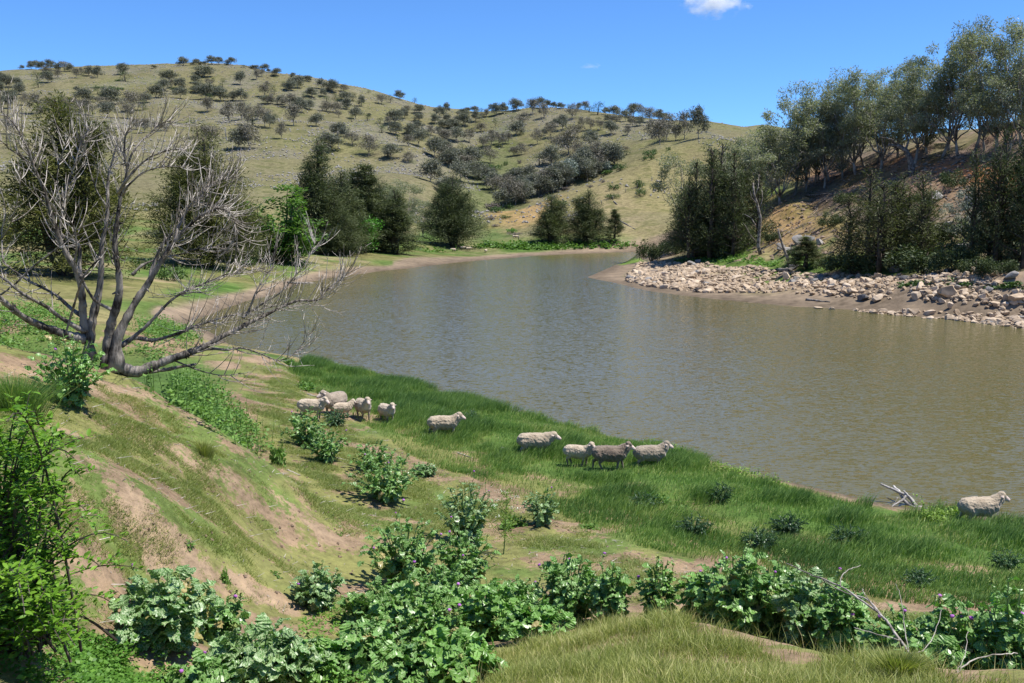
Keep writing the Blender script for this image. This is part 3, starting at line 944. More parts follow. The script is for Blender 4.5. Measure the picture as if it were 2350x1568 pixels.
def make_she_clump(seed, h=12.0, w=12.0, n=40000, size=0.34):
    g = np.random.default_rng(seed)
    wood, crown = MB(), MB()
    for k in range(11):
        a = k * 2.4
        rr = (k / 11) ** 0.6 * w * .36
        hk = h * (1 - .5 * (rr / (w * .5)) ** 2) * g.uniform(.75, 1.0)
        w2, c2 = make_she_oak(seed * 50 + k, hk, w * g.uniform(.30, .42), n // 11, 2, 1.15, size, .05)
        off = np.array([math.cos(a) * rr, math.sin(a) * rr, 0])
        for src, dst in ((w2, wood), (c2, crown)):
            V = np.concatenate(src.v) + off
            dst.add(V, np.concatenate(src.t) if src.t else None, np.concatenate(src.q), np.concatenate(src.att))
    fit(wood, crown, h, w)
    return wood, crown

def make_dead(seed, h=8.0, spread=0.5, limbs=5):
    g = np.random.default_rng(seed)
    wood, br = MB(), MB()
    tr, d = bend((0, 0, -0.3), (g.normal(0, 0.12), g.normal(0, 0.12), 1), h * 0.6, g, 0.25, 6, 0.1)
    wood.tube(tr, np.linspace(0.03 * h, 0.013 * h, len(tr)), 7)
    for k in range(limbs):
        p = tr[2 + k % 5]
        a = g.random() * 6.3
        b, d2 = bend(p, (math.cos(a) * spread * 2, math.sin(a) * spread * 2, 0.9), h * (0.3 + 0.25 * g.random()), g, 0.4, 5, 0.12)
        br.tube(b, np.linspace(0.012 * h, 0.003 * h, len(b)), 5)
        for j in range(3):
            s, _ = bend(b[2 + j], unit(d2 + g.normal(0, 0.7, 3)), h * 0.16, g, 0.4, 3, 0.12)
            br.tube(s, np.linspace(0.005 * h, 0.0015 * h, len(s)), 4)
    return wood, br

def proto(name, wc, wm, cm, h, w):
    wood, crown = wc
    return dict(trunk=wood.mesh(name + '_trunk', wm, True), crown=crown.mesh(name + '_crown', cm), h=h, w=w)

def recolour(p, cm, name):
    me = p['crown'].copy()
    me.name = name
    me.materials.clear()
    me.materials.append(cm)
    return dict(p, crown=me)

def plant(pr, name, label, cat, loc, h, w, rotz=None, group=None, crown='crown', trunk='trunk'):
    t = thing(name, label, cat, loc, random.random() * 6.28 if rotz is None else rotz, (w / pr['w'], w / pr['w'], h / pr['h']), group)
    link(trunk, pr['trunk'], t)
    link(crown, pr['crown'], t)
    return t

def gum_proto(name, seed, n, size, cm, h=10.0, w=8.0, **kw):
    wc = make_gum(seed, h, w, n, size, **kw)
    fit(*wc, h, w)
    return proto(name, wc, M_BARK, cm, h, w)

HG = [gum_proto('hill_gum', 100 + k, 3000, 0.74, M_GUM, 10, 9, lobes=6 + k % 2, low=0.04 + 0.05 * (k % 3), cl=0.205, sides=4) for k in range(6)]
HB = [gum_proto('hill_gum_thin', 150 + k, 1900, 0.62, M_GUMB, 10, 8.5, lobes=6 + k % 2, low=0.08 + 0.06 * (k % 2), cl=0.19, sides=4) for k in range(5)]
HD = [proto('round', make_round(200 + k), M_BARKD, M_ROUND, 10, 7.5) for k in range(3)]
HY = [recolour(HD[0], M_YEL, 'yellow_crown')]
HU = [recolour(HG[k], M_BLUE, 'blue_crown') for k in (0, 3)]
HS = [proto('bush', make_bush(230 + k), M_BARKD, M_SHRUB, 2, 4) for k in range(3)]
HP = [recolour(HS[k], M_PURP, 'grey_bush') for k in (0, 1)]
HX = [dict(trunk=a.mesh('dead_trunk', M_DEAD, True), crown=b.mesh('dead_branches', M_DEAD, True), h=8.0, w=6.0) for a, b in (make_dead(260 + k) for k in range(3))]

# trees and shrubs of the hills, read off the photograph: tile origin, then x, foot y, height, width, kind
TILES = [
((0, 200), "345 310 55 60 g/490 305 95 80 g/560 305 100 110 g/640 310 100 100 g/740 370 90 140 b/790 315 120 120 g/895 330 95 75 g/1005 340 125 120 b/1100 340 95 85 g/1190 440 120 95 b/910 445 105 105 b/585 465 100 150 d/760 515 135 130 g/600 590 105 110 d/1275 390 85 90 b/1395 412 125 110 g/1475 415 90 60 g/1530 440 140 115 g/1915 380 130 150 g/1965 495 130 155 d/1860 490 30 80 s/110 590 150 150 g/30 520 120 90 g/265 580 110 120 g/10 640 100 120 g/305 700 135 130 g/30 460 60 80 g/1520 600 30 140 s/1680 630 50 160 s/1800 630 40 100 s/1900 625 30 80 s/1525 695 85 85 d/1205 665 75 60 g/1190 795 105 125 d/1340 825 170 170 g/1460 820 80 100 g/1665 770 140 130 g/1760 860 200 230 g/1600 900 130 170 b/855 840 95 115 d/150 750 90 150 g/160 915 180 160 g/50 850 100 110 g/390 870 150 110 b/580 1000 240 200 b/650 1060 150 130 b/760 930 140 200 b/980 930 170 150 b/1090 850 80 150 b/1150 920 70 100 d/1000 1120 200 180 g/1145 1120 190 190 b/1290 960 140 140 b/1390 1030 200 160 b/1680 1060 180 190 g/2080 960 250 220 b/1990 1080 180 160 b/2290 830 120 130 g/2260 870 75 70 d/2240 950 90 110 d/2130 1250 140 110 b/2270 1300 180 140 b/160 1330 220 150 b/240 1530 160 220 d/1490 1420 230 150 g"),
((600, 200), "65 283 35 80 g/525 255 115 130 g/660 240 35 50 g/720 238 75 100 g/800 235 40 80 g/855 232 45 50 g/965 230 110 120 g/1085 232 95 100 g/1195 238 32 60 s/1265 242 100 115 g/1475 285 42 75 d/1630 305 55 130 g/1795 335 95 110 g/1860 355 50 60 g/1975 408 100 125 g/1930 415 35 70 d/1760 420 95 85 b/2235 450 75 70 g/385 370 70 50 x/290 500 140 190 g/215 640 140 140 g/345 600 110 80 b/90 755 165 190 g/465 620 140 135 g/365 700 100 85 d/480 765 150 160 g/845 430 145 220 g/750 410 70 80 g/725 520 95 120 g/745 590 80 130 g/750 670 90 150 g/930 570 100 120 b/985 510 60 50 d/1135 580 110 82 d/1410 550 175 145 g/1665 470 130 90 b/1830 570 70 80 b/1840 605 65 80 d/1920 620 60 60 d/1953 698 70 55 d/1795 735 155 145 b/870 780 200 230 g/1000 700 120 200 g/1110 810 180 190 g/935 805 100 95 d/1320 800 120 130 g/1430 800 150 140 g/1830 850 110 170 g/1895 855 140 110 b/2085 565 65 70 d/2140 620 90 110 g/2215 640 150 130 g/2310 600 160 150 g/2000 860 70 100 d/2060 860 120 120 g/2200 900 170 200 b/2300 910 140 140 g/890 980 190 185 b/1260 1145 260 210 b/1425 1100 240 150 b/1540 1195 260 180 b/1610 1185 160 140 d/1690 1100 200 150 b/1790 1215 260 180 b/1880 1230 200 130 g/1960 1140 120 90 d/2245 1190 280 210 b/2065 1395 215 140 b/740 1370 230 240 d/935 1530 290 240 b/1400 1560 280 260 g/1570 1567 330 250 b/1205 1420 280 170 x/110 1270 120 120 b/220 1270 90 140 b"),
((1200, 250), "30 285 50 80 g/125 298 75 125 g/335 420 135 110 g/505 470 165 170 g/670 465 100 130 b/65 560 85 75 d/185 550 125 165 g/365 540 110 85 g/418 620 95 90 d/545 580 80 65 d/585 645 85 80 d/700 600 110 180 g/830 595 110 95 d/1078 482 42 50 d/735 735 150 130 g/965 690 145 100 g/1280 655 135 145 b/1415 632 105 75 d/1560 580 115 130 g/1798 635 72 65 d/30 790 190 140 g/140 740 130 130 g/420 770 120 160 b/560 790 130 180 b/600 860 90 100 b/880 745 65 70 b/860 890 150 160 g/807 935 90 80 d/1055 918 85 75 d/1080 840 40 60 g/1255 955 85 85 d/1375 990 120 95 b/1480 960 180 190 g/1560 890 120 130 g/1640 880 130 110 g/1670 790 95 130 b/1860 795 115 145 g/1860 930 115 130 g/250 1005 170 190 g/595 1170 185 200 g/690 1235 190 110 g/755 1070 55 60 d/1280 1105 110 100 d/1500 1140 165 175 g/1720 1140 155 165 g/1850 1080 130 150 g/1525 1210 70 75 d/2060 1150 140 120 b/2160 1110 85 90 g/2105 960 130 120 g/2210 1025 110 100 g/2320 1040 120 120 g/2300 800 140 90 g/2190 860 150 130 g/2250 830 90 80 d/2310 930 100 110 g/1700 1310 150 190 b/1860 1315 240 220 g/480 1370 220 300 g/800 1290 160 200 b/1070 1460 260 250 b/1440 1510 190 230 g/330 1500 200 230 b/1700 1567 140 160 b/2270 1270 190 160 b/2100 1480 260 220 g/2260 1450 200 170 g"),
((1700, 350), "420 655 130 200 g/480 640 120 110 g/600 470 110 160 g/600 610 170 190 g/655 385 60 100 g/765 395 85 115 g/795 540 150 120 g/880 390 60 60 d/960 465 110 100 b/890 470 60 90 b/1045 335 90 85 g/1125 440 160 120 g/1215 410 140 110 g/1260 310 70 80 g/885 700 120 175 b/1100 620 125 60 d/1365 545 90 70 d/1430 365 155 185 g/1400 340 60 80 g/1530 600 170 180 b/1690 415 200 170 b/1600 310 130 70 x/1580 310 35 50 d/1790 330 150 140 g/1915 300 105 110 g/1880 490 200 150 b/2015 318 75 90 g/2130 335 80 115 g/2253 330 65 60 d/1430 755 190 190 g/310 880 190 180 b/475 850 190 190 g/690 860 180 150 b/1050 780 100 120 b/1135 770 60 70 b/905 960 160 130 b/1030 930 180 170 b/1160 900 150 150 b/1215 930 190 120 b/1310 890 160 120 b/1758 895 210 160 b/1860 760 100 80 g/1970 790 200 180 b/2160 670 200 150 g/2040 620 110 130 g/1920 620 60 70 b/1380 1080 130 150 b/1500 1060 160 160 b/1620 1050 90 20 x/1605 840 110 20 x/1790 1230 190 180 d/1990 1210 260 280 g/590 1020 130 150 y/380 1240 240 260 g/310 1010 150 160 g/720 1200 230 250 g/830 1150 150 150 g/1015 1190 220 210 b/570 1490 300 280 g/90 1480 300 280 g/330 1480 160 100 x/1270 1225 60 60 s/1475 1195 60 60 p/1110 1290 80 210 s/900 1450 90 190 s/1060 1450 80 180 s/1590 1440 50 100 s"),
((2200, 350), "350 500 200 170 b/450 360 100 80 g/545 350 115 140 b/475 405 130 30 x/610 385 80 150 d/745 430 170 150 d/875 430 100 85 g/990 470 150 180 g/500 640 150 90 b/635 675 170 160 b/790 670 130 100 b/755 540 70 90 d/930 545 100 140 g/1030 600 150 170 b/960 740 180 190 g/1180 535 150 130 g/1300 460 170 180 g/1440 480 170 170 b/1285 615 170 120 b/1255 580 80 70 g/1405 600 130 110 g/1570 550 190 150 b/1700 520 140 160 g/1800 520 100 130 g/1215 750 130 100 b/1585 800 230 190 b/1725 900 300 260 b/1830 830 340 250 b/1960 840 200 160 b/2110 820 360 220 b/2325 800 400 230 g/645 940 220 220 g/380 790 170 230 b/300 1050 320 300 b/100 960 180 200 b/430 1080 180 160 b/860 960 90 140 d/1160 1010 80 150 b/1200 1060 60 120 d/1550 1080 90 170 s/1640 1010 50 60 s/1580 1135 70 75 s/1850 985 50 65 s/1485 1140 60 60 s/530 1250 280 200 g/600 1300 250 180 g/720 1150 260 160 b/830 1250 250 180 u/900 1150 240 160 b/1050 1220 250 160 g/870 1330 150 130 u/330 1400 230 240 g/120 1560 260 240 g/260 1560 260 200 g/580 1480 290 220 g/740 1390 200 150 g/540 1450 140 110 d/1110 1300 90 160 s/920 1360 60 200 s"),
((1700, 600, 2.611), "930 350 130 190 g/750 450 150 180 b/860 590 230 160 b/940 575 220 180 b/1040 550 190 170 g/1190 480 180 170 g/1280 460 160 160 g/1340 440 220 170 g/1440 400 220 170 g/710 625 70 130 p/760 655 60 120 s/880 610 45 80 s/200 460 140 180 g/1720 395 30 55 p/1850 345 35 45 p/1465 420 35 65 p/1340 515 40 90 p/1965 415 55 110 s/1960 505 45 120 s/2230 390 85 90 s/2250 480 70 90 s/690 725 30 90 p/830 712 32 120 s/910 865 45 90 w/930 890 28 130 p/1400 580 50 120 s/740 800 25 70 p"),
((0, 0, 1), "2010 830 62 60 g/2050 812 70 60 b/2090 800 75 62 g/2130 790 78 66 g/2170 775 80 66 b/2205 765 78 64 g/2240 748 82 70 g/2275 735 80 70 u/2310 715 82 66 g/2345 700 84 70 g/2385 690 84 70 b/2420 676 80 64 g/2460 668 80 60 g/2030 770 60 60 b/2075 750 64 64 g/2110 735 64 60 g/1975 760 60 64 g/1940 735 62 70 g/1900 715 60 66 g/1860 690 60 70 b/1830 660 56 64 g/1885 655 50 60 g/1790 640 50 60 b"),
((0, 400, 1.5682), "1085 900 70 200 g/1030 1050 110 100 b/900 1060 60 120 s/60 900 90 150 b/20 930 110 120 g/1480 1000 110 120 g"),
]
KINDS = {'g': (HG, 'gum_tree', 'gum tree', 'grey-green gum tree'), 'b': (HB, 'gum_tree', 'gum tree', 'thin brownish gum tree'),
         'd': (HD, 'round_tree', 'round tree', 'dark round tree'), 'y': (HY, 'round_tree', 'round tree', 'yellow-green round tree'),
         'u': (HU, 'gum_tree', 'gum tree', 'blue-grey gum tree'), 's': (HS, 'shrub', 'shrub', 'low green shrub'), 'p': (HP, 'shrub', 'shrub', 'purplish-grey shrub'),
         'w': ([recolour(HS[0], M_BRT, 'bright_bush')], 'shrub', 'shrub', 'bright green shrub'), 'x': (HX, 'dead_tree', 'dead tree', 'bare dead tree')}
def where(x, y, r, sky):
    if r < 262:
        return 'on the grassy flat below the hills'
    if sky and y < 300:
        if x < 300: return 'on the skyline at the big hill left end'
        if x < 640: return 'on the big left hill summit skyline'
        if x < 1060: return 'on the skyline running down to the saddle'
        if x < 1300: return 'on the skyline just right of the saddle'
        return 'on the skyline of the right-hand hill'
    if x < 1060 and y < 425:
        k = 0 if x < 330 else (1 if x < 660 else 2)
        a, b = ((225, 270), (200, 260), (255, 310))[k]
        return ('high on' if y < a else ('halfway up' if y < b else 'low on')) + " the big hill's " + ('left end', 'middle', 'right flank')[k]
    if y > 330 and 930 < x < 1250 and r > 300:
        return 'in the gully between the two hills'
    if y > 355 and x >= 1250 and r > 300:
        return 'in the row behind the grassy spur'
    if r < 385 and x > 1100:
        return 'on the grassy spur above the far shore'
    if x < 1250:
        return 'on the slope just right of the saddle'
    if x < 1430:
        return 'on the middle of the right-hand hill'
    return 'on the right end of the right-hand hill'
rows = []
for org, txt in TILES:
    k = 0.57373 / (org[2] if len(org) > 2 else 3.9167)
    for item in txt.split('/'):
        x, y, h, w, kd = item.split()
        px, py = org[0] * 0.57373 + int(x) * k, org[1] * 0.57373 + int(y) * k
        wx, wy, wz, r, sky = stand(px, py)
        if r > 950 or r < 90:
            continue
        rows.append([px, py, px_m(int(h) * k, r), px_m(int(w) * k, r), kd, wx, wy, wz, where(px, py, r, sky)])
rows.sort(key=lambda t: t[0])
total = {}
for t in rows:
    total[(t[4], t[8])] = total.get((t[4], t[8]), 0) + 1
seen_n = {}
for i, (px, py, h, w, kd, wx, wy, wz, zone) in enumerate(rows):
    protos, name, cat, look = KINDS[kd]
    key = (kd, zone)
    j = seen_n.get(key, 0)
    seen_n[key] = j + 1
    lab = f'{look} {zone}'
    if total[key] > 1:
        lab += ', leftmost' if j == 0 else (', rightmost' if j == total[key] - 1 else f', {ORD[min(j, 29)]} from left')
    plant(protos[i % len(protos)], name, lab, cat, (wx, wy, wz - 0.1), h * 1.2, w * 1.22, group=f'{look}s {zone}', crown='branches' if kd == 'x' else 'crown', trunk='stems' if kd in 'spw' else 'trunk')

# ------------------------------------------------------------ big trees along the far bank
OAK = [proto('she_oak', fitted(make_she_oak(300, 14, 7.5, 32000, 4), 14, 7.5), M_BARKD, M_OAK, 14, 7.5),
       proto('she_oak', fitted(make_she_oak(301, 14, 6.0, 22000, 3), 14, 6.0), M_BARKD, M_OAK, 14, 6.0),
       proto('she_oak', fitted(make_she_oak(302, 14, 9.0, 48000, 7, 1.25), 14, 9.0), M_BARKD, M_OAK, 14, 9.0),
       proto('she_oak', fitted(make_she_oak(303, 14, 5.0, 17000, 1), 14, 5.0), M_BARKD, M_OAK, 14, 5.0)]
M_OAK2 = leaf_mat('she_oak_needle_light', (0.045, 0.058, 0.022), (0.20, 0.215, 0.095), 0.55, 0.25, spec=0.2)
CLUMP = [proto('she_clump', make_she_clump(31 + k, n=(40000, 30000)[k]), M_BARKD, (M_OAK, M_OAK2)[k], 12, 12) for k in range(2)]
OAKY = [recolour(OAK[0], M_OAKY, 'olive_oak'), recolour(OAK[2], M_OAKY, 'olive_oak_wide')]
def make_poplar(seed, h=12.0, w=9.0, n=9000):
    g = np.random.default_rng(seed)
    wood, crown = MB(), MB()
    for k in range(13):
        a = k * 2.4 + g.normal(0, 0.3)
        rr = (k / 13) ** 0.6
        d = unit(np.array([math.cos(a) * 0.62 * rr, math.sin(a) * 0.62 * rr, 1]))
        L = h * (1.0 - 0.42 * rr + 0.08 * g.normal())
        st, dd = bend((math.cos(a) * 0.4, math.sin(a) * 0.4, -0.2), d, L, g, 0.12, 7, 0.06)
        wood.tube(st, np.linspace(0.16, 0.02, len(st)), 5)
        for j in range(2, 8):
            for _ in range(2):
                q = st[j] + g.normal(0, 0.06 * w, 3) * np.array([1, 1, 0.8])
                clump(crown, q, w * (0.10 - 0.006 * j), n // 156, g, 0.34, 0.6, 0.1, 1.2)
    fit(wood, crown, h, w)
    return wood, crown
POP = proto('poplar', make_poplar(320), M_BARKD, M_POP, 12, 9)
BRT = proto('bright', make_round(330, 2600, 0.42, 8, 7), M_BARKD, M_BRT, 8, 7)
GN = [gum_proto('gum', 340 + k, 9500, 0.31, M_GUMN, 14, 11, lobes=8 + k % 3, low=0.02 + 0.07 * (k % 3), cl=0.092, sides=6, lean=0.14, thick=0.013, per_lobe=6, asp=0.30) for k in range(5)]
GNB = [recolour(GN[k], M_BLUE, 'blue_near') for k in (1, 3)]

def at(pr, name, label, cat, x, y, hpx, wpx, rotz=None, group=None, **kw):
    wx, wy, wz, r, _ = stand(x, y)
    return plant(pr, name, label, cat, (wx, wy, wz - 0.15), px_m(hpx, r), px_m(wpx, r), rotz, group, **kw)
G_ = 'she-oaks along the far bank'
for pr, lab, x, y, h, w, rz in [
    (OAKY[0], 'tall olive she-oak behind the left side of the bare dead tree', 155, 632, 345, 190, 0.4),
    (OAKY[1], 'broad dark she-oak behind the right branches of the bare dead tree', 478, 612, 262, 165, 2.0),
    (OAK[2], 'low spreading she-oak between the bare dead tree and the light green poplar', 555, 605, 120, 70, 0.3),
    (OAK[1], 'tallest two-spired she-oak just right of the light green poplar', 735, 582, 240, 85, 0.3),
    (OAK[0], 'dark she-oak crowded between the two-spired one and the bright green tree', 785, 580, 172, 95, 4.0),
    (OAK[3], 'pointed she-oak rising behind the small bright green tree', 838, 575, 185, 80, 1.4),
    (OAK[1], 'shorter she-oak at the right end of the dark clump by the water', 905, 582, 140, 82, 0.9),
    (OAK[2], 'low she-oak filling the front of the dark clump left of the bright green tree', 770, 586, 120, 90, 0.8),
    (OAK[2], 'low she-oak at the back of the dark clump right of the bright green tree', 872, 572, 140, 90, 1.8),
    (OAK[0], 'she-oak with a split top left of the bright green tree', 812, 572, 165, 85, 2.8),
    (OAK[2], 'broad rounded she-oak standing alone beside the far bend of the water', 1040, 566, 150, 122, 1.0),
    (OAK[0], 'left of the three she-oaks at the foot of the grassy spur, ragged crown', 1266, 559, 104, 86, 1.2),
    (OAK[0], 'middle and tallest of the three she-oaks at the foot of the spur', 1350, 556, 110, 84, 3.3),
    (OAK[3], 'smallest narrow she-oak, right of the three at the foot of the spur', 1410, 556, 72, 38, 0.2)]:
    at(pr, 'she_oak', lab, 'she-oak', x, y, h * 1.03, w * (1.25 if x < 950 else 1.0), rz, G_)
at(POP, 'poplar', 'light green leafy poplar thicket beside the dark she-oaks', 'poplar', 640, 602, 168, 190, 0.5)
at(BRT, 'bright_tree', 'small bright green round tree in front of the dark she-oaks', 'tree', 838, 581, 84, 66, 0.5)
for x, y, h, w, lab in [(925, 545, 130, 95, 'grey gum tree behind the dark she-oaks, left of the bend'), (970, 545, 90, 60, 'grey gum tree just left of the lone rounded she-oak'), (880, 552, 120, 70, 'grey gum tree peeping over the right end of the dark clump')]:
    at(GN[0], 'gum_tree', lab, 'gum tree', x, y, h, w, None, 'gum trees behind the far shore')
at(HX[0], 'dead_tree', 'bare dead tree on the open slope left of the tallest she-oak', 'dead tree', 690, 432, 50, 30, crown='branches')
at(HS[1], 'shrub', 'round green bush on the flat behind the dead tree', 'shrub', 398, 645, 36, 62, trunk='stems')
at(HS[2], 'shrub', 'green bush at the foot of the broad dark she-oak', 'shrub', 560, 612, 26, 50, trunk='stems')

# ------------------------------------------------------------ right bank: gums on the slope, she-oaks by the rocks
G_ = 'gum trees on the red slope of the right bank'
for i, (x, y, h, w, lab) in enumerate([
    (1567, 562, 205, 135, 'gum with pale leaning trunk nearest the point of the right bank'),
    (1752, 492, 195, 160, 'tall gum at the lower left end of the slope'),
    (1700, 480, 165, 130, 'gum behind the dark she-oak by the point'),
    (1790, 470, 170, 130, 'gum at the top of the bare red scar'),
    (1822, 448, 240, 150, 'slender gum leaning left with a high open crown'),
    (1850, 440, 190, 110, 'gum just right of the leaning slender one'),
    (1893, 430, 165, 120, 'dense gum at the head of the track'),
    (1905, 415, 225, 130, 'tall gum behind the head of the track'),
    (1965, 398, 215, 140, 'tall gum in the middle of the crest'),
    (1935, 408, 150, 110, 'shorter grey gum in front of the middle of the crest'),
    (2020, 388, 200, 150, 'broad gum left of the curved trunk'),
    (2100, 375, 215, 150, 'gum behind the curved trunk'),
    (2160, 362, 200, 130, 'gum right of the curved trunk'),
    (2200, 356, 250, 140, 'tall gum left of the tallest pair'),
    (2235, 350, 268, 150, 'tallest gum on the crest with white upper limbs'),
    (2290, 345, 262, 150, 'second tallest gum, dark trunk, near the right edge'),
    (2345, 342, 235, 150, 'gum cut by the right edge of the picture'),
    (2130, 352, 130, 110, 'small grey gum behind the crest'),
    (2260, 345, 150, 110, 'small grey gum under the tallest one'),
    (2010, 375, 150, 120, 'small gum at the back of the crest'),
    (2318, 345, 160, 120, 'bushy gum under the trees at the right edge'),
    (1655, 478, 120, 90, 'small gum over the crown of the dark she-oak'),
    (1870, 420, 150, 110, 'small gum at the back behind the track')]):
    pr = GN[i % 5] if i not in (9, 17, 18) else GNB[i % 2]
    at(pr, 'gum_tree', lab, 'gum tree', x, y, h, w, None, G_)
for i, (x, y, h, w, lab) in enumerate([
    (1725, 470, 120, 110, 'low bushy gum at the foot of the forest behind the leaning dead tree'), (1770, 452, 110, 100, 'low bushy gum above the bare red scar'), (1835, 430, 110, 90, 'young gum between the leaning slender gum and the track'),
    (1880, 415, 120, 100, 'young gum crowded at the head of the track'), (1930, 395, 120, 100, 'young gum under the tall crest trees'), (1985, 385, 130, 110, 'young gum just left of the curved trunk'),
    (2060, 362, 150, 130, 'gum with hanging foliage over the curved trunk'), (2125, 350, 120, 110, 'young gum in the gap right of the curved trunk'), (2180, 345, 140, 120, 'young gum left of the tallest gum'),
    (2310, 338, 140, 120, 'young gum at the right end of the crest'), (1950, 372, 170, 130, 'gum at the back of the crest left of its middle'), (2075, 345, 185, 130, 'gum at the back of the crest right of its middle')]):
    at(GN[(i + 2) % 5], 'gum_tree', lab, 'gum tree', x, y, h, w, None, G_)
at(GNB[0], 'gum_tree', 'young blue-grey gum sapling between the rocks and the red slope', 'gum tree', 2210, 560, 118, 78, None, G_)
G_ = 'she-oaks on the right bank'
for pr, lab, x, y, h, w, rz in [
    (CLUMP[0], 'tall dark she-oak beside the pale leaning gum near the point', 1652, 582, 225, 175, 0.7),
    (OAK[2], 'lower she-oak filling the gap between the pale leaning gum and the tall dark one', 1600, 588, 130, 120, 2.7),
    (CLUMP[1], 'broad olive she-oak in front of the red slope above the rocks', 2045, 612, 192, 215, 2.2),
    (CLUMP[0], 'large dark she-oak at the right edge above the rocks', 2335, 600, 265, 185, 4.0),
    (OAK[3], 'small bushy she-oak among the pale rocks beside the dead sapling', 1848, 617, 72, 66, 0.1)]:
    at(pr, 'she_oak', lab, 'she-oak', x, y, h, w, rz, G_)
G_ = 'dark bushes behind the rocks'
BUSH = [proto('bank_bush', make_bush(240 + k, 2600, 0.16, 2, 3.4), M_BARKD, leaf_mat('bank_leaf', (0.03, 0.05, 0.018), (0.09, 0.12, 0.04), 0.6, 0.15), 2, 3.4) for k in range(3)]
for i, (x, y, h, w, lab) in enumerate([
    (1494, 600, 48, 54, 'dark bush on the grassy point at the start of the rocks'), (1545, 585, 40, 60, 'bush under the pale leaning gum'), (1960, 628, 50, 110, 'wide dark bush left of the broad olive she-oak'),
    (2110, 628, 60, 120, 'bush under the right side of the broad olive she-oak'), (2190, 630, 70, 90, 'bush left of the tall square boulder'), (2240, 632, 40, 70, 'small bush behind the tall square boulder'),
    (2290, 632, 40, 60, 'small bush below the large she-oak at the right edge'), (1905, 622, 40, 60, 'bush right of the small bushy she-oak'), (1640, 592, 40, 90, 'bush below the tall dark she-oak')]):
    at(BUSH[i % 3], 'bush', lab, 'bush', x, y, h, w, None, G_, trunk='stems')

def traced(name, pts, r0, r1, mat, label, cat, group=None, depth=0.0, sides=7):
    """a log or bough lying or standing along points of the photograph, each point on its own spot of land"""
    mb = MB()
    P = np.array([(lambda s: (s[0], s[1], s[2]))(stand(*p)) for p in pts])
    c = P[0].copy()
    n = np.linspace(0, 1, len(P))
    f = np.linspace(0, 1, 4 * len(P))
    Q = np.stack([np.interp(f, n, P[:, k]) for k in range(3)], 1)
    rad = r0 + (r1 - r0) * f
    Q[:, 2] += rad * 0.55
    Q[1:-1] += rng.normal(0, r0 * 0.18, Q[1:-1].shape)
    mb.tube(Q - c, rad, sides)
    o = link(name, mb.mesh(name, mat, True), loc=c, label=label, category=cat)
    if group:
        o['group'] = group
    return o
G_ = 'fallen dead timber on the banks'
for pts, r0, r1, lab in [([(1421, 507), (1440, 517), (1458, 527)], .22, .12, 'dark fallen log on the stony face of the spur'), ([(1409, 463), (1416, 470)], .22, .2, 'short grey log on the face of the spur'),
                         ([(1745, 628), (1790, 622), (1815, 624)], .18, .3, 'long grey log lying on the rocks beside the dead sapling'), ([(1870, 478), (1895, 452)], .12, .08, 'pale dead branch lying down the red slope'),
                         ([(1850, 450), (1925, 445)], .16, .08, 'pale fallen branch at the top of the red scar'), ([(2010, 735), (2065, 748)], .0, .0, ''),
                         ([(1850, 690), (1905, 694)], .14, .06, 'thin log stranded on the mud of the right shore'), ([(1420, 664), (1470, 668)], .10, .06, 'dark stick floating off the tip of the spit'), ([(1700, 704), (1745, 709)], .09, .05, 'dark waterlogged stick along the right shore'),
                         ([(660, 650), (770, 655)], .16, .1, 'grey log on the mud behind the dead tree'), ([(1100, 489), (1112, 496)], .2, .1, 'grey log at the foot of the gully')]:
    if lab:
        traced('fallen_log', pts, r0, r1, M_OLDW, lab, 'log', G_)

def standing_dead(label, trunk, branches, base, r0, name='dead_tree'):
    """dead tree whose stems follow outlines in the photograph, at the distance of its foot"""
    wx, wy, wz, r, _ = stand(*base)
    t = thing(name, label, 'dead tree', (wx, wy, wz))
    def world(p, dep):
        dx, dy, dz = px_dir(*p)
        k = (wy + dep) / dy
        return np.array([dx * k - wx, wy + dep - wy, CAM_H + dz * k - wz])
    for i, (nm, pts, a, b, dep) in enumerate([('trunk', trunk, r0, r0 * .45, 0)] + [('branch', p, r0 * .38, r0 * .1, d) for p, d in branches]):
        P = np.array([world(p, dep * j / max(1, len(pts) - 1)) for j, p in enumerate(pts)])
        if nm == 'trunk':
            P[0][2] -= 0.2
        mb = MB()
        mb.tube(P, np.linspace(a, b, len(P)), 7)
        link(nm, mb.mesh(nm, M_OLDW, True), t)
standing_dead('bare grey dead tree with a leaning trunk above the rocks', [(1746, 584), (1740, 565), (1742, 540), (1745, 500), (1738, 470), (1730, 445), (1728, 420)],
              [([(1739, 560), (1722, 540), (1712, 520), (1705, 512)], -1.5), ([(1741, 530), (1724, 500), (1708, 492)], 1.5), ([(1743, 480), (1750, 455), (1748, 430)], 1), ([(1738, 470), (1725, 455), (1722, 440)], -1), ([(1732, 450), (1740, 430), (1742, 400)], 0.6)], (1746, 584), 0.27)
standing_dead('thin dead sapling forked beside the small bushy she-oak', [(1812, 610), (1806, 590), (1798, 570), (1790, 545), (1785, 525)],
              [([(1808, 592), (1816, 575), (1813, 560)], .5), ([(1800, 575), (1780, 560), (1770, 556)], -.6), ([(1810, 605), (1835, 598), (1845, 600)], .5)], (1812, 610), 0.22)
standing_dead('gum with a curved brown trunk bending left over the red slope', [(2090, 405), (2092, 385), (2088, 365), (2078, 345), (2060, 335), (2040, 332)],
              [([(2078, 345), (2085, 325), (2082, 305)], 1), ([(2060, 335), (2045, 320), (2020, 315)], -1)], (2090, 405), 0.5, 'bent_tree')

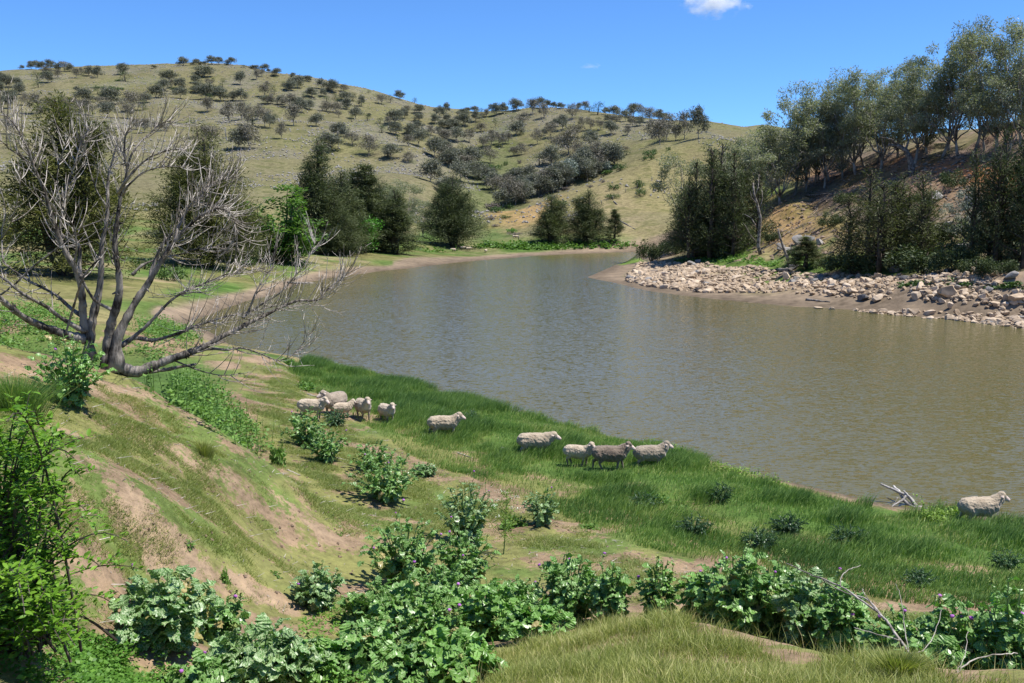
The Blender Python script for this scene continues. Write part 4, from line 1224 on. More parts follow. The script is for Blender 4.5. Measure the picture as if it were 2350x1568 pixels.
# ------------------------------------------------------------ rocks of the right bank
M_ROCK = plain_mat('pale_rock', (0.33, 0.25, 0.17), (0.60, 0.485, 0.36), 1.3, 0.9, 0.5, 0.15, 0.05)
M_ROCKD = plain_mat('grey_rock', (0.13, 0.125, 0.12), (0.32, 0.30, 0.275), 1.6, 0.9, 0.5, 0.15, 0.06)
def rock_geo(seed, sub=2, rough=0.30, flat=0.7):
    g = np.random.default_rng(seed)
    bm = bmesh.new()
    bmesh.ops.create_icosphere(bm, subdivisions=sub, radius=1.0)
    v = np.array([x.co[:] for x in bm.verts])
    f = np.array([[y.index for y in x.verts] for x in bm.faces])
    bm.free()
    for _ in range(15):                       # planes that break the sphere into facets
        n = unit(g.normal(0, 1, 3))
        c = 0.36 + 0.40 * g.random()
        d = v @ n
        v = v - np.maximum(d - c, 0)[:, None] * n * 0.98
    v = v * (1 + g.normal(0, 0.012, (len(v), 1)))
    v = v * np.array([1.0, 0.65 + 0.4 * g.random(), flat * (0.7 + 0.5 * g.random())])
    return v / np.abs(v).max(), f
ROCKV = [rock_geo(400 + k) for k in range(10)]
def rock_mesh(k, m):
    mb = MB()
    mb.add(ROCKV[k][0], ROCKV[k][1])
    return mb.mesh('rock', m)
ROCK_M = [rock_mesh(k, M_ROCK) for k in range(10)]
ROCK_D = [rock_mesh(k, M_ROCKD) for k in range(10)]
def put_rock(wx, wy, wz, size, label, group, mesh, tall=1.0, name='rock'):
    o = link(name, mesh, loc=(wx, wy, wz + size * (0.16 if name != 'rock' else 0.10) * tall), label=label, category='rock', group=group)
    o.rotation_euler = (random.gauss(0, 0.25), random.gauss(0, 0.25), random.random() * 6.28)
    o.scale = (size * 0.5, size * 0.5, size * 0.5 * tall)
    return o
HERO = [(2241, 634, 30, 1.2, 'tall square-sided boulder standing on the grass strip near the right edge'), (2176, 680, 42, .9, 'large pinkish domed boulder in the middle of the rubble at right'),
        (2112, 665, 26, 1.1, 'upright pink boulder leaning on another left of the pink dome'), (2095, 668, 20, 1, 'tan boulder touching the upright pink one'), (2106, 684, 26, 1.1, 'cracked tan block at the edge of the mud'),
        (1955, 674, 28, 1, 'split boulder with a white inner face'), (1980, 688, 32, .9, 'grey boulder with a dark notch on the mud'), (2010, 690, 34, .8, 'brown ridged boulder beside the washed up sticks'),
        (1848, 655, 24, 1.2, 'pink upright boulder with a tan slab against it'), (1866, 656, 20, 1, 'tan slab leaning on the pink upright boulder'), (1584, 612, 28, 1, 'grey domed boulder at the grassy head of the rocks'), (1600, 604, 16, 1, 'dark boulder in shade behind the grey domed one'),
        (1804, 640, 28, .9, 'broad tan boulder beside the green patch in the rocks'), (1822, 617, 30, .9, 'grey boulder under the long log'), (1910, 654, 24, 1, 'tan boulder right of the lower green patch'),
        (2058, 624, 30, 1.3, 'grey pointed boulder against the dark bushes'), (2130, 630, 26, 1, 'white-topped boulder below the dark bushes'), (2172, 628, 24, 1, 'round pale boulder left of the tall square one'),
        (2195, 722, 26, .9, 'bright pale boulder at the water edge on the mud'), (2096, 720, 36, .6, 'wide pale slab at the water edge'), (2180, 708, 18, 1.6, 'pointed tan rock standing up on the mud'), (1878, 710, 24, .5, 'smooth pale rock half under water'),
        (1908, 712, 20, .6, 'rounded rock standing in the shallows'), (2270, 740, 26, .9, 'tan boulder in the rubble pile at the far right shore'), (1620, 672, 18, .8, 'pale rounded rock alone at the water edge by the spit'), (1715, 665, 28, .8, 'flat brown rock on the rubble edge'), (1690, 640, 28, .8, 'large tan rock in the middle of the left rubble'),
        (2020, 640, 30, .8, 'stack-like pink layered boulder'), (2310, 690, 34, .8, 'dark broken boulder near the right edge'), (2335, 690, 40, .7, 'layered brown boulder at the right edge'), (2320, 640, 36, .9, 'dark slanting boulder above the grass at the right edge')]
for i, (x, y, s, tall, lab) in enumerate(HERO):
    wx, wy, wz, r, _ = stand(x, y)
    put_rock(wx, wy, wz, px_m(s, r) * 1.05, lab, 'rocks of the right shore', (ROCK_D if 'grey' in lab or 'dark' in lab else ROCK_M)[i % 10], tall, 'boulder')
RUB = region([(1436, 632), (1470, 604), (1530, 604), (1600, 606), (1700, 615), (1800, 625), (1900, 632), (2000, 632), (2100, 634), (2200, 634), (2350, 640), (2520, 645), (2520, 705), (2350, 698), (2200, 692), (2100, 690), (2000, 686), (1900, 680), (1800, 676), (1700, 672), (1600, 672), (1480, 658), (1440, 648)])
RUB2 = region([(1960, 712), (2080, 715), (2150, 715), (2200, 722), (2250, 722), (2300, 715), (2480, 715), (2480, 785), (2270, 750), (2180, 735), (2090, 732), (1970, 718)])
RUB3 = region([(2120, 634), (2250, 632), (2520, 642), (2520, 720), (2250, 704), (2120, 694)])
pts = np.concatenate([scatter(RUB3, 600, 4), scatter(RUB, 4700, 5), scatter(RUB2, 620, 6)])
gz = grid_at(GD, pts[:, 0], pts[:, 1])
nzz = fbm(pts[:, 0] / 4, pts[:, 1] / 4, 71, 3)
pts = pts[nzz + 0.25 * rng.random(len(pts)) > 0.43]
sizes = 0.22 + 0.72 * rng.random(len(pts)) ** 3.4 + 0.16 * rng.random(len(pts))
sizes = sizes * np.where(np.arctan2(pts[:, 0], pts[:, 1]) < 0.2, 1.15, 0.95)
order = np.argsort(-sizes / np.hypot(pts[:, 0], pts[:, 1]))
zz = ground_z(pts[:, 0], pts[:, 1])
for k in order[:255]:
    x, y = pts[k]
    th = math.atan2(x, y)
    d = float(grid_at(GD, x, y))
    zone = 'near the spit' if th < 0.2 else ('in the middle of the right shore' if th < 0.34 else 'towards the right edge')
    row = 'along the water edge' if d < 5 else ('in the middle of the rubble' if d < 13 else 'at the top of the rubble')
    put_rock(x, y, zz[k], sizes[k], f'pale loose rock {row} {zone}', f'loose rocks {row} {zone}', ROCK_M[k % 10] if random.random() < .85 else ROCK_D[k % 10], 0.7 + 0.5 * random.random())
def oct_geo(g):
    v = np.array([(1, 0, 0), (0, 1, 0), (-1, 0, 0), (0, -1, 0), (0, 0, .7), (0, 0, -.7)]) * g.uniform(.55, 1.1, (6, 1)) + g.normal(0, .12, (6, 3))
    return v, np.array([(0, 1, 4), (1, 2, 4), (2, 3, 4), (3, 0, 4), (1, 0, 5), (2, 1, 5), (3, 2, 5), (0, 3, 5)])
def rock_field(name, P, Z, S, mat, seed, flat=0.75, coarse=False):
    g = np.random.default_rng(seed)
    mb = MB()
    lo = [rock_geo(420 + k, 1, flat=flat) for k in range(5)] if not coarse else [oct_geo(g) for k in range(6)]
    for k in range(len(P)):
        v, f = lo[k % len(lo)]
        a = g.random() * 6.28
        c, s = math.cos(a), math.sin(a)
        vv = np.stack([v[:, 0] * c - v[:, 1] * s, v[:, 0] * s + v[:, 1] * c, v[:, 2]], 1) * S[k] * 0.5
        mb.add(vv + np.array([P[k][0], P[k][1], Z[k] + S[k] * 0.12]), f)
    return link(name, mb.mesh(name, mat), kind='stuff')
rest = order[255:]
o = rock_field('rubble', pts[rest], zz[rest], sizes[rest], M_ROCK, 8)
o['label'], o['category'] = 'small pale stones filling the rubble band along the right shore', 'rubble'
# grey outcrops on the red slope
for i, (x, y, s, lab) in enumerate([(1830, 560, 34, 'grey outcrop block low on the slope left of the broad olive she-oak'), (1855, 555, 26, 'grey outcrop block beside another low on the slope'), (1880, 562, 22, 'small grey outcrop rock under the red slope'),
                                    (2140, 530, 30, 'dark outcrop block right of the broad olive she-oak'), (2160, 540, 34, 'grey broken outcrop rock above the dark bushes'), (2175, 520, 26, 'pale broken outcrop rock high above the bushes'), (2185, 545, 22, 'small pale outcrop rock above the bushes'),
                                    (2215, 580, 44, 'big dark outcrop block under the blue-grey sapling'), (2150, 460, 40, 'dark rock ledge on the red slope'), (2230, 470, 36, 'dark rock ledge near the right edge of the red slope'), (1790, 575, 30, 'grey slab beside the leaning dead tree'), (1810, 582, 26, 'grey rock heap behind the dead sapling'), (2030, 575, 30, 'dark rock in the shade of the broad olive she-oak')]):
    wx, wy, wz, r, _ = stand(x, y)
    put_rock(wx, wy, wz, px_m(s, r) * 1.2, lab, 'outcrops on the red slope', ROCK_D[i % 10], 0.9, 'outcrop')
# stones scattered over the hills
n0 = 60000
th = rng.uniform(-0.5, 0.42, n0)
r = np.exp(rng.uniform(math.log(250), math.log(840), n0))
hx, hy = r * np.sin(th), r * np.cos(th)
dens = fbm(hx / 22, hy / 34, 9, 5) + 0.14 * sstep(360, 600, r) - 0.09 * (1 - sstep(300, 400, r)) - 0.06 * (th > 0.02)
ok = (dens + 0.16 * rng.random(n0) > 0.62) & (grid_at(GZ, hx, hy) > 6)
hx, hy, r = hx[ok], hy[ok], r[ok]
o = rock_field('hill_stones', np.stack([hx, hy], 1), ground_z(hx, hy), 0.3 + 1.15 * rng.random(len(hx)) ** 2.2, plain_mat('lichen_rock', (0.17, 0.16, 0.145), (0.36, 0.34, 0.31), 0.7, 0.95), 9, 0.6, True)
o['label'], o['category'] = 'grey stones strewn over the dry hillsides', 'stones'

# sticks, clods and small stones lying on the red slope
SLP = region([(1690, 560), (1760, 470), (1850, 420), (1960, 395), (2060, 370), (2160, 355), (2340, 345), (2400, 420), (2400, 560), (2250, 590), (2100, 590), (1950, 590), (1850, 590), (1760, 590)])
ps = scatter(SLP, 3200, 12)
o = rock_field('slope_litter', ps, ground_z(ps[:, 0], ps[:, 1]), 0.12 + 0.75 * rng.random(len(ps)) ** 4, plain_mat('slope_clod', (0.10, 0.07, 0.05), (0.32, 0.24, 0.18), 0.5, 0.95), 13, 0.5, True)
o['label'], o['category'] = 'clods, bark and small stones littering the red slope', 'litter'
mb = MB()
ps = scatter(SLP, 420, 14)
for (x, y), z in zip(ps, ground_z(ps[:, 0], ps[:, 1])):
    a, L = rng.random() * 6.28, 0.6 + 2.2 * rng.random() ** 2
    d = np.array([math.cos(a), math.sin(a), 0]) * L * .5
    e0, e1 = np.array([x, y, 0]) - d, np.array([x, y, 0]) + d
    e0[2], e1[2] = ground_z(e0[0], e0[1]) + .05, ground_z(e1[0], e1[1]) + .08
    mb.tube(np.array([e0, (e0 + e1) / 2 + rng.normal(0, .06, 3), e1]), [.05, .045, .02], 4)
link('dead_sticks', mb.mesh('dead_sticks', M_OLDW), kind='stuff', label='dead sticks scattered under the gums on the red slope', category='sticks')
G_ = 'small shrubs on the red slope'
for i, (x, y, h, w, lab) in enumerate([(1775, 555, 26, 40, 'small dark shrub low on the red slope behind the leaning dead tree'), (1905, 520, 34, 50, 'shrub on the grassy streak of the red slope'), (1940, 470, 30, 46, 'shrub halfway up the red slope'), (2120, 470, 30, 46, 'grey shrub on the red slope above the broad olive she-oak'),
                                       (2185, 430, 40, 50, 'thin grey sapling on the red slope'), (2160, 560, 44, 70, 'green shrub among the outcrop blocks'), (2260, 560, 50, 80, 'dark shrub by the big outcrop block'), (1835, 590, 26, 50, 'dark shrub behind the small bushy she-oak')]):
    at(BUSH[i % 3], 'shrub', lab, 'shrub', x, y, h, w, None, G_, trunk='stems')

# fence that climbs the spur
t = thing('fence', 'sparse line of old wooden fence posts climbing the grassy spur', 'fence', stand(1250, 545)[:3])
base = Vector(t.location)
mb = MB()
mb.tube([(0, 0, -0.2), (0.02, 0, 0.7), (0, 0.02, 1.35)], [0.11, 0.1, 0.09], 6)
post = mb.mesh('post', M_OLDW, True)
prev = None
wires = MB()
for x, y in [(1190, 553), (1218, 541), (1243, 531), (1270, 519), (1300, 508), (1331, 496), (1355, 481), (1380, 470), (1406, 460), (1436, 442), (1463, 432), (1496, 415), (1528, 402), (1560, 385), (1592, 370), (1620, 358)]:
    w = stand(x, y)
    p = Vector(w[:3]) - base
    o = link('post', post, t, p)
    if prev is not None:
        for hgt in (0.5, 0.9, 1.2):
            wires.tube([tuple(prev + Vector((0, 0, hgt))), tuple(p + Vector((0, 0, hgt)))], 0.012, 3)
    prev = p
link('wire', wires.mesh('wire', M_OLDW), t)

# ------------------------------------------------------------ the bare dead tree on the near bank
def R1(x, y): return ((0 + x / 2.704) * .57373, (380 + y / 2.704) * .57373)
def R2(x, y): return ((650 + x / 2.704) * .57373, (480 + y / 2.704) * .57373)
def R3(x, y): return ((0 + x / 2.6133) * .57373, (940 + y / 2.6133) * .57373)
def R4(x, y): return ((600 + x / 2.614) * .57373, (960 + y / 2.614) * .57373)
def path(*segs):
    out = []
    for f, pts in segs:
        out += [f(*p) for p in pts]
    return out
# outline, radius at foot and at end in photo units, how far it leans away (+) or towards us (-) in metres, share of twigs
LIMBS = [
 (path((R3, [(930, 1180), (950, 980), (985, 800), (1040, 560), (1060, 330), (1065, 100)]), (R1, [(1150, 1400), (1165, 1200), (1165, 1000), (1180, 850), (1215, 720), (1255, 560), (1270, 470)])), 11, 1.8, 0.4, .6),
 (path((R3, [(1120, 1330), (1130, 1100), (1170, 900), (1225, 720), (1250, 560), (1240, 400), (1215, 230), (1200, 80)]), (R1, [(1262, 1400), (1290, 1200), (1310, 1080), (1345, 960), (1375, 800), (1350, 700), (1345, 560), (1365, 420), (1430, 345)])), 12, 1.6, -0.3, .8),
 (path((R1, [(1375, 800), (1420, 650), (1500, 530), (1570, 460), (1640, 400), (1700, 340), (1790, 290), (1850, 285)])), 4.2, 1.0, 0.8, 1.2),
 (path((R1, [(1280, 1060), (1400, 880), (1500, 770), (1600, 690), (1700, 640), (1800, 605), (1900, 590), (2010, 600)])), 4.8, 1.0, -1.0, .9),
 (path((R1, [(1330, 1080), (1370, 1000), (1450, 920), (1530, 850), (1640, 805), (1750, 780), (1850, 775), (2000, 775)])), 3.6, .9, -1.6, .8),
 (path((R3, [(1210, 1300), (1230, 1080), (1320, 880), (1430, 680), (1540, 520), (1640, 350), (1720, 220), (1800, 100)]), (R2, [(187, 1244), (300, 1130), (400, 1050), (500, 990), (600, 960), (700, 985), (770, 1060), (800, 1200), (800, 1400), (770, 1560)])), 12, 1.1, 0.8, 1.3),
 (path((R2, [(130, 1300), (200, 1080), (260, 980), (330, 920), (430, 895), (560, 940), (720, 940)])), 5, 1.0, 1.6, .9),
 (path((R3, [(1560, 490), (1600, 330), (1660, 180), (1730, 60)]), (R2, [(170, 1170), (250, 1000), (330, 880), (400, 790), (480, 730), (560, 680), (680, 640), (800, 620)])), 6, 1.0, 1.4, 1.7),
 (path((R3, [(900, 1020), (865, 800), (850, 560), (800, 380), (720, 240), (640, 90)]), (R1, [(600, 1440), (550, 1270), (480, 1040), (400, 850), (350, 740), (310, 600), (250, 490), (200, 390), (130, 290), (65, 230), (10, 170)])), 10, 1.2, -1.2, 1.0),
 (path((R1, [(345, 745), (250, 690), (190, 640), (110, 590), (40, 520), (-20, 480)])), 3.0, 1.2, -1.6, .9),
 (path((R3, [(880, 760), (850, 500), (830, 300), (820, 100)]), (R1, [(660, 1500), (670, 1300), (700, 1120), (730, 980), (780, 830), (830, 680), (855, 530), (880, 490), (920, 430), (960, 340)])), 7.5, .9, 0.8, .9),
 (path((R3, [(900, 1090), (750, 1060), (600, 1010), (430, 950), (250, 860), (100, 750), (0, 660), (-100, 560), (-180, 440)])), 11, 5, -2.2, .3),
 (path((R3, [(880, 1010), (740, 930), (600, 840), (500, 760), (350, 680), (200, 590), (100, 500), (0, 430), (-120, 330)])), 6.5, 2.5, -1.4, .5),
 (path((R3, [(880, 900), (850, 850), (720, 750), (600, 640), (500, 580), (420, 540), (300, 480), (100, 340), (30, 250), (20, 0)]), (R1, [(20, 1450), (60, 1250), (0, 1000)])), 6, 1.0, 1.6, .5),
 (path((R3, [(1170, 1340), (1400, 1430), (1600, 1370), (1750, 1310), (1960, 1240)]), (R4, [(392, 1188), (600, 1100), (750, 1010), (900, 940), (1050, 860), (1200, 790), (1400, 690), (1550, 635), (1750, 630), (1830, 540), (1920, 460), (2000, 410), (2040, 350)])), 14, 1.2, 3.2, 1.3),
 (path((R4, [(480, 1170), (640, 1140), (800, 1150), (950, 1130), (1100, 1170), (1250, 1230), (1340, 1260), (1480, 1210), (1600, 1080), (1660, 980)])), 5, .8, 2.4, .8),
 (path((R4, [(240, 1250), (300, 1280), (500, 1360), (700, 1410), (850, 1410), (1040, 1385)])), 3.2, .8, 1.6, .4),
 (path((R4, [(-60, 1380), (150, 1360), (300, 1330), (480, 1300)])), 6, 3.5, 1.0, .0),
 (path((R3, [(1270, 1160), (1400, 1080), (1600, 1100), (1800, 1050), (1960, 990)]), (R4, [(392, 928), (600, 860), (800, 800), (950, 770), (1100, 735), (1280, 700), (1420, 665)])), 7, 1.2, 2.6, 1.2),
 (path((R4, [(960, 810), (1080, 730), (1200, 650), (1350, 560), (1500, 400), (1620, 250), (1740, 0)])), 3.6, .8, 3.4, 1.2),
 (path((R4, [(980, 820), (1040, 720), (1110, 540), (1200, 380), (1290, 260), (1300, 60)])), 3.6, .9, 2.2, .9),
 (path((R3, [(1330, 1120), (1500, 980), (1600, 880), (1750, 720), (1850, 640), (1960, 580)]), (R4, [(392, 515), (500, 480), (650, 420), (800, 360), (950, 350), (1080, 310), (1200, 300)])), 6, .9, 1.6, 1.3),
 (path((R3, [(1380, 420), (1500, 310), (1700, 240), (1950, 190)]), (R4, [(380, 120), (520, 90), (650, 80), (860, 10)])), 4.6, 1.2, 1.8, .7),
 (path((R3, [(-40, 660), (150, 520), (250, 420), (380, 300), (560, 170), (750, 10)]), (R1, [(830, 1460), (1140, 1340)])), 2.4, 1.4, -1.0, .3),
 (path((R3, [(680, 1060), (740, 850), (800, 650), (850, 490), (920, 370), (1050, 240)])), 3.6, 2.0, -1.6, .1),
 (path((R3, [(1160, 780), (1010, 700), (930, 600), (860, 470), (780, 320), (800, 150)]), (R1, [(810, 1480), (780, 1400), (680, 1220), (640, 1100), (620, 960), (630, 780), (700, 560), (790, 340)])), 4.2, .8, -1.8, .5),
 (path((R1, [(1150, 1200), (1060, 1060), (1010, 940), (960, 760), (920, 560), (905, 470)])), 2.4, .6, 1.6, .2),
 (path((R1, [(20, 1560), (100, 1420), (160, 1260), (210, 1040), (230, 900), (225, 780)])), 2.2, .7, -2.4, .6),
]
bx, by, bz, br_, _ = stand(256, 852)
root = thing('dead_tree', 'bare weathered dead tree with many upswept branches on the near bank', 'dead tree', (bx, by, bz))
def tree_pt(p, dep):
    dx, dy, dz = px_dir(*p)
    k = (by + dep) / dy
    return np.array([dx * k - bx, by + dep - by, CAM_H + dz * k - bz])
PXM = by / FPX * 1.01
def smooth(pts, n):
    pts = np.array(pts, float)
    m = len(pts)
    t = np.linspace(0, m - 1, n)
    i = np.clip(t.astype(int), 0, m - 2)
    f = (t - i)[:, None]
    p0, p1, p2, p3 = pts[np.clip(i - 1, 0, m - 1)], pts[i], pts[i + 1], pts[np.clip(i + 2, 0, m - 1)]
    return 0.5 * ((2 * p1) + (p2 - p0) * f + (2 * p0 - 5 * p1 + 4 * p2 - p3) * f ** 2 + (3 * p1 - p0 - 3 * p2 + p3) * f ** 3)
g = np.random.default_rng(55)
for li, (pts, r0, r1, dep, tw) in enumerate(LIMBS):
    n = len(pts) * 4
    q = smooth(pts, n)
    ln = np.concatenate([[0], np.cumsum(np.hypot(*np.diff(q, axis=0).T))])
    f = ln / ln[-1]
    mainl = {15: 14, 16: 14, 17: 14, 19: 18, 20: 18}.get(li)
    start = dep * (0.35 if mainl and li not in (19, 20) else 0.75 if mainl else 0.0 if r0 > 7.5 or li in (8, 10, 12, 13) else 0.35)
    dp = start + (dep - start) * f ** 0.9 + 0.10 * np.sin(f * 9 + li)
    if r0 > 9:
        dp = dp * f ** 0.5
    P = np.array([tree_pt(q[k], dp[k]) for k in range(n)])
    fat_ = 1.28 if r0 > 9 else 1.02
    rad = (r0 * fat_ + (r1 * .9 - r0 * fat_) * f ** 0.5) * PXM
    rad = rad * (1 + 0.10 * g.normal(0, 1, n) * (rad > 0.02))
    if li in (0, 1, 5):
        rad[:3] *= np.array([1.35, 1.15, 1.05])
        P[0][2] -= 0.25
    mb = MB()
    mb.tube(P, rad, 9 if r0 > 5 else 6)
    for _ in range(int(ln[-1] / 22)):          # broken stubs
        k = g.integers(n // 5, n - 1)
        a = unit(g.normal(0, 1, 3))
        mb.tube(np.array([P[k], P[k] + a * (rad[k] + 0.05 + 0.05 * g.random())]), [rad[k] * 0.4 + .006, rad[k] * 0.15 + .003], 4)
    b = link('trunk' if li in (0, 1, 5) else 'branch', mb.mesh('branch', M_OLDW, True), root)
    wm = MB()
    nt_ = int(ln[-1] / 8.8 * tw)
    for j in range(nt_):
        k = int(n * (0.28 + 0.72 * g.random() ** 0.8))
        k = min(k, n - 2)
        t = unit((q[k + 1] - q[k])[None])[0]
        ang = g.choice([-1, 1]) * g.uniform(0.3, 1.0)
        d = np.array([t[0] * math.cos(ang) - t[1] * math.sin(ang), t[0] * math.sin(ang) + t[1] * math.cos(ang)])
        L = g.uniform(22, 125) * (1.05 - 0.4 * k / n) * (0.7 if dep < -2 and q[k][0] > 560 else 1.0)
        m = 7
        pp = [q[k].copy()]
        up = g.uniform(0.06, 0.20)
        for s in range(m):
            d = unit((d + np.array([0, -up]) + g.normal(0, 0.07, 2))[None])[0]
            pp.append(pp[-1] + d * L / m)
        dd = dp[k] + np.linspace(0, g.normal(0, 0.7), m + 1)
        W = np.array([tree_pt(pp[s], dd[s]) for s in range(m + 1)])
        rr = np.linspace(min(1.5, 0.65 + L / 130), 0.42, m + 1) * PXM
        wm.tube(W, rr, 4)
        for s in range(2, m):
            if g.random() < 0.35:
                e = unit((d + g.normal(0, 0.8, 2) + np.array([0, -.4]))[None])[0] * g.uniform(8, 34)
                W2 = np.array([tree_pt(pp[s] + e * u + np.array([0, -6 * u * u]), dd[s] + 0.2 * u * g.normal()) for u in (0, .5, 1)])
                wm.tube(W2, np.array([.6, .45, .3]) * PXM, 3, cap=False)
    if nt_:
        link('twig', wm.mesh('twig', M_TWIG), b)

# ------------------------------------------------------------ thistles
def thistle_leaf(seed, rows=13, width=0.21, lobes=0.62):
    g = np.random.default_rng(seed)
    v, tr = [], []
    t = np.linspace(0, 1, rows)
    for k in range(rows):
        w = width * (math.sin(PI * min(1, 0.06 + t[k] * 0.97)) ** 0.6) * (1.15 if k % 2 else 1.15 * lobes) * (1 - 0.25 * t[k])
        if k == rows - 1:
            w = 0.004
        z = 0.30 * t[k] - 0.62 * t[k] ** 2
        rip = g.normal(0.01, 0.07)
        adv = 0.03 if k % 2 else 0
        v.append((t[k] + adv, w * (0.9 + 0.25 * g.random()), z + 0.06 + rip + g.normal(0, 0.03)))
        v.append((t[k], 0, z + (0.03 if k % 2 else -0.02)))
        v.append((t[k] + adv, -w * (0.9 + 0.25 * g.random()), z + 0.06 + rip + g.normal(0, 0.015)))
    for k in range(rows - 1):
        a, b = 3 * k, 3 * k + 3
        tr += [(a, a + 1, b + 1), (a, b + 1, b), (a + 1, a + 2, b + 2), (a + 1, b + 2, b + 1)]
    return np.array(v), np.array(tr)

def thistle_mat(name, green0, green1, white, amount):
    m, nt, out = new_mat(name)
    at = N(nt, 'ShaderNodeAttribute', attribute_name='luv')
    oi = N(nt, 'ShaderNodeObjectInfo')
    vo = N(nt, 'ShaderNodeTexVoronoi', feature='DISTANCE_TO_EDGE', i_Scale=9.0)
    nz = N(nt, 'ShaderNodeTexNoise', i_Scale=14.0, i_Detail=2.0)
    off = N(nt, 'ShaderNodeVectorMath', operation='ADD')
    nt.links.new(at.outputs['Vector'], off.inputs[0])
    nt.links.new(oi.outputs['Random'], off.inputs[1])
    nt.links.new(off.outputs[0], vo.inputs['Vector'])
    nt.links.new(off.outputs[0], nz.inputs['Vector'])
    s = N(nt, 'ShaderNodeMath', operation='MULTIPLY_ADD', i_1=0.14)
    nt.links.new(nz.outputs[0], s.inputs[0])
    nt.links.new(vo.outputs['Distance'], s.inputs[2])
    veins = ramp(nt, s.outputs[0], [(0.09 + amount, (1, 1, 1)), (0.15 + amount, (0, 0, 0))])
    green = mixc(nt, oi.outputs['Random'], green0, green1)
    col = mixc(nt, veins, green, white)
    p = N(nt, 'ShaderNodeBsdfPrincipled', i_Roughness=0.36)
    p.inputs['Specular IOR Level'].default_value = 0.42
    nt.links.new(col, p.inputs['Base Color'])
    t = N(nt, 'ShaderNodeBsdfTranslucent')
    nt.links.new(mixc(nt, 1.0, col, (0.9, 1.25, 0.45), 'MULTIPLY'), t.inputs[0])
    mx = N(nt, 'ShaderNodeMixShader', i_0=0.22)
    nt.links.new(p.outputs[0], mx.inputs[1])
    nt.links.new(t.outputs[0], mx.inputs[2])
    nt.links.new(mx.outputs[0], out.inputs[0])
    return m
TM = {'white': thistle_mat('thistle_whitish', (0.065, 0.165, 0.040), (0.135, 0.285, 0.07), (0.42, 0.50, 0.28), 0.02),
      'green': thistle_mat('thistle_green', (0.065, 0.175, 0.030), (0.15, 0.325, 0.065), (0.40, 0.49, 0.22), -0.01),
      'fresh': thistle_mat('thistle_fresh', (0.09, 0.21, 0.030), (0.185, 0.37, 0.07), (0.36, 0.47, 0.22), -0.025),
      'dark': thistle_mat('thistle_dark', (0.035, 0.085, 0.035), (0.075, 0.15, 0.06), (0.20, 0.27, 0.18), -0.03)}
LEAFG = [thistle_leaf(500 + k, 13, 0.29 + 0.03 * (k % 3), 0.80) for k in range(4)] + [thistle_leaf(510 + k, 12, 0.13, 0.3) for k in range(2)]
def leaf_me(k, m):
    v, t = LEAFG[k]
    mb = MB()
    mb.add(v, t)
    me = mb.mesh('leaf', m, False)
    a = me.attributes.new('luv', 'FLOAT_VECTOR', 'POINT')
    a.data.foreach_set('vector', v.astype(np.float32).ravel())
    return me
LEAFM = {c: [leaf_me(k, TM[c]) for k in (range(4) if c != 'dark' else (4, 5))] for c in TM}
TM['old'] = thistle_mat('thistle_yellowed', (0.30, 0.27, 0.08), (0.42, 0.33, 0.14), (0.50, 0.44, 0.26), -0.02)
OLDLEAF = [leaf_me(k, TM['old']) for k in range(2)]
M_STALK = plain_mat('thistle_stalk', (0.10, 0.17, 0.05), (0.20, 0.27, 0.10), 9)
M_BRACT = plain_mat('thistle_bract', (0.20, 0.26, 0.07), (0.34, 0.38, 0.14), 9)
M_PURPLE = plain_mat('thistle_purple', (0.30, 0.09, 0.36), (0.46, 0.18, 0.50), 30, 0.7)
def flower_mesh(open_):
    mb = MB()
    a = np.linspace(0, 2 * PI, 9)[:-1]
    ring = lambda r, z: np.stack([np.cos(a) * r, np.sin(a) * r, np.full(8, z)], 1)
    v = np.concatenate([ring(.008, -.01), ring(.022, .008), ring(.016, .03)])
    q = [(i * 8 + j, i * 8 + (j + 1) % 8, (i + 1) * 8 + (j + 1) % 8, (i + 1) * 8 + j) for i in range(2) for j in range(8)]
    mb.add(v, None, q, mat=0)
    for k in range(10):
        an = k * 0.63 + .2
        d = np.array([math.cos(an), math.sin(an), 0.35 * (-1) ** k])
        s = np.array([-math.sin(an), math.cos(an), 0]) * .006
        c = np.array([0, 0, .012])
        mb.add([c + d * .018 + s, c + d * .018 - s, c + d * .055], [(0, 1, 2)], mat=0)
    if open_:
        v = np.concatenate([ring(.016, .028), ring(.024, .045), ring(.017, .056), [(0, 0, .058)]])
        q = [(i * 8 + j, i * 8 + (j + 1) % 8, (i + 1) * 8 + (j + 1) % 8, (i + 1) * 8 + j) for i in range(2) for j in range(8)]
        t = [(16 + j, 16 + (j + 1) % 8, 24) for j in range(8)]
        mb.add(v, t, q, mat=1)
    return mb.mesh('flower_head', [M_BRACT, M_PURPLE])
HEAD_O, HEAD_C = flower_mesh(True), flower_mesh(False)

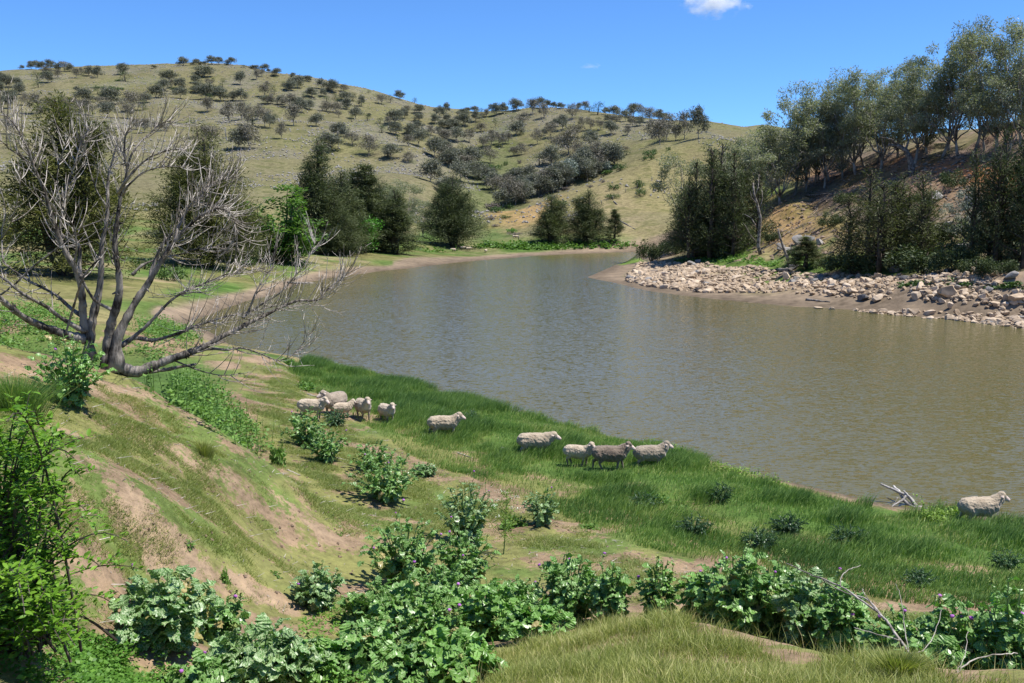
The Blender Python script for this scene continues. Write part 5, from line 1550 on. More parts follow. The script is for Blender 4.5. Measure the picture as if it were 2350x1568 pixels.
def thistle(x, y, hpx, wpx, label, kind='green', n=80, heads=4, L=None, tall=1.0, split=True, bud=3, name='thistle', dist=None):
    if dist is None:
        wx, wy, wz, r, _ = stand(x, y)
        Hm = px_m(hpx, r)
    else:
        r = dist
        a_ = azim(x, y)
        wx, wy = r * math.sin(a_), r * math.cos(a_)
        wz = float(ground_z(wx, wy))
        Hm = CAM_H + slope_of(x, y - hpx) * r - wz
    W = px_m(wpx, r) * (1.18 if y > 1300 else 1.4)
    n = int(n * 2.5)
    g = np.random.default_rng(int(x * 7 + y * 13))
    t = thing(name, label, 'thistle', (wx, wy, wz), 0, 1, 'thistles on the near bank')
    Lm = (L or min(0.46, max(0.16, 0.36 * W))) * 0.58
    stalk = MB()
    ns = max(5, n // 8)
    mats = []
    ends = []
    for s in range(ns):
        a = s * 2.4 + g.normal(0, 0.3)
        rho = math.sqrt((s + 0.4) / ns)
        end = np.array([math.cos(a) * rho * W * 0.42, math.sin(a) * rho * W * 0.42, Hm * (1 - 0.55 * rho ** 2.2) * (0.84 + 0.2 * g.random())])
        f = np.linspace(0, 1, 6)[:, None]
        ctrl = np.array([end[0] * 0.35, end[1] * 0.35, end[2] * 0.55])
        P = 2 * ctrl * f * (1 - f) + end * f ** 2
        P[0, 2] -= 0.08
        stalk.tube(P, np.linspace(0.014, 0.005, 6), 5)
        ends.append(P)
        m = n // ns + (1 if g.random() < .5 else 0)
        for k in range(m):
            u = 0.12 + 0.88 * (k + g.random() * 0.7) / m
            p = np.array([np.interp(u, np.linspace(0, 1, 6), P[:, c]) for c in range(3)])
            yaw = a + g.normal(0, 0.9) if rho > 0.25 else g.random() * 6.28
            pitch = math.radians(g.normal(6 + 36 * u * (1 - 0.45 * rho), 20))
            l = Lm * (1.12 - 0.55 * u) * g.uniform(0.8, 1.2)
            M = Matrix.Translation(p) @ Matrix.Rotation(yaw, 4, 'Z') @ Matrix.Rotation(-pitch, 4, 'Y') @ Matrix.Rotation(g.normal(0, 0.55), 4, 'X') @ Matrix.Diagonal((l, l * g.uniform(0.9, 1.25), l, 1))
            mats.append(M)
    # flowering stems that rise above the leaves
    fl = []
    for k in range(heads + bud):
        P0 = ends[g.integers(0, len(ends))]
        e = P0[-1] + np.array([g.normal(0, 0.05), g.normal(0, 0.05), Hm * g.uniform(0.06, 0.20) * tall])
        mid = (P0[-1] + e) / 2 + g.normal(0, 0.012, 3)
        stalk.tube(np.array([P0[-1], mid, e]), [0.005, 0.0045, 0.004], 4)
        for c in range(3):
            u = (c + g.random()) / 3
            p = P0[-1] * (1 - u) + e * u
            l = Lm * g.uniform(0.16, 0.30)
            mats.append(Matrix.Translation(p) @ Matrix.Rotation(g.random() * 6.28, 4, 'Z') @ Matrix.Rotation(-g.uniform(0.2, 0.9), 4, 'Y') @ Matrix.Diagonal((l, l, l, 1)))
        fl.append((e, k < heads))
    link('stalk', stalk.mesh('stalk', M_STALK), t)
    pool = LEAFM[kind]
    if split:
        for i, M in enumerate(mats):
            o = link('leaf', pool[i % len(pool)] if g.random() > (.10 if M.translation.z < Hm * .3 else .012) else OLDLEAF[i % 2], t)
            o.matrix_basis = M
    else:
        mb = MB()
        luv = []
        for i, M in enumerate(mats):
            v, tr = LEAFG[(i % 4) if kind != 'dark' else 4 + i % 2]
            A = np.array(M)
            mb.add(v @ A[:3, :3].T + A[:3, 3], tr)
            luv.append(v + g.random(3) * 5)
        me = mb.mesh('foliage', TM[kind])
        a_ = me.attributes.new('luv', 'FLOAT_VECTOR', 'POINT')
        a_.data.foreach_set('vector', np.concatenate(luv).astype(np.float32).ravel())
        link('foliage', me, t)
    for e, op in fl:
        o = link('flower_head', HEAD_O if op else HEAD_C, t, tuple(e))
        o.scale = (g.uniform(0.7, 1.1),) * 3
        o.rotation_euler = (g.normal(0, 0.3), g.normal(0, 0.3), g.random() * 6)
    return t
TH_LIST = [
 (380, 1478, 165, 285, 'white-veined thistle spreading its broad leaves at lower left', 'white', 100, 1, .50),
 (500, 1470, 110, 150, 'smaller thistle against the right side of the lower-left white-veined one', 'green', 60, 1, .36),
 (600, 1590, 165, 300, 'big white-veined thistle cut by the bottom edge, left of the centre mass', 'white', 100, 1, .50),
 (460, 1600, 90, 170, 'low thistle at the bottom edge left of the big white-veined one', 'green', 60, 1, .40),
 (730, 1392, 98, 145, 'compact rounded thistle standing apart on the bare path', 'white', 80, 1, .36),
 (930, 1350, 190, 235, 'tall dark thistle at the back left of the centre mass, many flower stems', 'green', 110, 7, .40),
 (1065, 1345, 150, 170, 'thistle in the middle back of the centre mass', 'green', 90, 4, .38),
 (1070, 1243, 158, 135, 'tall pointed thistle standing behind the centre mass', 'white', 100, 4, .36),
 (890, 1150, 120, 178, 'broad thistle left of the pointed one, below the hidden sheep', 'green', 110, 1, .38),
 (858, 1082, 74, 105, 'thistle directly behind the broad one', 'green', 70, 2, .34),
 (705, 1028, 95, 105, 'thistle in front of the sheep that is half hidden', 'green', 90, 3, .36),
 (750, 1060, 82, 100, 'thistle on the near side of the one hiding the sheep', 'green', 80, 1, .34),
 (165, 928, 152, 165, 'fresh green thistle on the mound under the dead tree', 'fresh', 120, 2, .34),
 (1243, 1205, 88, 92, 'upright thistle alone on the flat right of the pointed one', 'white', 70, 1, .30),
 (940, 1488, 170, 300, 'wide thistle at the left front of the centre mass', 'green', 120, 2, .46),
 (1120, 1470, 150, 250, 'leafy thistle in the middle of the centre mass with the biggest flower', 'fresh', 110, 5, .44),
 (830, 1560, 130, 250, 'low thistle at the bottom of the centre mass', 'green', 100, 0, .46),
 (1040, 1570, 120, 260, 'thistle along the bottom edge in front of the centre mass', 'fresh', 100, 0, .44),
 (1010, 1420, 150, 200, 'deep green thistle in the heart of the centre mass', 'green', 100, 2, .40),
 (1190, 1440, 120, 170, 'thistle filling the right heart of the centre mass', 'green', 90, 2, .40),
 (860, 1440, 110, 170, 'thistle at the left edge of the centre mass above the bare path', 'green', 90, 0, .40),
 (700, 1575, 110, 200, 'low thistle at the bottom between the white-veined one and the centre mass', 'fresh', 90, 0, .42),
 (940, 1590, 110, 220, 'thistle at the very bottom edge of the centre mass', 'green', 90, 0, .42),
 (2140, 1590, 130, 150, 'thistle at the bottom right beside the thick branch end', 'green', 90, 0, .40),
 (1230, 1500, 110, 190, 'pale green thistle at the right front of the centre mass', 'fresh', 90, 0, .40),
 (1310, 1430, 175, 190, 'tall thistle at the right end of the centre mass with purple heads', 'green', 110, 3, .40),
 (1400, 1418, 130, 110, 'thistle at the right edge of the centre mass', 'green', 80, 1, .36),
 (1512, 1412, 135, 110, 'slim thistle between the centre mass and the right-hand pair', 'fresh', 70, 1, .32),
 (1690, 1450, 195, 225, 'broad thistle, left of the right-hand pair above the grass crest', 'green', 120, 3, .44),
 (1850, 1478, 170, 215, 'broad thistle, right of the pair under the fallen branch', 'white', 110, 1, .44),
 (1615, 1450, 150, 130, 'thistle at the left shoulder of the broad pair', 'fresh', 90, 2, .40),
 (1772, 1460, 175, 150, 'thistle squeezed between the broad pair', 'green', 90, 1, .42),
 (1925, 1490, 150, 150, 'thistle at the right shoulder of the broad pair', 'green', 90, 1, .40),
 (2265, 1560, 190, 170, 'thistle between the two large ones at lower right', 'fresh', 100, 3, .42),
 (2130, 1550, 150, 160, 'thistle just left of the large one near the lower right corner', 'green', 100, 2, .40),
 (2060, 1540, 140, 190, 'thistle behind the thick end of the fallen branch', 'green', 90, 2, .40),
 (2200, 1560, 190, 220, 'large thistle near the lower right corner', 'green', 120, 3, .42),
 (2320, 1530, 200, 170, 'large thistle cut by the right edge of the picture', 'green', 110, 3, .42),
]
FARTH = {1615: 12.6, 1772: 12.6, 1925: 11.8, 2265: 11.2, 2130: 11.2, 1960: 11.2, 2140: 10.2, 1512: 12.6, 1690: 12.4, 1850: 12.2, 2060: 11.2, 2200: 10.8, 2320: 10.6, 1400: 12.6, 1230: 11.2}   # beyond the grassy rise: feet out of sight
for (x, y, h, w, lab, kd, n, hd, L) in TH_LIST:
    hd = (hd + 1) // 2
    thistle(x, y, h, w, lab, kd, n, hd, L, tall=1.3 if hd > 2 else 0.9, dist=FARTH.get(x))
for (x, y, h, w, lab) in [(1655, 1152, 44, 62, 'dark spiky thistle in the tall grass beyond the right-hand pair'), (1595, 1228, 46, 78, 'dark spiky thistle just left of two others in the grass'), (1745, 1262, 52, 82, 'dark spiky thistle in front of another in the grass'),
                          (1806, 1225, 44, 78, 'dark spiky thistle right behind another in the grass'), (1945, 1250, 44, 82, 'dark spiky thistle alone in the grass below the driftwood'), (2310, 1305, 40, 78, 'dark spiky thistle in the grass near the right edge'),
                          (1480, 1165, 30, 80, 'flat dark thistle in the grass below the dark sheep'), (1080, 968, 28, 42, 'small dark thistle by the head of the walking sheep'), (770, 978, 40, 62, 'dark bushy thistle in front of the lamb'),
                          (2110, 1345, 36, 80, 'low dark thistle in the grass right of the fallen branch tip'), (978, 1092, 30, 52, 'little thistle right of the one behind the broad thistle')]:
    thistle(x, y, h, w, lab, 'dark' if x != 978 else 'white', 60, 0, None, split=False, bud=0)

# ------------------------------------------------------------ sheep
def sheep_mat(name, wool0, wool1, face=(0.62, 0.50, 0.43), leg=(0.20, 0.155, 0.12)):
    m, nt, out = new_mat(name)
    at = N(nt, 'ShaderNodeAttribute', attribute_name='skin')
    tc = N(nt, 'ShaderNodeTexCoord')
    n1 = N(nt, 'ShaderNodeTexNoise', i_Scale=34.0, i_Detail=4.0, i_Roughness=0.7)
    n2 = N(nt, 'ShaderNodeTexNoise', i_Scale=4.0, i_Detail=3.0)
    nt.links.new(tc.outputs['Object'], n1.inputs[0])
    nt.links.new(tc.outputs['Object'], n2.inputs[0])
    ad = N(nt, 'ShaderNodeMath', operation='ADD')
    nt.links.new(n1.outputs[0], ad.inputs[0])
    nt.links.new(n2.outputs[0], ad.inputs[1])
    hf = N(nt, 'ShaderNodeMath', operation='MULTIPLY', i_1=0.5)
    nt.links.new(ad.outputs[0], hf.inputs[0])
    wool = ramp(nt, hf.outputs[0], [(0.36, wool0), (0.62, wool1)])
    sep = N(nt, 'ShaderNodeSeparateColor')
    nt.links.new(at.outputs['Color'], sep.inputs[0])
    c = mixc(nt, sep.outputs[0], wool, face)
    c = mixc(nt, sep.outputs[1], c, leg)
    c = mixc(nt, sep.outputs[2], c, (0.42, 0.22, 0.18))
    p = N(nt, 'ShaderNodeBsdfPrincipled', i_Roughness=0.95)
    p.inputs['Specular IOR Level'].default_value = 0.08
    p.inputs['Sheen Weight'].default_value = 0.25
    nt.links.new(c, p.inputs['Base Color'])
    b = N(nt, 'ShaderNodeBump', i_Strength=0.8, i_Distance=0.02)
    nt.links.new(n1.outputs[0], b.inputs['Height'])
    nt.links.new(b.outputs[0], p.inputs['Normal'])
    nt.links.new(p.outputs[0], out.inputs[0])
    return m
SM = {'pale': sheep_mat('wool_pale', (0.29, 0.225, 0.155), (0.50, 0.415, 0.30)), 'cream': sheep_mat('wool_cream', (0.36, 0.285, 0.20), (0.58, 0.485, 0.36)),
      'grey': sheep_mat('wool_grey', (0.20, 0.16, 0.12), (0.38, 0.315, 0.24)), 'brown': sheep_mat('wool_brown', (0.12, 0.09, 0.068), (0.26, 0.205, 0.155))}
M_EYE = plain_mat('eye', (0.01, 0.008, 0.006), (0.02, 0.015, 0.01), 5, 0.2, spec=0.6)
_ico = bmesh.new()
bmesh.ops.create_icosphere(_ico, subdivisions=2, radius=1.0)
ICO_V = np.array([v.co[:] for v in _ico.verts])
ICO_F = np.array([[v.index for v in f.verts] for f in _ico.faces])
_ico.free()
def chain(mb, pts, rad, squash=(1, 1, 1), n=7):
    pts, rad = np.array(pts, float), np.array(rad, float)
    for i in range(len(pts) - 1):
        for f in np.linspace(0, 1, n):
            mb.add(ICO_V * (rad[i] * (1 - f) + rad[i + 1] * f) * np.array(squash) + pts[i] * (1 - f) + pts[i + 1] * f, ICO_F)

def sheep(x, y, heading, label, wool='pale', scale=0.9, legs=(0, 0, 0, 0), yaw=0.0, raise_=0.0, fat=1.0, seed=0, lying=0.0, horn=False, lift=None, small=False):
    """heading: degrees, 0 = walking to the right of the picture, 90 = away; yaw turns the head (+ = to its left)"""
    g = np.random.default_rng(seed)
    wx, wy, wz, r, _ = stand(x, y)
    mb = MB()
    f = fat * 1.12
    zb = 0.50
    chain(mb, [(-0.34, 0, zb + .03), (-0.12, 0, zb + .01), (0.12, 0, zb), (0.30, 0, zb + .03)], [0.205 * f, 0.235 * f, 0.24 * f, 0.205 * f], (1, .92, 1))
    chain(mb, [(-0.42, 0, zb + .02), (-0.30, 0, zb)], [0.15 * f, 0.2 * f], (1, .95, 1))
    nk = np.array([0.40, 0, zb + .10])
    hy, hp = yaw, raise_
    hb = np.array([0.56 - 0.05 * raise_, 0, zb + .25 + 0.10 * raise_])       # poll
    hd = np.array([math.cos(hy) * 0.87, math.sin(hy) * 0.87, -0.48])
    hd /= np.linalg.norm(hd)
    hb = hb + np.array([0, math.sin(hy) * 0.08, 0])
    chain(mb, [nk - (0.06, 0, 0.02), nk * .5 + hb * .5, hb], [0.18 * f, 0.14 * f, 0.112], (1, .9, 1.05))
    mz = hb + hd * 0.215
    chain(mb, [hb, hb + hd * .12, mz], [0.092, 0.078, 0.055], (1, .88, 1), 8)
    chain(mb, [hb + (0, 0, .035), hb + hd * .055 + np.array([0, 0, .045])], [0.108, 0.078], (1, 1, .9))
    sd = np.array([-math.sin(hy), math.cos(hy), 0])
    ears = []
    for s in (-1, 1):
        e0 = hb + sd * s * .075 + np.array([0, 0, .01])
        e1 = e0 + sd * s * .105 + np.array([-.02 * math.cos(hy), -.02 * math.sin(hy), -.012])
        ears.append((e0, e1))
        chain(mb, [e0, e0 * .45 + e1 * .55, e1], [.024, .034, .014], (1, 1, .6))
    feet = []
    for k, (lx, ly, front) in enumerate([(0.25, .105, 1), (0.25, -.105, 1), (-0.33, .115, 0), (-0.33, -.115, 0)]):
        sw = legs[k]
        if front:
            kn = np.array([lx + .03 + sw * .7, ly, .26 + (0.06 if lift == k else 0)])
            ft = np.array([lx + sw * 1.25 - (0.10 if lift == k else 0), ly, .03 + (0.10 if lift == k else 0)])
            chain(mb, [(lx, ly, zb - .08), kn, ft], [.085, .042, .034], (1, 1, 1), 8)
        else:
            st = np.array([lx + .06 + sw * .4, ly, .36])
            hk = np.array([lx - .07 + sw * .8, ly, .235 + (0.06 if lift == k else 0)])
            ft = np.array([lx - .02 + sw * 1.3 - (0.12 if lift == k else 0), ly, .03 + (0.08 if lift == k else 0)])
            chain(mb, [(lx, ly, zb - .02), st, hk, ft], [.135, .095, .040, .032], (1, 1, 1), 7)
        feet.append(ft)
    chain(mb, [(-.52, 0, zb + .10), (-.56, 0, zb - .02)], [.045, .03])
    me0 = mb.mesh('sheep_raw', SM[wool])
    tmp = bpy.data.objects.new('tmp', me0)
    COL.objects.link(tmp)
    rm = tmp.modifiers.new('r', 'REMESH')
    rm.mode = 'VOXEL'
    rm.voxel_size = 0.019 if not small else 0.04
    rm.use_smooth_shade = True
    dg = bpy.context.evaluated_depsgraph_get()
    me = bpy.data.meshes.new_from_object(tmp.evaluated_get(dg))
    bpy.data.objects.remove(tmp)
    me.name = 'sheep_body'
    n = len(me.vertices)
    v = np.empty(n * 3)
    nr = np.empty(n * 3)
    me.vertices.foreach_get('co', v)
    me.vertex_normals.foreach_get('vector', nr)
    v, nr = v.reshape(-1, 3), nr.reshape(-1, 3)
    rel = v - hb
    ax = rel @ hd
    face = sstep(0.085, 0.125, ax) * (np.linalg.norm(rel, axis=1) < .36) * (np.abs(v[:, 0] - hb[0]) < .4)
    earm = np.zeros(n)
    for e0, e1 in ears:
        earm = np.maximum(earm, 1 - sstep(.045, .07, np.minimum(np.linalg.norm(v - (e0 * .35 + e1 * .65), axis=1), np.linalg.norm(v - e1, axis=1))))
    legm = (1 - sstep(0.20, 0.27, v[:, 2])) * (v[:, 0] < .45)
    nose = 1 - sstep(.03, .055, np.linalg.norm(v - mz - hd * .03, axis=1))
    woolm = np.clip(1 - face - earm - legm, 0, 1)
    dn = (fbm(v[:, 0] * 24 + v[:, 2] * 11, v[:, 1] * 24 + v[:, 2] * 19, seed + 5, 3) - .5) * 0.034 + (fbm(v[:, 0] * 7, v[:, 1] * 5 + v[:, 2] * 7, seed + 9, 2) - .5) * 0.012
    v = v + nr * (dn * woolm)[:, None]
    me.vertices.foreach_set('co', v.astype(np.float32).ravel())
    ca = me.attributes.new('skin', 'FLOAT_COLOR', 'POINT')
    cc = np.stack([np.clip(face + earm * .7, 0, 1), np.clip(legm * (1 - face), 0, 1), np.clip(nose, 0, 1) * .6, np.ones(n)], 1)
    ca.data.foreach_set('color', cc.astype(np.float32).ravel())
    me.materials.clear()
    me.materials.append(SM[wool])
    me.update()
    t = thing('sheep', label, 'sheep', (wx, wy, wz - lying), math.radians(heading), scale, 'sheep on the near bank' if not small else 'sheep grazing on the far bank')
    link('body', me, t)
    if not small:
        for s in (-1, 1):
            e = MB()
            e.add(ICO_V * .013 + hb + hd * .115 + sd * s * .060 + np.array([0, 0, .022]), ICO_F)
            link('eye', e.mesh('eye', M_EYE, True), t)
        if horn:
            for s in (-1, 1):
                e = MB()
                a = np.linspace(0, 5.2, 14)
                P = np.stack([hb[0] - .02 + hd[0] * .05 - .055 * np.sin(a) * np.ones(14), hb[1] + sd[1] * s * (.07 + .012 * a), hb[2] + .02 + .055 * np.cos(a)], 1)
                e.tube(P, np.linspace(.026, .008, 14), 6)
                link('horn', e.mesh('horn', M_DEAD, True), t)
    return t
sheep(716, 962, -12, 'cream sheep half hidden behind a thistle, looking towards us', 'cream', .88, yaw=-.45, seed=1, raise_=.1)
sheep(768, 952, 240, 'dark grey woolly ram with curled horns, looking left', 'grey', 1.0, yaw=-.5, seed=2, raise_=.7, fat=1.1, horn=True)
sheep(786, 958, 8, 'small cream lamb behind a bushy thistle, head turned away', 'cream', .68, yaw=.9, seed=3, raise_=.5)
sheep(834, 962, -62, 'brownish sheep walking towards us on the sheep track', 'pale', .92, legs=(.06, -.06, -.05, .08), yaw=-.15, seed=4, raise_=.6)
sheep(888, 969, -55, 'young cream sheep standing face on, right of the brownish one', 'cream', .82, legs=(.02, -.03, 0, .06), yaw=-.25, seed=5, raise_=.5)
sheep(1018, 1003, 2, 'pale sheep striding right through short grass with a foreleg raised', 'pale', .93, legs=(.10, .12, -.12, .06), yaw=-.15, seed=6, raise_=.15, lift=1)
sheep(1228, 1048, -4, 'pale sheep with lowered head, first of the four in a row', 'pale', .98, legs=(.05, -.1, .1, -.05), yaw=-.1, seed=7, raise_=-.55)
sheep(1326, 1068, -22, 'small cream lamb looking up, second of the four in a row', 'cream', .80, legs=(.03, -.05, .05, 0), yaw=-.3, seed=8, raise_=.6)
sheep(1400, 1078, -4, 'dark brown-grey sheep, third of the four in a row', 'brown', .94, legs=(.12, -.05, -.14, .08), yaw=-.1, seed=9, raise_=.25)
sheep(1492, 1074, 4, 'woolly sheep at the front of the four, nearest the water', 'grey', .88, legs=(.05, -.05, .05, -.05), yaw=-.15, seed=10, raise_=.5, fat=1.06)
sheep(2246, 1206, 3, 'lone pale sheep at the right, ahead of the flock by the shore', 'pale', .95, legs=(.08, -.08, -.08, .1), yaw=-.1, seed=11, raise_=.3)
for i, (x, y, hd_, lab) in enumerate([(1041, 578, 200, 'leftmost tiny sheep grazing on the far shore'), (1062, 573, 20, 'second tiny sheep grazing on the far shore'), (1075, 575, 10, 'third tiny sheep grazing on the far shore'), (1115, 580, 70, 'tiny sheep facing away near the mud of the far shore'),
                                      (1181, 547, 15, 'left of two tiny sheep together at the foot of the spur'), (1186, 547, 190, 'right of two tiny sheep together at the foot of the spur')]):
    sheep(x, y, hd_, lab, 'cream', .95, seed=20 + i, raise_=-1.6, small=True)

# ------------------------------------------------------------ grasses and low growth
def grass_mat(name, c0, c1, tip=(0.30, 0.27, 0.11), dry=0.25):
    m, nt, out = new_mat(name)
    at = N(nt, 'ShaderNodeAttribute', attribute_name='var')
    col = ramp(nt, at.outputs['Fac'], [(0.0, c0), (1 - dry, c1), (1.0, tip)])
    p = N(nt, 'ShaderNodeBsdfPrincipled', i_Roughness=0.5)
    p.inputs['Specular IOR Level'].default_value = 0.3
    nt.links.new(col, p.inputs['Base Color'])
    t = N(nt, 'ShaderNodeBsdfTranslucent')
    nt.links.new(mixc(nt, 1.0, col, (1.0, 1.2, 0.5), 'MULTIPLY'), t.inputs[0])
    mx = N(nt, 'ShaderNodeMixShader', i_0=0.3)
    nt.links.new(p.outputs[0], mx.inputs[1])
    nt.links.new(t.outputs[0], mx.inputs[2])
    nt.links.new(mx.outputs[0], out.inputs[0])
    return m
G_LUSH = grass_mat('lush_grass', (0.075, 0.16, 0.04), (0.26, 0.39, 0.09), (0.46, 0.46, 0.17), 0.2)
G_DRY = grass_mat('pale_grass', (0.16, 0.21, 0.05), (0.36, 0.38, 0.11), (0.58, 0.48, 0.25), 0.3)
G_SHORT = grass_mat('short_grass', (0.12, 0.17, 0.045), (0.27, 0.31, 0.085), (0.42, 0.36, 0.17), 0.18)
def blades(mb, P, z, h, w, lean, g, var):
    n = len(P)
    b = np.column_stack([P, z])
    a = g.random(n) * 6.28
    s = np.stack([np.cos(a), np.sin(a), np.zeros(n)], 1) * (w * 0.5)[:, None]
    l3 = np.column_stack([lean, np.zeros(n)])
    up = np.array([0, 0, 1.0])
    mid = b + up * (h * .55)[:, None] + l3 * (h * .22)[:, None]
    tip = b + up * (h * .92)[:, None] + l3 * (h * .62)[:, None]
    v = np.stack([b - s, b + s, mid + s * .75, mid - s * .75, tip], 1).reshape(-1, 3)
    k = np.arange(n)[:, None] * 5
    mb.add(v, k + np.array([3, 2, 4]), k + np.array([0, 1, 2, 3]), np.repeat(var, 5))
def stuff(name, mb, mat, label, cat):
    return link(name, mb.mesh(name, mat), kind='stuff', label=label, category=cat)

strip_out = [(700, 828), (800, 846), (900, 871), (1000, 901), (1100, 928), (1200, 955), (1300, 981), (1400, 1006), (1500, 1025), (1600, 1050), (1700, 1081), (1800, 1110), (1900, 1136), (1960, 1155), (2040, 1172), (2110, 1178), (2200, 1186), (2310, 1206), (2420, 1225), (2560, 1260), (2680, 1300)]
strip_in = [(2680, 1470), (2420, 1420), (2250, 1400), (1950, 1365), (1700, 1300), (1450, 1250), (1300, 1190), (1100, 1105), (950, 1050), (830, 970), (720, 900), (660, 850)]
STRIP = region(strip_out + strip_in)
g = np.random.default_rng(77)
P = scatter(STRIP, 225000, 78)
dl = grid_at(GD, P[:, 0], P[:, 1])
tall = fbm(P[:, 0] / 1.7, P[:, 1] / 1.7, 81, 4)
dens = sstep(0.36, 0.5, tall) * 0.8 + 0.25 + 0.4 * sstep(6, 2, dl)
P, tall = P[g.random(len(P)) < dens], tall[g.random(len(tall)) < 2][: len(P)]
tall = fbm(P[:, 0] / 1.7, P[:, 1] / 1.7, 81, 4)
dl = grid_at(GD, P[:, 0], P[:, 1])
P = P[~in_poly(P[:, 0], P[:, 1], region([(2000, 1152), (2060, 1150), (2125, 1160), (2130, 1192), (2070, 1190), (2000, 1180)]))]
dl = grid_at(GD, P[:, 0], P[:, 1])
P = P[(np.arctan2(P[:, 0], P[:, 1]) < 0.2) | (dl > 1.0 + 0.5 * g.random(len(P)))]
tall = fbm(P[:, 0] / 1.7, P[:, 1] / 1.7, 81, 4)
inner = sstep(9.5, 5.0, grid_at(GD, P[:, 0], P[:, 1]))
h = (0.08 + 0.32 * sstep(0.40, 0.62, tall) * inner) * (0.6 + 0.7 * g.random(len(P))) + 0.06
var = np.clip(0.30 + 0.75 * (fbm(P[:, 0] / 1.3, P[:, 1] / 1.3, 85, 4) - .12) - 0.45 * sstep(0.45, 0.65, tall) + 0.16 * g.normal(0, 1, len(P)) + 0.12, 0, 1)
lean = np.column_stack([0.55 + 0.35 * g.normal(0, 1, len(P)), 0.1 + 0.35 * g.normal(0, 1, len(P))])
mb = MB()
blades(mb, P, ground_z(P[:, 0], P[:, 1]) - 0.01, h, 0.008 + 0.012 * g.random(len(P)), lean, g, var)
stuff('tall_grass', mb, G_LUSH, 'lush dark green grass in a belt along the water', 'grass')

def clumps(poly, n, hmin, hmax, wid, seed, thr=0.45, sc_=0.8, lean_s=0.5, one=True, soft=1.6):
    g = np.random.default_rng(seed)
    P = scatter(poly, n, seed)
    k = fbm(P[:, 0] / sc_, P[:, 1] / sc_, seed + 1, 4)
    edge = 1 - sstep(0.0, soft, poly_dist(P[:, 0], P[:, 1], poly))
    P = P[k + 0.10 * g.normal(0, 1, len(P)) - 0.35 * edge > thr]
    k = fbm(P[:, 0] / sc_, P[:, 1] / sc_, seed + 1, 4)
    h = hmin + (hmax - hmin) * np.clip((k - thr) * 4, 0, 1) * (0.4 + 0.8 * g.random(len(P)))
    lean = g.normal(0, lean_s, (len(P), 2)) + np.array([0.15, 0])
    var = np.clip(0.25 + 0.6 * fbm(P[:, 0] / 1.4, P[:, 1] / 1.4, seed + 4, 3) + 0.2 * g.normal(0, 1, len(P)), 0, 1)
    mb = MB()
    (mb.blades1 if one else lambda *a: blades(mb, *a))(P, ground_z(P[:, 0], P[:, 1]) - 0.005, h, wid * (0.6 + 0.8 * g.random(len(P))), lean, g, var)
    return mb
CREST = region([(1010, 1590), (1160, 1510), (1300, 1458), (1400, 1432), (1500, 1420), (1620, 1440), (1722, 1466), (1824, 1500), (1917, 1516), (2097, 1530), (2130, 1545), (2200, 1560), (2380, 1560), (2380, 1640), (1700, 1640), (1300, 1640)])
stuff('crest_grass', clumps(CREST, 85000, 0.03, 0.15, 0.005, 131, 0.30, 0.5, 0.7, False, 0.5), G_DRY, 'pale seeding grass on the rise at the bottom right', 'grass')
P = scatter(CREST, 1500, 133)
g = np.random.default_rng(134)
mb = MB()
blades(mb, P, ground_z(P[:, 0], P[:, 1]) - .01, .14 + .20 * g.random(len(P)), np.full(len(P), .004), g.normal(0, .5, (len(P), 2)), g, np.clip(.8 + .2 * g.normal(0, 1, len(P)), 0, 1))
stuff('seed_stalks', mb, G_DRY, 'straw-coloured seed stalks standing above the grass at the bottom right', 'grass')
MOUND = region([(-60, 830), (100, 835), (230, 860), (320, 890), (400, 945), (520, 1020), (600, 1080), (640, 1180), (700, 1260), (720, 1350), (640, 1420), (480, 1420), (300, 1440), (100, 1440), (-60, 1400), (-80, 1000)])
stuff('mound_grass', clumps(MOUND, 270000, 0.02, 0.075, 0.009, 141, 0.43, 0.5, 0.8), G_SHORT, 'thin short grass over the bare mound at left', 'grass')
FLAT = region([(560, 840), (700, 850), (800, 960), (950, 1060), (1100, 1110), (1300, 1195), (1450, 1255), (1700, 1305), (1950, 1370), (2200, 1420), (2100, 1470), (1900, 1400), (1700, 1350), (1500, 1390), (1250, 1300), (1000, 1240), (800, 1350), (720, 1250), (640, 1150), (620, 1060), (560, 960)])
stuff('flat_grass', clumps(FLAT, 380000, 0.02, 0.09, 0.012, 151, 0.37, 0.8, 0.9), G_SHORT, 'short patchy grass on the flat between mound and water', 'grass')
HOLLOW = region([(720, 1400), (860, 1360), (1000, 1420), (1100, 1560), (900, 1590), (650, 1560), (640, 1450)])
BOTTOM = region([(-60, 1440), (120, 1440), (260, 1450), (420, 1500), (520, 1590), (-60, 1600)])
def ground_cover(poly, n, size, hgt, seed, thr=0.3):
    g = np.random.default_rng(seed)
    P = scatter(poly, n, seed)
    k = fbm(P[:, 0] / 0.6, P[:, 1] / 0.6, seed, 3)
    edge = 1 - sstep(0.0, 1.2, poly_dist(P[:, 0], P[:, 1], poly) / max(1.0, np.hypot(*P.mean(0)) / 40))
    P = P[k + 0.1 * g.normal(0, 1, len(P)) - 0.3 * edge > thr]
    n = len(P)
    z = ground_z(P[:, 0], P[:, 1]) + g.random(n) ** 1.3 * hgt * np.clip(3.2 * (fbm(P[:, 0] / 0.9, P[:, 1] / 0.9, seed + 2, 3) - .25), .12, 2)
    a = g.random(n) * 6.28
    d = np.stack([np.cos(a), np.sin(a), g.normal(0.2, 0.35, n)], 1)
    nr = unit(g.normal(0, 0.5, (n, 3)) + np.array([0, 0, 1]))
    mb = MB()
    L = size * (0.6 + 0.8 * g.random(n))
    mb.leaves(np.column_stack([P, z]), d, nr, L, L * 0.75, np.clip(fbm(P[:, 0] / 0.7, P[:, 1] / 0.7, seed + 5, 3) + 0.22 * g.normal(0, 1, n), 0, 1))
    return mb
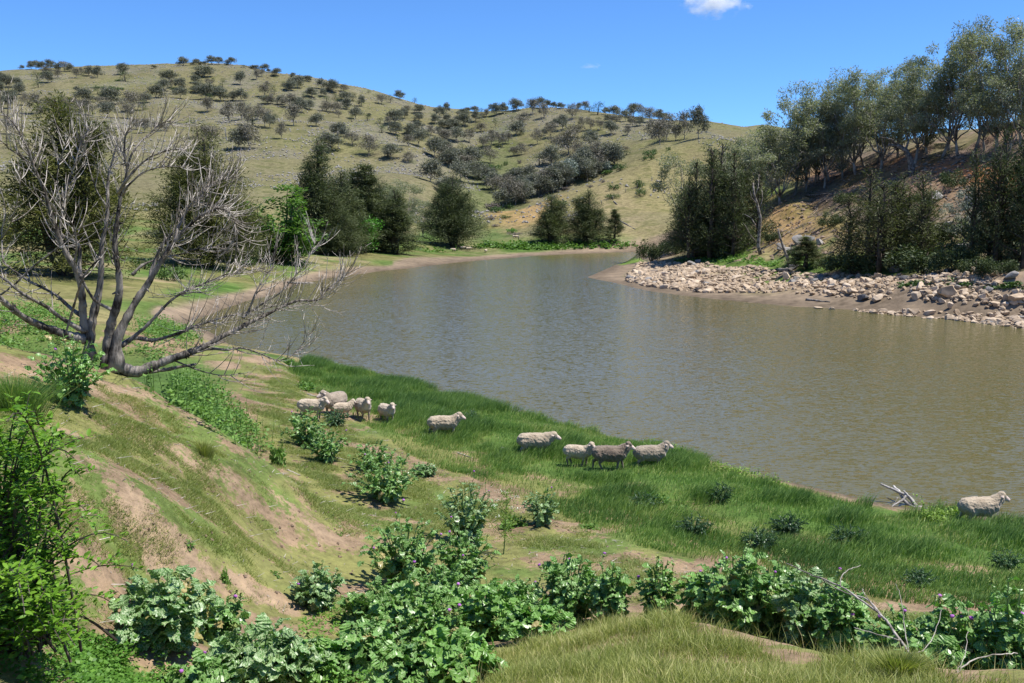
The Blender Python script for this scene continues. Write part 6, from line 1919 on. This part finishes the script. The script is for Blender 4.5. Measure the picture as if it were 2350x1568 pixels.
M_CLOVER = leaf_mat('clover_leaf', (0.06, 0.16, 0.02), (0.17, 0.33, 0.05), 0.5, 0.3)
stuff('clover', ground_cover(BOTTOM, 30000, 0.04, 0.16, 161, 0.28), M_CLOVER, 'bright green low leaves carpeting the bottom left corner', 'ground cover')
stuff('herbs', ground_cover(HOLLOW, 14000, 0.04, 0.12, 163, 0.40), M_CLOVER, 'low green herbs between the thistles at the bottom', 'ground cover')
# bigger leafed weeds
def weed_bed(poly, n, size, hgt, seed, stems=0, stem_h=0.6):
    g = np.random.default_rng(seed)
    mb = ground_cover(poly, n, size, hgt, seed, 0.34)
    if stems:
        Q = scatter(poly, stems, seed + 9)
        zq = ground_z(Q[:, 0], Q[:, 1])
        for k in range(len(Q)):
            p = np.array([Q[k, 0], Q[k, 1], zq[k]])
            st, _ = bend(p, (g.normal(0, .15), g.normal(0, .15), 1), stem_h * g.uniform(0.5, 1.2), g, 0.15, 3, 0.1)
            mb.tube(st, np.linspace(.008, .004, 4), 3, cap=False, var=0.8)
            m = 9
            t = g.random(m)
            c = p + (st[-1] - p) * t[:, None]
            d = g.normal(0, 1, (m, 3)) * np.array([1, 1, .4]) + np.array([0, 0, .4])
            mb.leaves(c, d, unit(g.normal(0, .6, (m, 3)) + np.array([0, 0, 1])), size * 1.1 * (1.1 - t * .6), size * .5 * (1.1 - t * .6), np.clip(.6 + .2 * g.normal(0, 1, m), 0, 1))
    return mb
W1 = region([(325, 885), (400, 872), (470, 890), (540, 930), (590, 985), (640, 1025), (610, 1050), (550, 1030), (480, 985), (400, 945), (350, 920)])
stuff('weeds', weed_bed(W1, 16000, 0.10, 0.42, 171, 260, 0.75), M_WEED, 'bright green weeds with seed stems beyond the mound edge', 'weeds')
W2 = region([(-60, 715), (60, 700), (150, 715), (210, 760), (200, 800), (120, 812), (0, 806), (-60, 806)])
stuff('weeds', weed_bed(W2, 16000, 0.11, 0.45, 173, 160, 0.7), M_WEED, 'green weeds at the left edge behind the mound', 'weeds')
W3 = region([(280, 745), (380, 735), (450, 760), (470, 790), (400, 830), (330, 840), (280, 810)])
stuff('weeds', weed_bed(W3, 9000, 0.12, 0.4, 175, 60, 0.6), M_WEED, 'green weeds on the low ground under the dead tree', 'weeds')
FARW = region([(1110, 562), (1200, 560), (1280, 558), (1430, 557), (1470, 564), (1430, 572), (1250, 575), (1150, 572), (1060, 570), (1010, 580), (960, 578)])
stuff('shore_weeds', weed_bed(FARW, 14000, 0.5, 0.8, 177), M_WEED, 'green weeds fringing the far shore below the three she-oaks', 'weeds')
EDGE3 = region([(2060, 650), (2200, 648), (2360, 650), (2360, 668), (2200, 668), (2060, 662)])
stuff('bank_grass', weed_bed(EDGE3, 6000, 0.2, 0.22, 178), M_SHRUB, 'thin green grass between the rocks near the right edge', 'grass')
FARB = region([(1560, 592), (1700, 588), (1830, 600), (1900, 612), (1800, 618), (1700, 605), (1600, 602), (1540, 604)])
stuff('bank_grass', weed_bed(FARB, 9000, 0.25, 0.3, 179), M_WEED, 'green grass between the rocks and the red slope', 'grass')

# light green weeds on the mud at the water's edge
EDGE = region([(2085, 1178), (2120, 1172), (2190, 1176), (2215, 1190), (2190, 1212), (2120, 1200)])
stuff('waterside_weeds', weed_bed(EDGE, 4200, 0.07, 0.30, 187, 60, 0.4), leaf_mat('light_weed', (0.13, 0.22, 0.03), (0.27, 0.40, 0.07), 0.5, 0.3), 'light green weeds at the water edge between driftwood and lone sheep', 'weeds')
EDGE2 = region([(1480, 1022), (1600, 1052), (1700, 1083), (1820, 1115), (1800, 1130), (1680, 1105), (1560, 1065), (1470, 1035)])
stuff('waterside_weeds', weed_bed(EDGE2, 5000, 0.06, 0.24, 189, 40, 0.3), bpy.data.materials['light_weed'], 'light green weeds fringing the water beyond the row of sheep', 'weeds')
# twigs, dry stalks and pebbles on the near bank
ALLN = region([(-60, 830), (250, 860), (330, 885), (530, 1015), (620, 1040), (560, 840), (700, 850), (830, 975), (1100, 1108), (1450, 1252), (1950, 1370), (2200, 1420), (1850, 1420), (1480, 1395), (1050, 1400), (720, 1420), (300, 1440), (-60, 1420)])
g = np.random.default_rng(211)
mb = MB()
Q = scatter(ALLN, 2600, 212)
zq = ground_z(Q[:, 0], Q[:, 1])
for k in range(len(Q)):
    a, L = g.random() * 6.28, 0.04 + 0.22 * g.random() ** 3
    d = np.array([math.cos(a), math.sin(a), 0]) * L
    p = np.array([Q[k, 0], Q[k, 1], zq[k] + .008])
    q = p + d
    q[2] = zq[k] + .012 + .03 * g.random()
    mb.tube(np.array([p, q]), [.004 + L * .012, .002], 3, cap=False)
link('dry_twigs', mb.mesh('dry_twigs', M_TWIG), kind='stuff', label='dry twigs and stalks littering the near bank', category='twigs')
Q = scatter(ALLN, 3800, 214)
o = rock_field('clods', Q, ground_z(Q[:, 0], Q[:, 1]) - .005, 0.015 + 0.09 * g.random(len(Q)) ** 4, plain_mat('clod', (0.12, 0.085, 0.06), (0.34, 0.25, 0.17), 3.0, 0.95), 215, 0.6, True)
o['label'], o['category'] = 'crumbs of soil, dung and pebbles on the near bank', 'clods'
for (pp, lab) in [([(840, 1060), (905, 1066)], 'thin grey stick on the ground above the broad thistle'), ([(1150, 1028), (1195, 1040)], 'pale stick lying at the inner edge of the tall grass'), ([(745, 1046), (800, 1058)], 'thin stick beside the thistle hiding the sheep'), ([(705, 905), (735, 913)], 'pale stick on the sandy flat behind the ram'), ([(1050, 1040), (1085, 1052)], 'short dry stick on the bare strip by the tall grass'), ([(660, 1080), (690, 1092)], 'bent dry twig on the right foot of the mound')]:
    traced('dead_stick', pp, .022, .012, M_TWIG, lab, 'stick', 'dead sticks on the near bank')

def tussock(x, y, hpx, wpx, n, mat, label, seed):
    g = np.random.default_rng(seed)
    wx, wy, wz, r, _ = stand(x, y)
    W, Hm = px_m(wpx, r), px_m(hpx, r)
    P = g.normal(0, W * .13, (n, 2))
    lean = P / (W * .13) * 0.55 + g.normal(0, .25, (n, 2)) + np.array([.15, 0])
    mb = MB()
    zl = ground_z(P[:, 0] + wx, P[:, 1] + wy) - wz
    blades(mb, P, zl, Hm * (.6 + .5 * g.random(n)), np.full(n, .008), lean, g, np.clip(.35 + .22 * g.normal(0, 1, n), 0, 1))
    t = thing('grass_tussock', label, 'tussock', (wx, wy, wz), 0, 1, 'grass tussocks')
    link('blades', mb.mesh('blades', mat), t)
tussock(40, 950, 90, 150, 1500, G_LUSH, 'big dark green grass tussock at the left edge of the mound', 181)
tussock(2060, 1560, 70, 110, 1300, G_DRY, 'olive grass tussock at the bottom right by the fallen branch', 183)
tussock(470, 1045, 40, 50, 300, G_DRY, 'thin dry weed tuft on the right side of the mound', 185)

# leafy shrub at the left edge, arching sprays of glossy leaves
M_ROSE = leaf_mat('glossy_leaf', (0.06, 0.16, 0.014), (0.21, 0.38, 0.04), 0.45, 0.32, spec=0.25)
def rose_leaf():
    mb = MB()
    v = [(0, 0, 0), (.3, .2, .05), (.3, 0, 0), (.3, -.2, .05), (.68, .19, .03), (.68, 0, -.03), (.68, -.19, .03), (1, 0, -.12)]
    mb.add(v, [(0, 2, 1), (0, 3, 2), (4, 5, 7), (5, 6, 7)], [(1, 2, 5, 4), (2, 3, 6, 5)])
    return mb
RL = [rose_leaf().mesh('leaf', M_ROSE, True) for _ in range(1)]
rv, rq, rt = np.array(rose_leaf().v[0]), np.array([(1, 2, 5, 4), (2, 3, 6, 5)]), np.array([(0, 2, 1), (0, 3, 2), (4, 5, 7), (5, 6, 7)])
sx, sy, sz, sr, _ = stand(40, 1490)
shrub = thing('leafy_shrub', 'bright green glossy-leaved shrub arching in from the left edge', 'shrub', (sx, sy, sz))
g = np.random.default_rng(190)
def near_pt(p, dist):
    dx, dy, dz = px_dir(*p)
    k = dist / dy
    return np.array([dx * k - sx, dist - sy, CAM_H + dz * k - sz])
tips = [(16, 968), (52, 955), (105, 990), (142, 1008), (170, 1052), (184, 1092), (150, 1140), (200, 1175), (238, 1190), (294, 1244), (231, 1300), (328, 1308), (257, 1384), (190, 1400), (120, 1010), (75, 1040), (0, 1010)]
tips += [(g.uniform(-110, 160), g.uniform(1010, 1420)) for _ in range(70)]
tips += [(g.uniform(-110, 200), g.uniform(1380, 1490)) for _ in range(34)]
stems, leafM = MB(), []
low_n = len(tips)
tips += [(g.uniform(-80, 150), g.uniform(1400, 1500)) for _ in range(26)]
for i, tp in enumerate(tips):
    d1 = sy + (g.normal(-0.2, 0.55) if i < low_n else g.uniform(-1.1, -0.5))
    p0 = np.array([g.normal(-0.1, .2), g.normal(0, .2), 0])
    p2 = near_pt(tp, d1)
    p1 = np.array([p0[0] * .4 + p2[0] * .55, p2[1] * .5, max(p2[2] + 0.25, p2[2] * 0.85)])
    f = np.linspace(0, 1, 12)[:, None]
    C_ = p0 * (1 - f) ** 2 + 2 * p1 * f * (1 - f) + p2 * f ** 2
    stems.tube(C_, np.linspace(.012, .003, 12), 5)
    for k in range(60):
        u = 0.22 + 0.78 * (k + g.random()) / 60
        c = np.array([np.interp(u, f[:, 0], C_[:, j]) for j in range(3)]) + g.normal(0, .06, 3) * (1.25 - u)
        tang = unit(p2 - p1)
        yaw = math.atan2(tang[1], tang[0]) + g.choice([-1, 1]) * g.uniform(.4, 1.3)
        l = g.uniform(.045, .085) * (1.1 - .3 * u)
        M = Matrix.Translation(c) @ Matrix.Rotation(yaw, 4, 'Z') @ Matrix.Rotation(-g.uniform(-.2, .8), 4, 'Y') @ Matrix.Rotation(g.normal(0, .5), 4, 'X') @ Matrix.Diagonal((l, l, l, 1))
        leafM.append((M, i < 17, u))
    for s in range(4):                       # short side sprays
        u = g.uniform(.45, .9)
        c = np.array([np.interp(u, f[:, 0], C_[:, j]) for j in range(3)])
        e = c + unit(g.normal(0, 1, 3) + np.array([.3, -.2, .6])) * g.uniform(.1, .24)
        stems.tube(np.array([c, (c + e) / 2 + (0, 0, .02), e]), [.004, .003, .002], 3)
        for k in range(9):
            q = c + (e - c) * g.random() + g.normal(0, .012, 3)
            l = g.uniform(.04, .075)
            leafM.append((Matrix.Translation(q) @ Matrix.Rotation(g.random() * 6.28, 4, 'Z') @ Matrix.Rotation(-g.uniform(-.1, .9), 4, 'Y') @ Matrix.Diagonal((l, l, l, 1)), i < 17, .9))
link('stems', stems.mesh('stems', M_BARKD), shrub)
front = [m for m in leafM if m[1]]
random.shuffle(front)
sep_l = front[:290]
for M, _, _ in sep_l:
    o = link('leaf', RL[0], shrub)
    o.matrix_basis = M
mb = MB()
ids = set(id(m) for m in sep_l)
for m in leafM:
    if id(m) in ids:
        continue
    A_ = np.array(m[0])
    mb.add(rv @ A_[:3, :3].T + A_[:3, 3], rt, rq, float(np.clip(.45 + .25 * g.normal(), 0, 1)))
o = link('foliage', mb.mesh('foliage', M_ROSE, True), shrub)
o['kind'] = 'stuff'

# fallen branch at lower right
def free_limb(name, specs, label, cat, mat, base_px, base_d):
    dx, dy, dz = px_dir(*base_px)
    k = base_d / dy
    o_ = np.array([dx * k, base_d, CAM_H + dz * k])
    t = thing(name, label, cat, tuple(o_))
    for i, (nm, pts, r0, r1, d0, d1) in enumerate(specs):
        n = len(pts) * 4
        q = smooth(pts, n)
        f = np.linspace(0, 1, n)
        P = []
        for j in range(n):
            a, b, c = px_dir(*q[j])
            dd = d0 + (d1 - d0) * f[j]
            P.append(np.array([a * dd / b, dd, CAM_H + c * dd / b]) - o_)
        P = np.array(P)
        P[1:-1] += rng.normal(0, .004, P[1:-1].shape)
        rad = (r0 + (r1 - r0) * f) * np.linspace(d0, d1, n) / FPX
        mb = MB()
        mb.tube(P, rad, 7)
        for _ in range(n // 3):
            j = rng.integers(1, n - 1)
            a = unit(rng.normal(0, 1, 3))
            mb.tube(np.array([P[j], P[j] + a * (rad[j] + .025)]), [rad[j] * .4, rad[j] * .1], 4)
        link(nm, mb.mesh(nm, mat, True), t)
    return t
free_limb('fallen_branch', [
    ('stem', [(1805, 1293), (1860, 1318), (1925, 1345), (1985, 1385), (2030, 1420), (2080, 1490), (2120, 1535), (2165, 1585)], 1.2, 4.2, 11.0, 6.6),
    ('twig', [(1888, 1330), (1940, 1362), (1990, 1375), (2025, 1415)], 1.0, 2.4, 10.2, 8.6),
    ('twig', [(1928, 1345), (1930, 1325), (1948, 1308), (1975, 1297)], 1.6, .7, 9.7, 9.9),
    ('twig', [(2010, 1402), (1990, 1370), (1978, 1352)], 1.6, .7, 8.7, 8.9),
    ('twig', [(2068, 1470), (2010, 1455), (1960, 1440)], 1.8, .7, 8.0, 8.3),
    ('twig', [(2095, 1505), (2130, 1480), (2150, 1440), (2160, 1400)], 1.4, .5, 7.6, 8.0),
    ('twig', [(2085, 1490), (2075, 1440), (2068, 1370), (2055, 1340)], 1.4, .5, 7.8, 8.4)],
    'long bare fallen branch lying up over the thistles at lower right', 'branch', M_TWIG, (2120, 1535), 6.9)
free_limb('fallen_branch', [('stem', [(2170, 1600), (2200, 1545), (2240, 1512), (2290, 1502), (2335, 1500)], 2.2, 1.0, 6.5, 7.2), ('twig', [(2195, 1552), (2215, 1500), (2222, 1450)], 1.2, .5, 6.6, 7.0), ('twig', [(2205, 1590), (2250, 1570), (2300, 1566), (2340, 1575)], 1.6, .8, 6.4, 6.6)],
          'short curved dead branch at the bottom right corner', 'branch', M_TWIG, (2170, 1580), 6.5)
def DW(x, y): return ((3400 + x / 3.376) * .57373, (1900 + y / 3.376) * .57373)
dwd = stand(*DW(860, 445))[1]
free_limb('driftwood', [
    ('limb', [DW(*p) for p in [(415, 125), (500, 160), (620, 215), (730, 265), (810, 310), (860, 380), (900, 430), (955, 445)]], 2.2, 5.5, dwd + .6, dwd),
    ('limb', [DW(*p) for p in [(588, 148), (620, 185), (660, 215), (690, 280), (760, 360), (840, 430)]], 2.2, 4, dwd + .9, dwd + .1),
    ('limb', [DW(*p) for p in [(750, 285), (710, 340), (640, 380), (560, 435)]], 2.6, 1.5, dwd + .2, dwd - .1),
    ('limb', [DW(*p) for p in [(725, 210), (760, 255), (820, 320), (870, 400), (900, 440)]], 1.4, 4, dwd + .4, dwd),
    ('limb', [DW(*p) for p in [(700, 330), (780, 390), (850, 430), (880, 445)]], 4, 4, dwd + .3, dwd),
    ('twig', [DW(*p) for p in [(700, 340), (640, 305), (600, 330), (550, 390)]], 1.0, .5, dwd + .2, dwd + .3),
    ('twig', [DW(*p) for p in [(640, 310), (610, 370), (580, 400)]], .9, .4, dwd + .2, dwd + .1)],
    'bleached forked driftwood snag standing at the near waterline', 'driftwood', M_DEAD, DW(860, 445), dwd)

# tall feathery hemlock with white umbels, and a few loose weeds
hx_, hy_, hz_, hr_, _ = stand(1155, 1272)
t = thing('hemlock', 'tall feathery yellow-green herb with small white flower umbels behind the thistles', 'wildflower', (hx_, hy_, hz_))
g = np.random.default_rng(201)
st, um, lv = MB(), MB(), MB()
Hh = px_m(150, hr_)
main, _ = bend((0, 0, -.05), (0.02, 0, 1), Hh, g, .08, 6, .1)
st.tube(main, np.linspace(.014, .005, 7), 5)
for k in range(16):
    u = .25 + .75 * k / 15
    p = np.array([np.interp(u, np.linspace(0, 1, 7), main[:, j]) for j in range(3)])
    a = k * 2.4
    e = p + np.array([math.cos(a), math.sin(a), .55]) * Hh * (.34 - .2 * u)
    st.tube(np.array([p, (p + e) / 2 + (0, 0, .02), e]), [.005, .004, .002], 4)
    if u > .55:
        for q in range(26):
            c = e + g.normal(0, .035, 3) * np.array([1, 1, .15])
            um.leaves([c], [unit(g.normal(0, 1, 3))], [np.array([0, 0.2, 1.0])], [.02], [.016], np.array([.8]))
    m = 40
    c = p + (e - p) * g.random((m, 1)) + g.normal(0, .04, (m, 3))
    lv.leaves(c, g.normal(0, 1, (m, 3)), g.normal(0, 1, (m, 3)), np.full(m, .06), np.full(m, .016), np.clip(.6 + .2 * g.normal(0, 1, m), 0, 1))
link('stem', st.mesh('stem', M_STALK), t)
link('umbel', um.mesh('umbel', plain_mat('white_petals', (.6, .62, .5), (.75, .77, .66), 9)), t)
link('foliage', lv.mesh('foliage', leaf_mat('fern_leaf', (.10, .20, .02), (.22, .34, .06), .5, .35)), t)
WB = [proto('weed', make_bush(250 + k, 420, .10, .5, .6), M_STALK, M_WEED, .5, .6) for k in range(3)]
for i, (x, y, h, w, lab) in enumerate([(1500, 1160, 40, 60, 'leafy green weed in the grass below the row of sheep'), (1560, 1175, 26, 46, 'small leafy weed right of another in the grass'), (660, 836, 22, 34, 'round green weed at the near tip of the lake'), (700, 895, 26, 40, 'green weed on the sandy flat near the lake tip'),
                                       (640, 1070, 60, 30, 'thin upright weed on the right slope of the mound'), (620, 1312, 26, 40, 'small green weed on the bare path'), (770, 1220, 20, 30, 'tiny green weed on the bare flat'), (1555, 1060, 44, 30, 'upright weed standing against the water, right of the sheep'), (515, 1330, 50, 24, 'thin upright weed in the bare path behind the lower-left thistle'),
                                       (980, 1350, 50, 60, 'green weed beside the tall dark thistle'), (420, 1240, 22, 40, 'flat weed on the mound'), (900, 1210, 24, 60, 'low yellow-green weed below the broad thistle'), (1180, 1210, 40, 60, 'green weed behind the tall hemlock'), (1350, 1215, 26, 44, 'green weed on the bare ground right of the upright thistle'),
                                       (860, 1330, 24, 40, 'small weed left of the tall dark thistle'), (2180, 1190, 30, 60, 'yellow-green weed at the waterline beside the driftwood')]):
    at(WB[i % 3], 'weed', lab, 'weed', x, y, h, w, None, 'weeds on the near bank', trunk='stems')

# cloud
def cloud(label, px, py, wpx, hpx, dist, seed, dens):
    dx, dy, dz = px_dir(px, py)
    k = dist / dy
    c = np.array([dx * k, dist, CAM_H + dz * k])
    mb = MB()
    g = np.random.default_rng(seed)
    W, Hc = wpx / FPX * dist, hpx / FPX * dist
    mb.add(ICO_V * np.array([W * .5, W * .4, Hc * .5]), ICO_F)
    m, nt, out = new_mat('cloud')
    tc = N(nt, 'ShaderNodeTexCoord')
    nz = N(nt, 'ShaderNodeTexNoise', i_Scale=1.0, i_Detail=7.0, i_Roughness=.62)
    mp = N(nt, 'ShaderNodeMapping')
    mp.inputs['Scale'].default_value = (5.0 / W, 5.0 / W, 3.0 / Hc)
    mp.inputs['Location'].default_value = (seed, 0, 0)
    nt.links.new(tc.outputs['Object'], mp.inputs[0])
    nt.links.new(mp.outputs[0], nz.inputs[0])
    ln = N(nt, 'ShaderNodeVectorMath', operation='LENGTH')
    mp2 = N(nt, 'ShaderNodeMapping')
    mp2.inputs['Scale'].default_value = (2 / W, 2.5 / W, 2 / Hc)
    nt.links.new(tc.outputs['Object'], mp2.inputs[0])
    nt.links.new(mp2.outputs[0], ln.inputs[0])
    sb = N(nt, 'ShaderNodeMath', operation='MULTIPLY_ADD', i_1=-.42)
    nt.links.new(ln.outputs['Value'], sb.inputs[0])
    nt.links.new(nz.outputs[0], sb.inputs[2])
    mr = N(nt, 'ShaderNodeMapRange', i_1=.22, i_2=.5, i_3=0.0, i_4=dens)
    nt.links.new(sb.outputs[0], mr.inputs[0])
    vo = N(nt, 'ShaderNodeVolumePrincipled')
    vo.inputs['Color'].default_value = (1, 1, 1, 1)
    vo.inputs['Anisotropy'].default_value = 0.2
    nt.links.new(mr.outputs[0], vo.inputs['Density'])
    nt.links.new(vo.outputs[0], out.inputs['Volume'])
    link('cloud', mb.mesh('cloud', m), loc=c, label=label, category='cloud', group='clouds')
cloud('larger wispy white cloud at the top edge of the sky', 1640, 4, 190, 80, 9000, 3, .010)
cloud('small white cloud showing behind the trees at the right', 2195, 168, 60, 26, 9000, 5, .014)
cloud('faint tiny cloud in the open blue sky', 1356, 152, 60, 16, 9000, 7, .004)
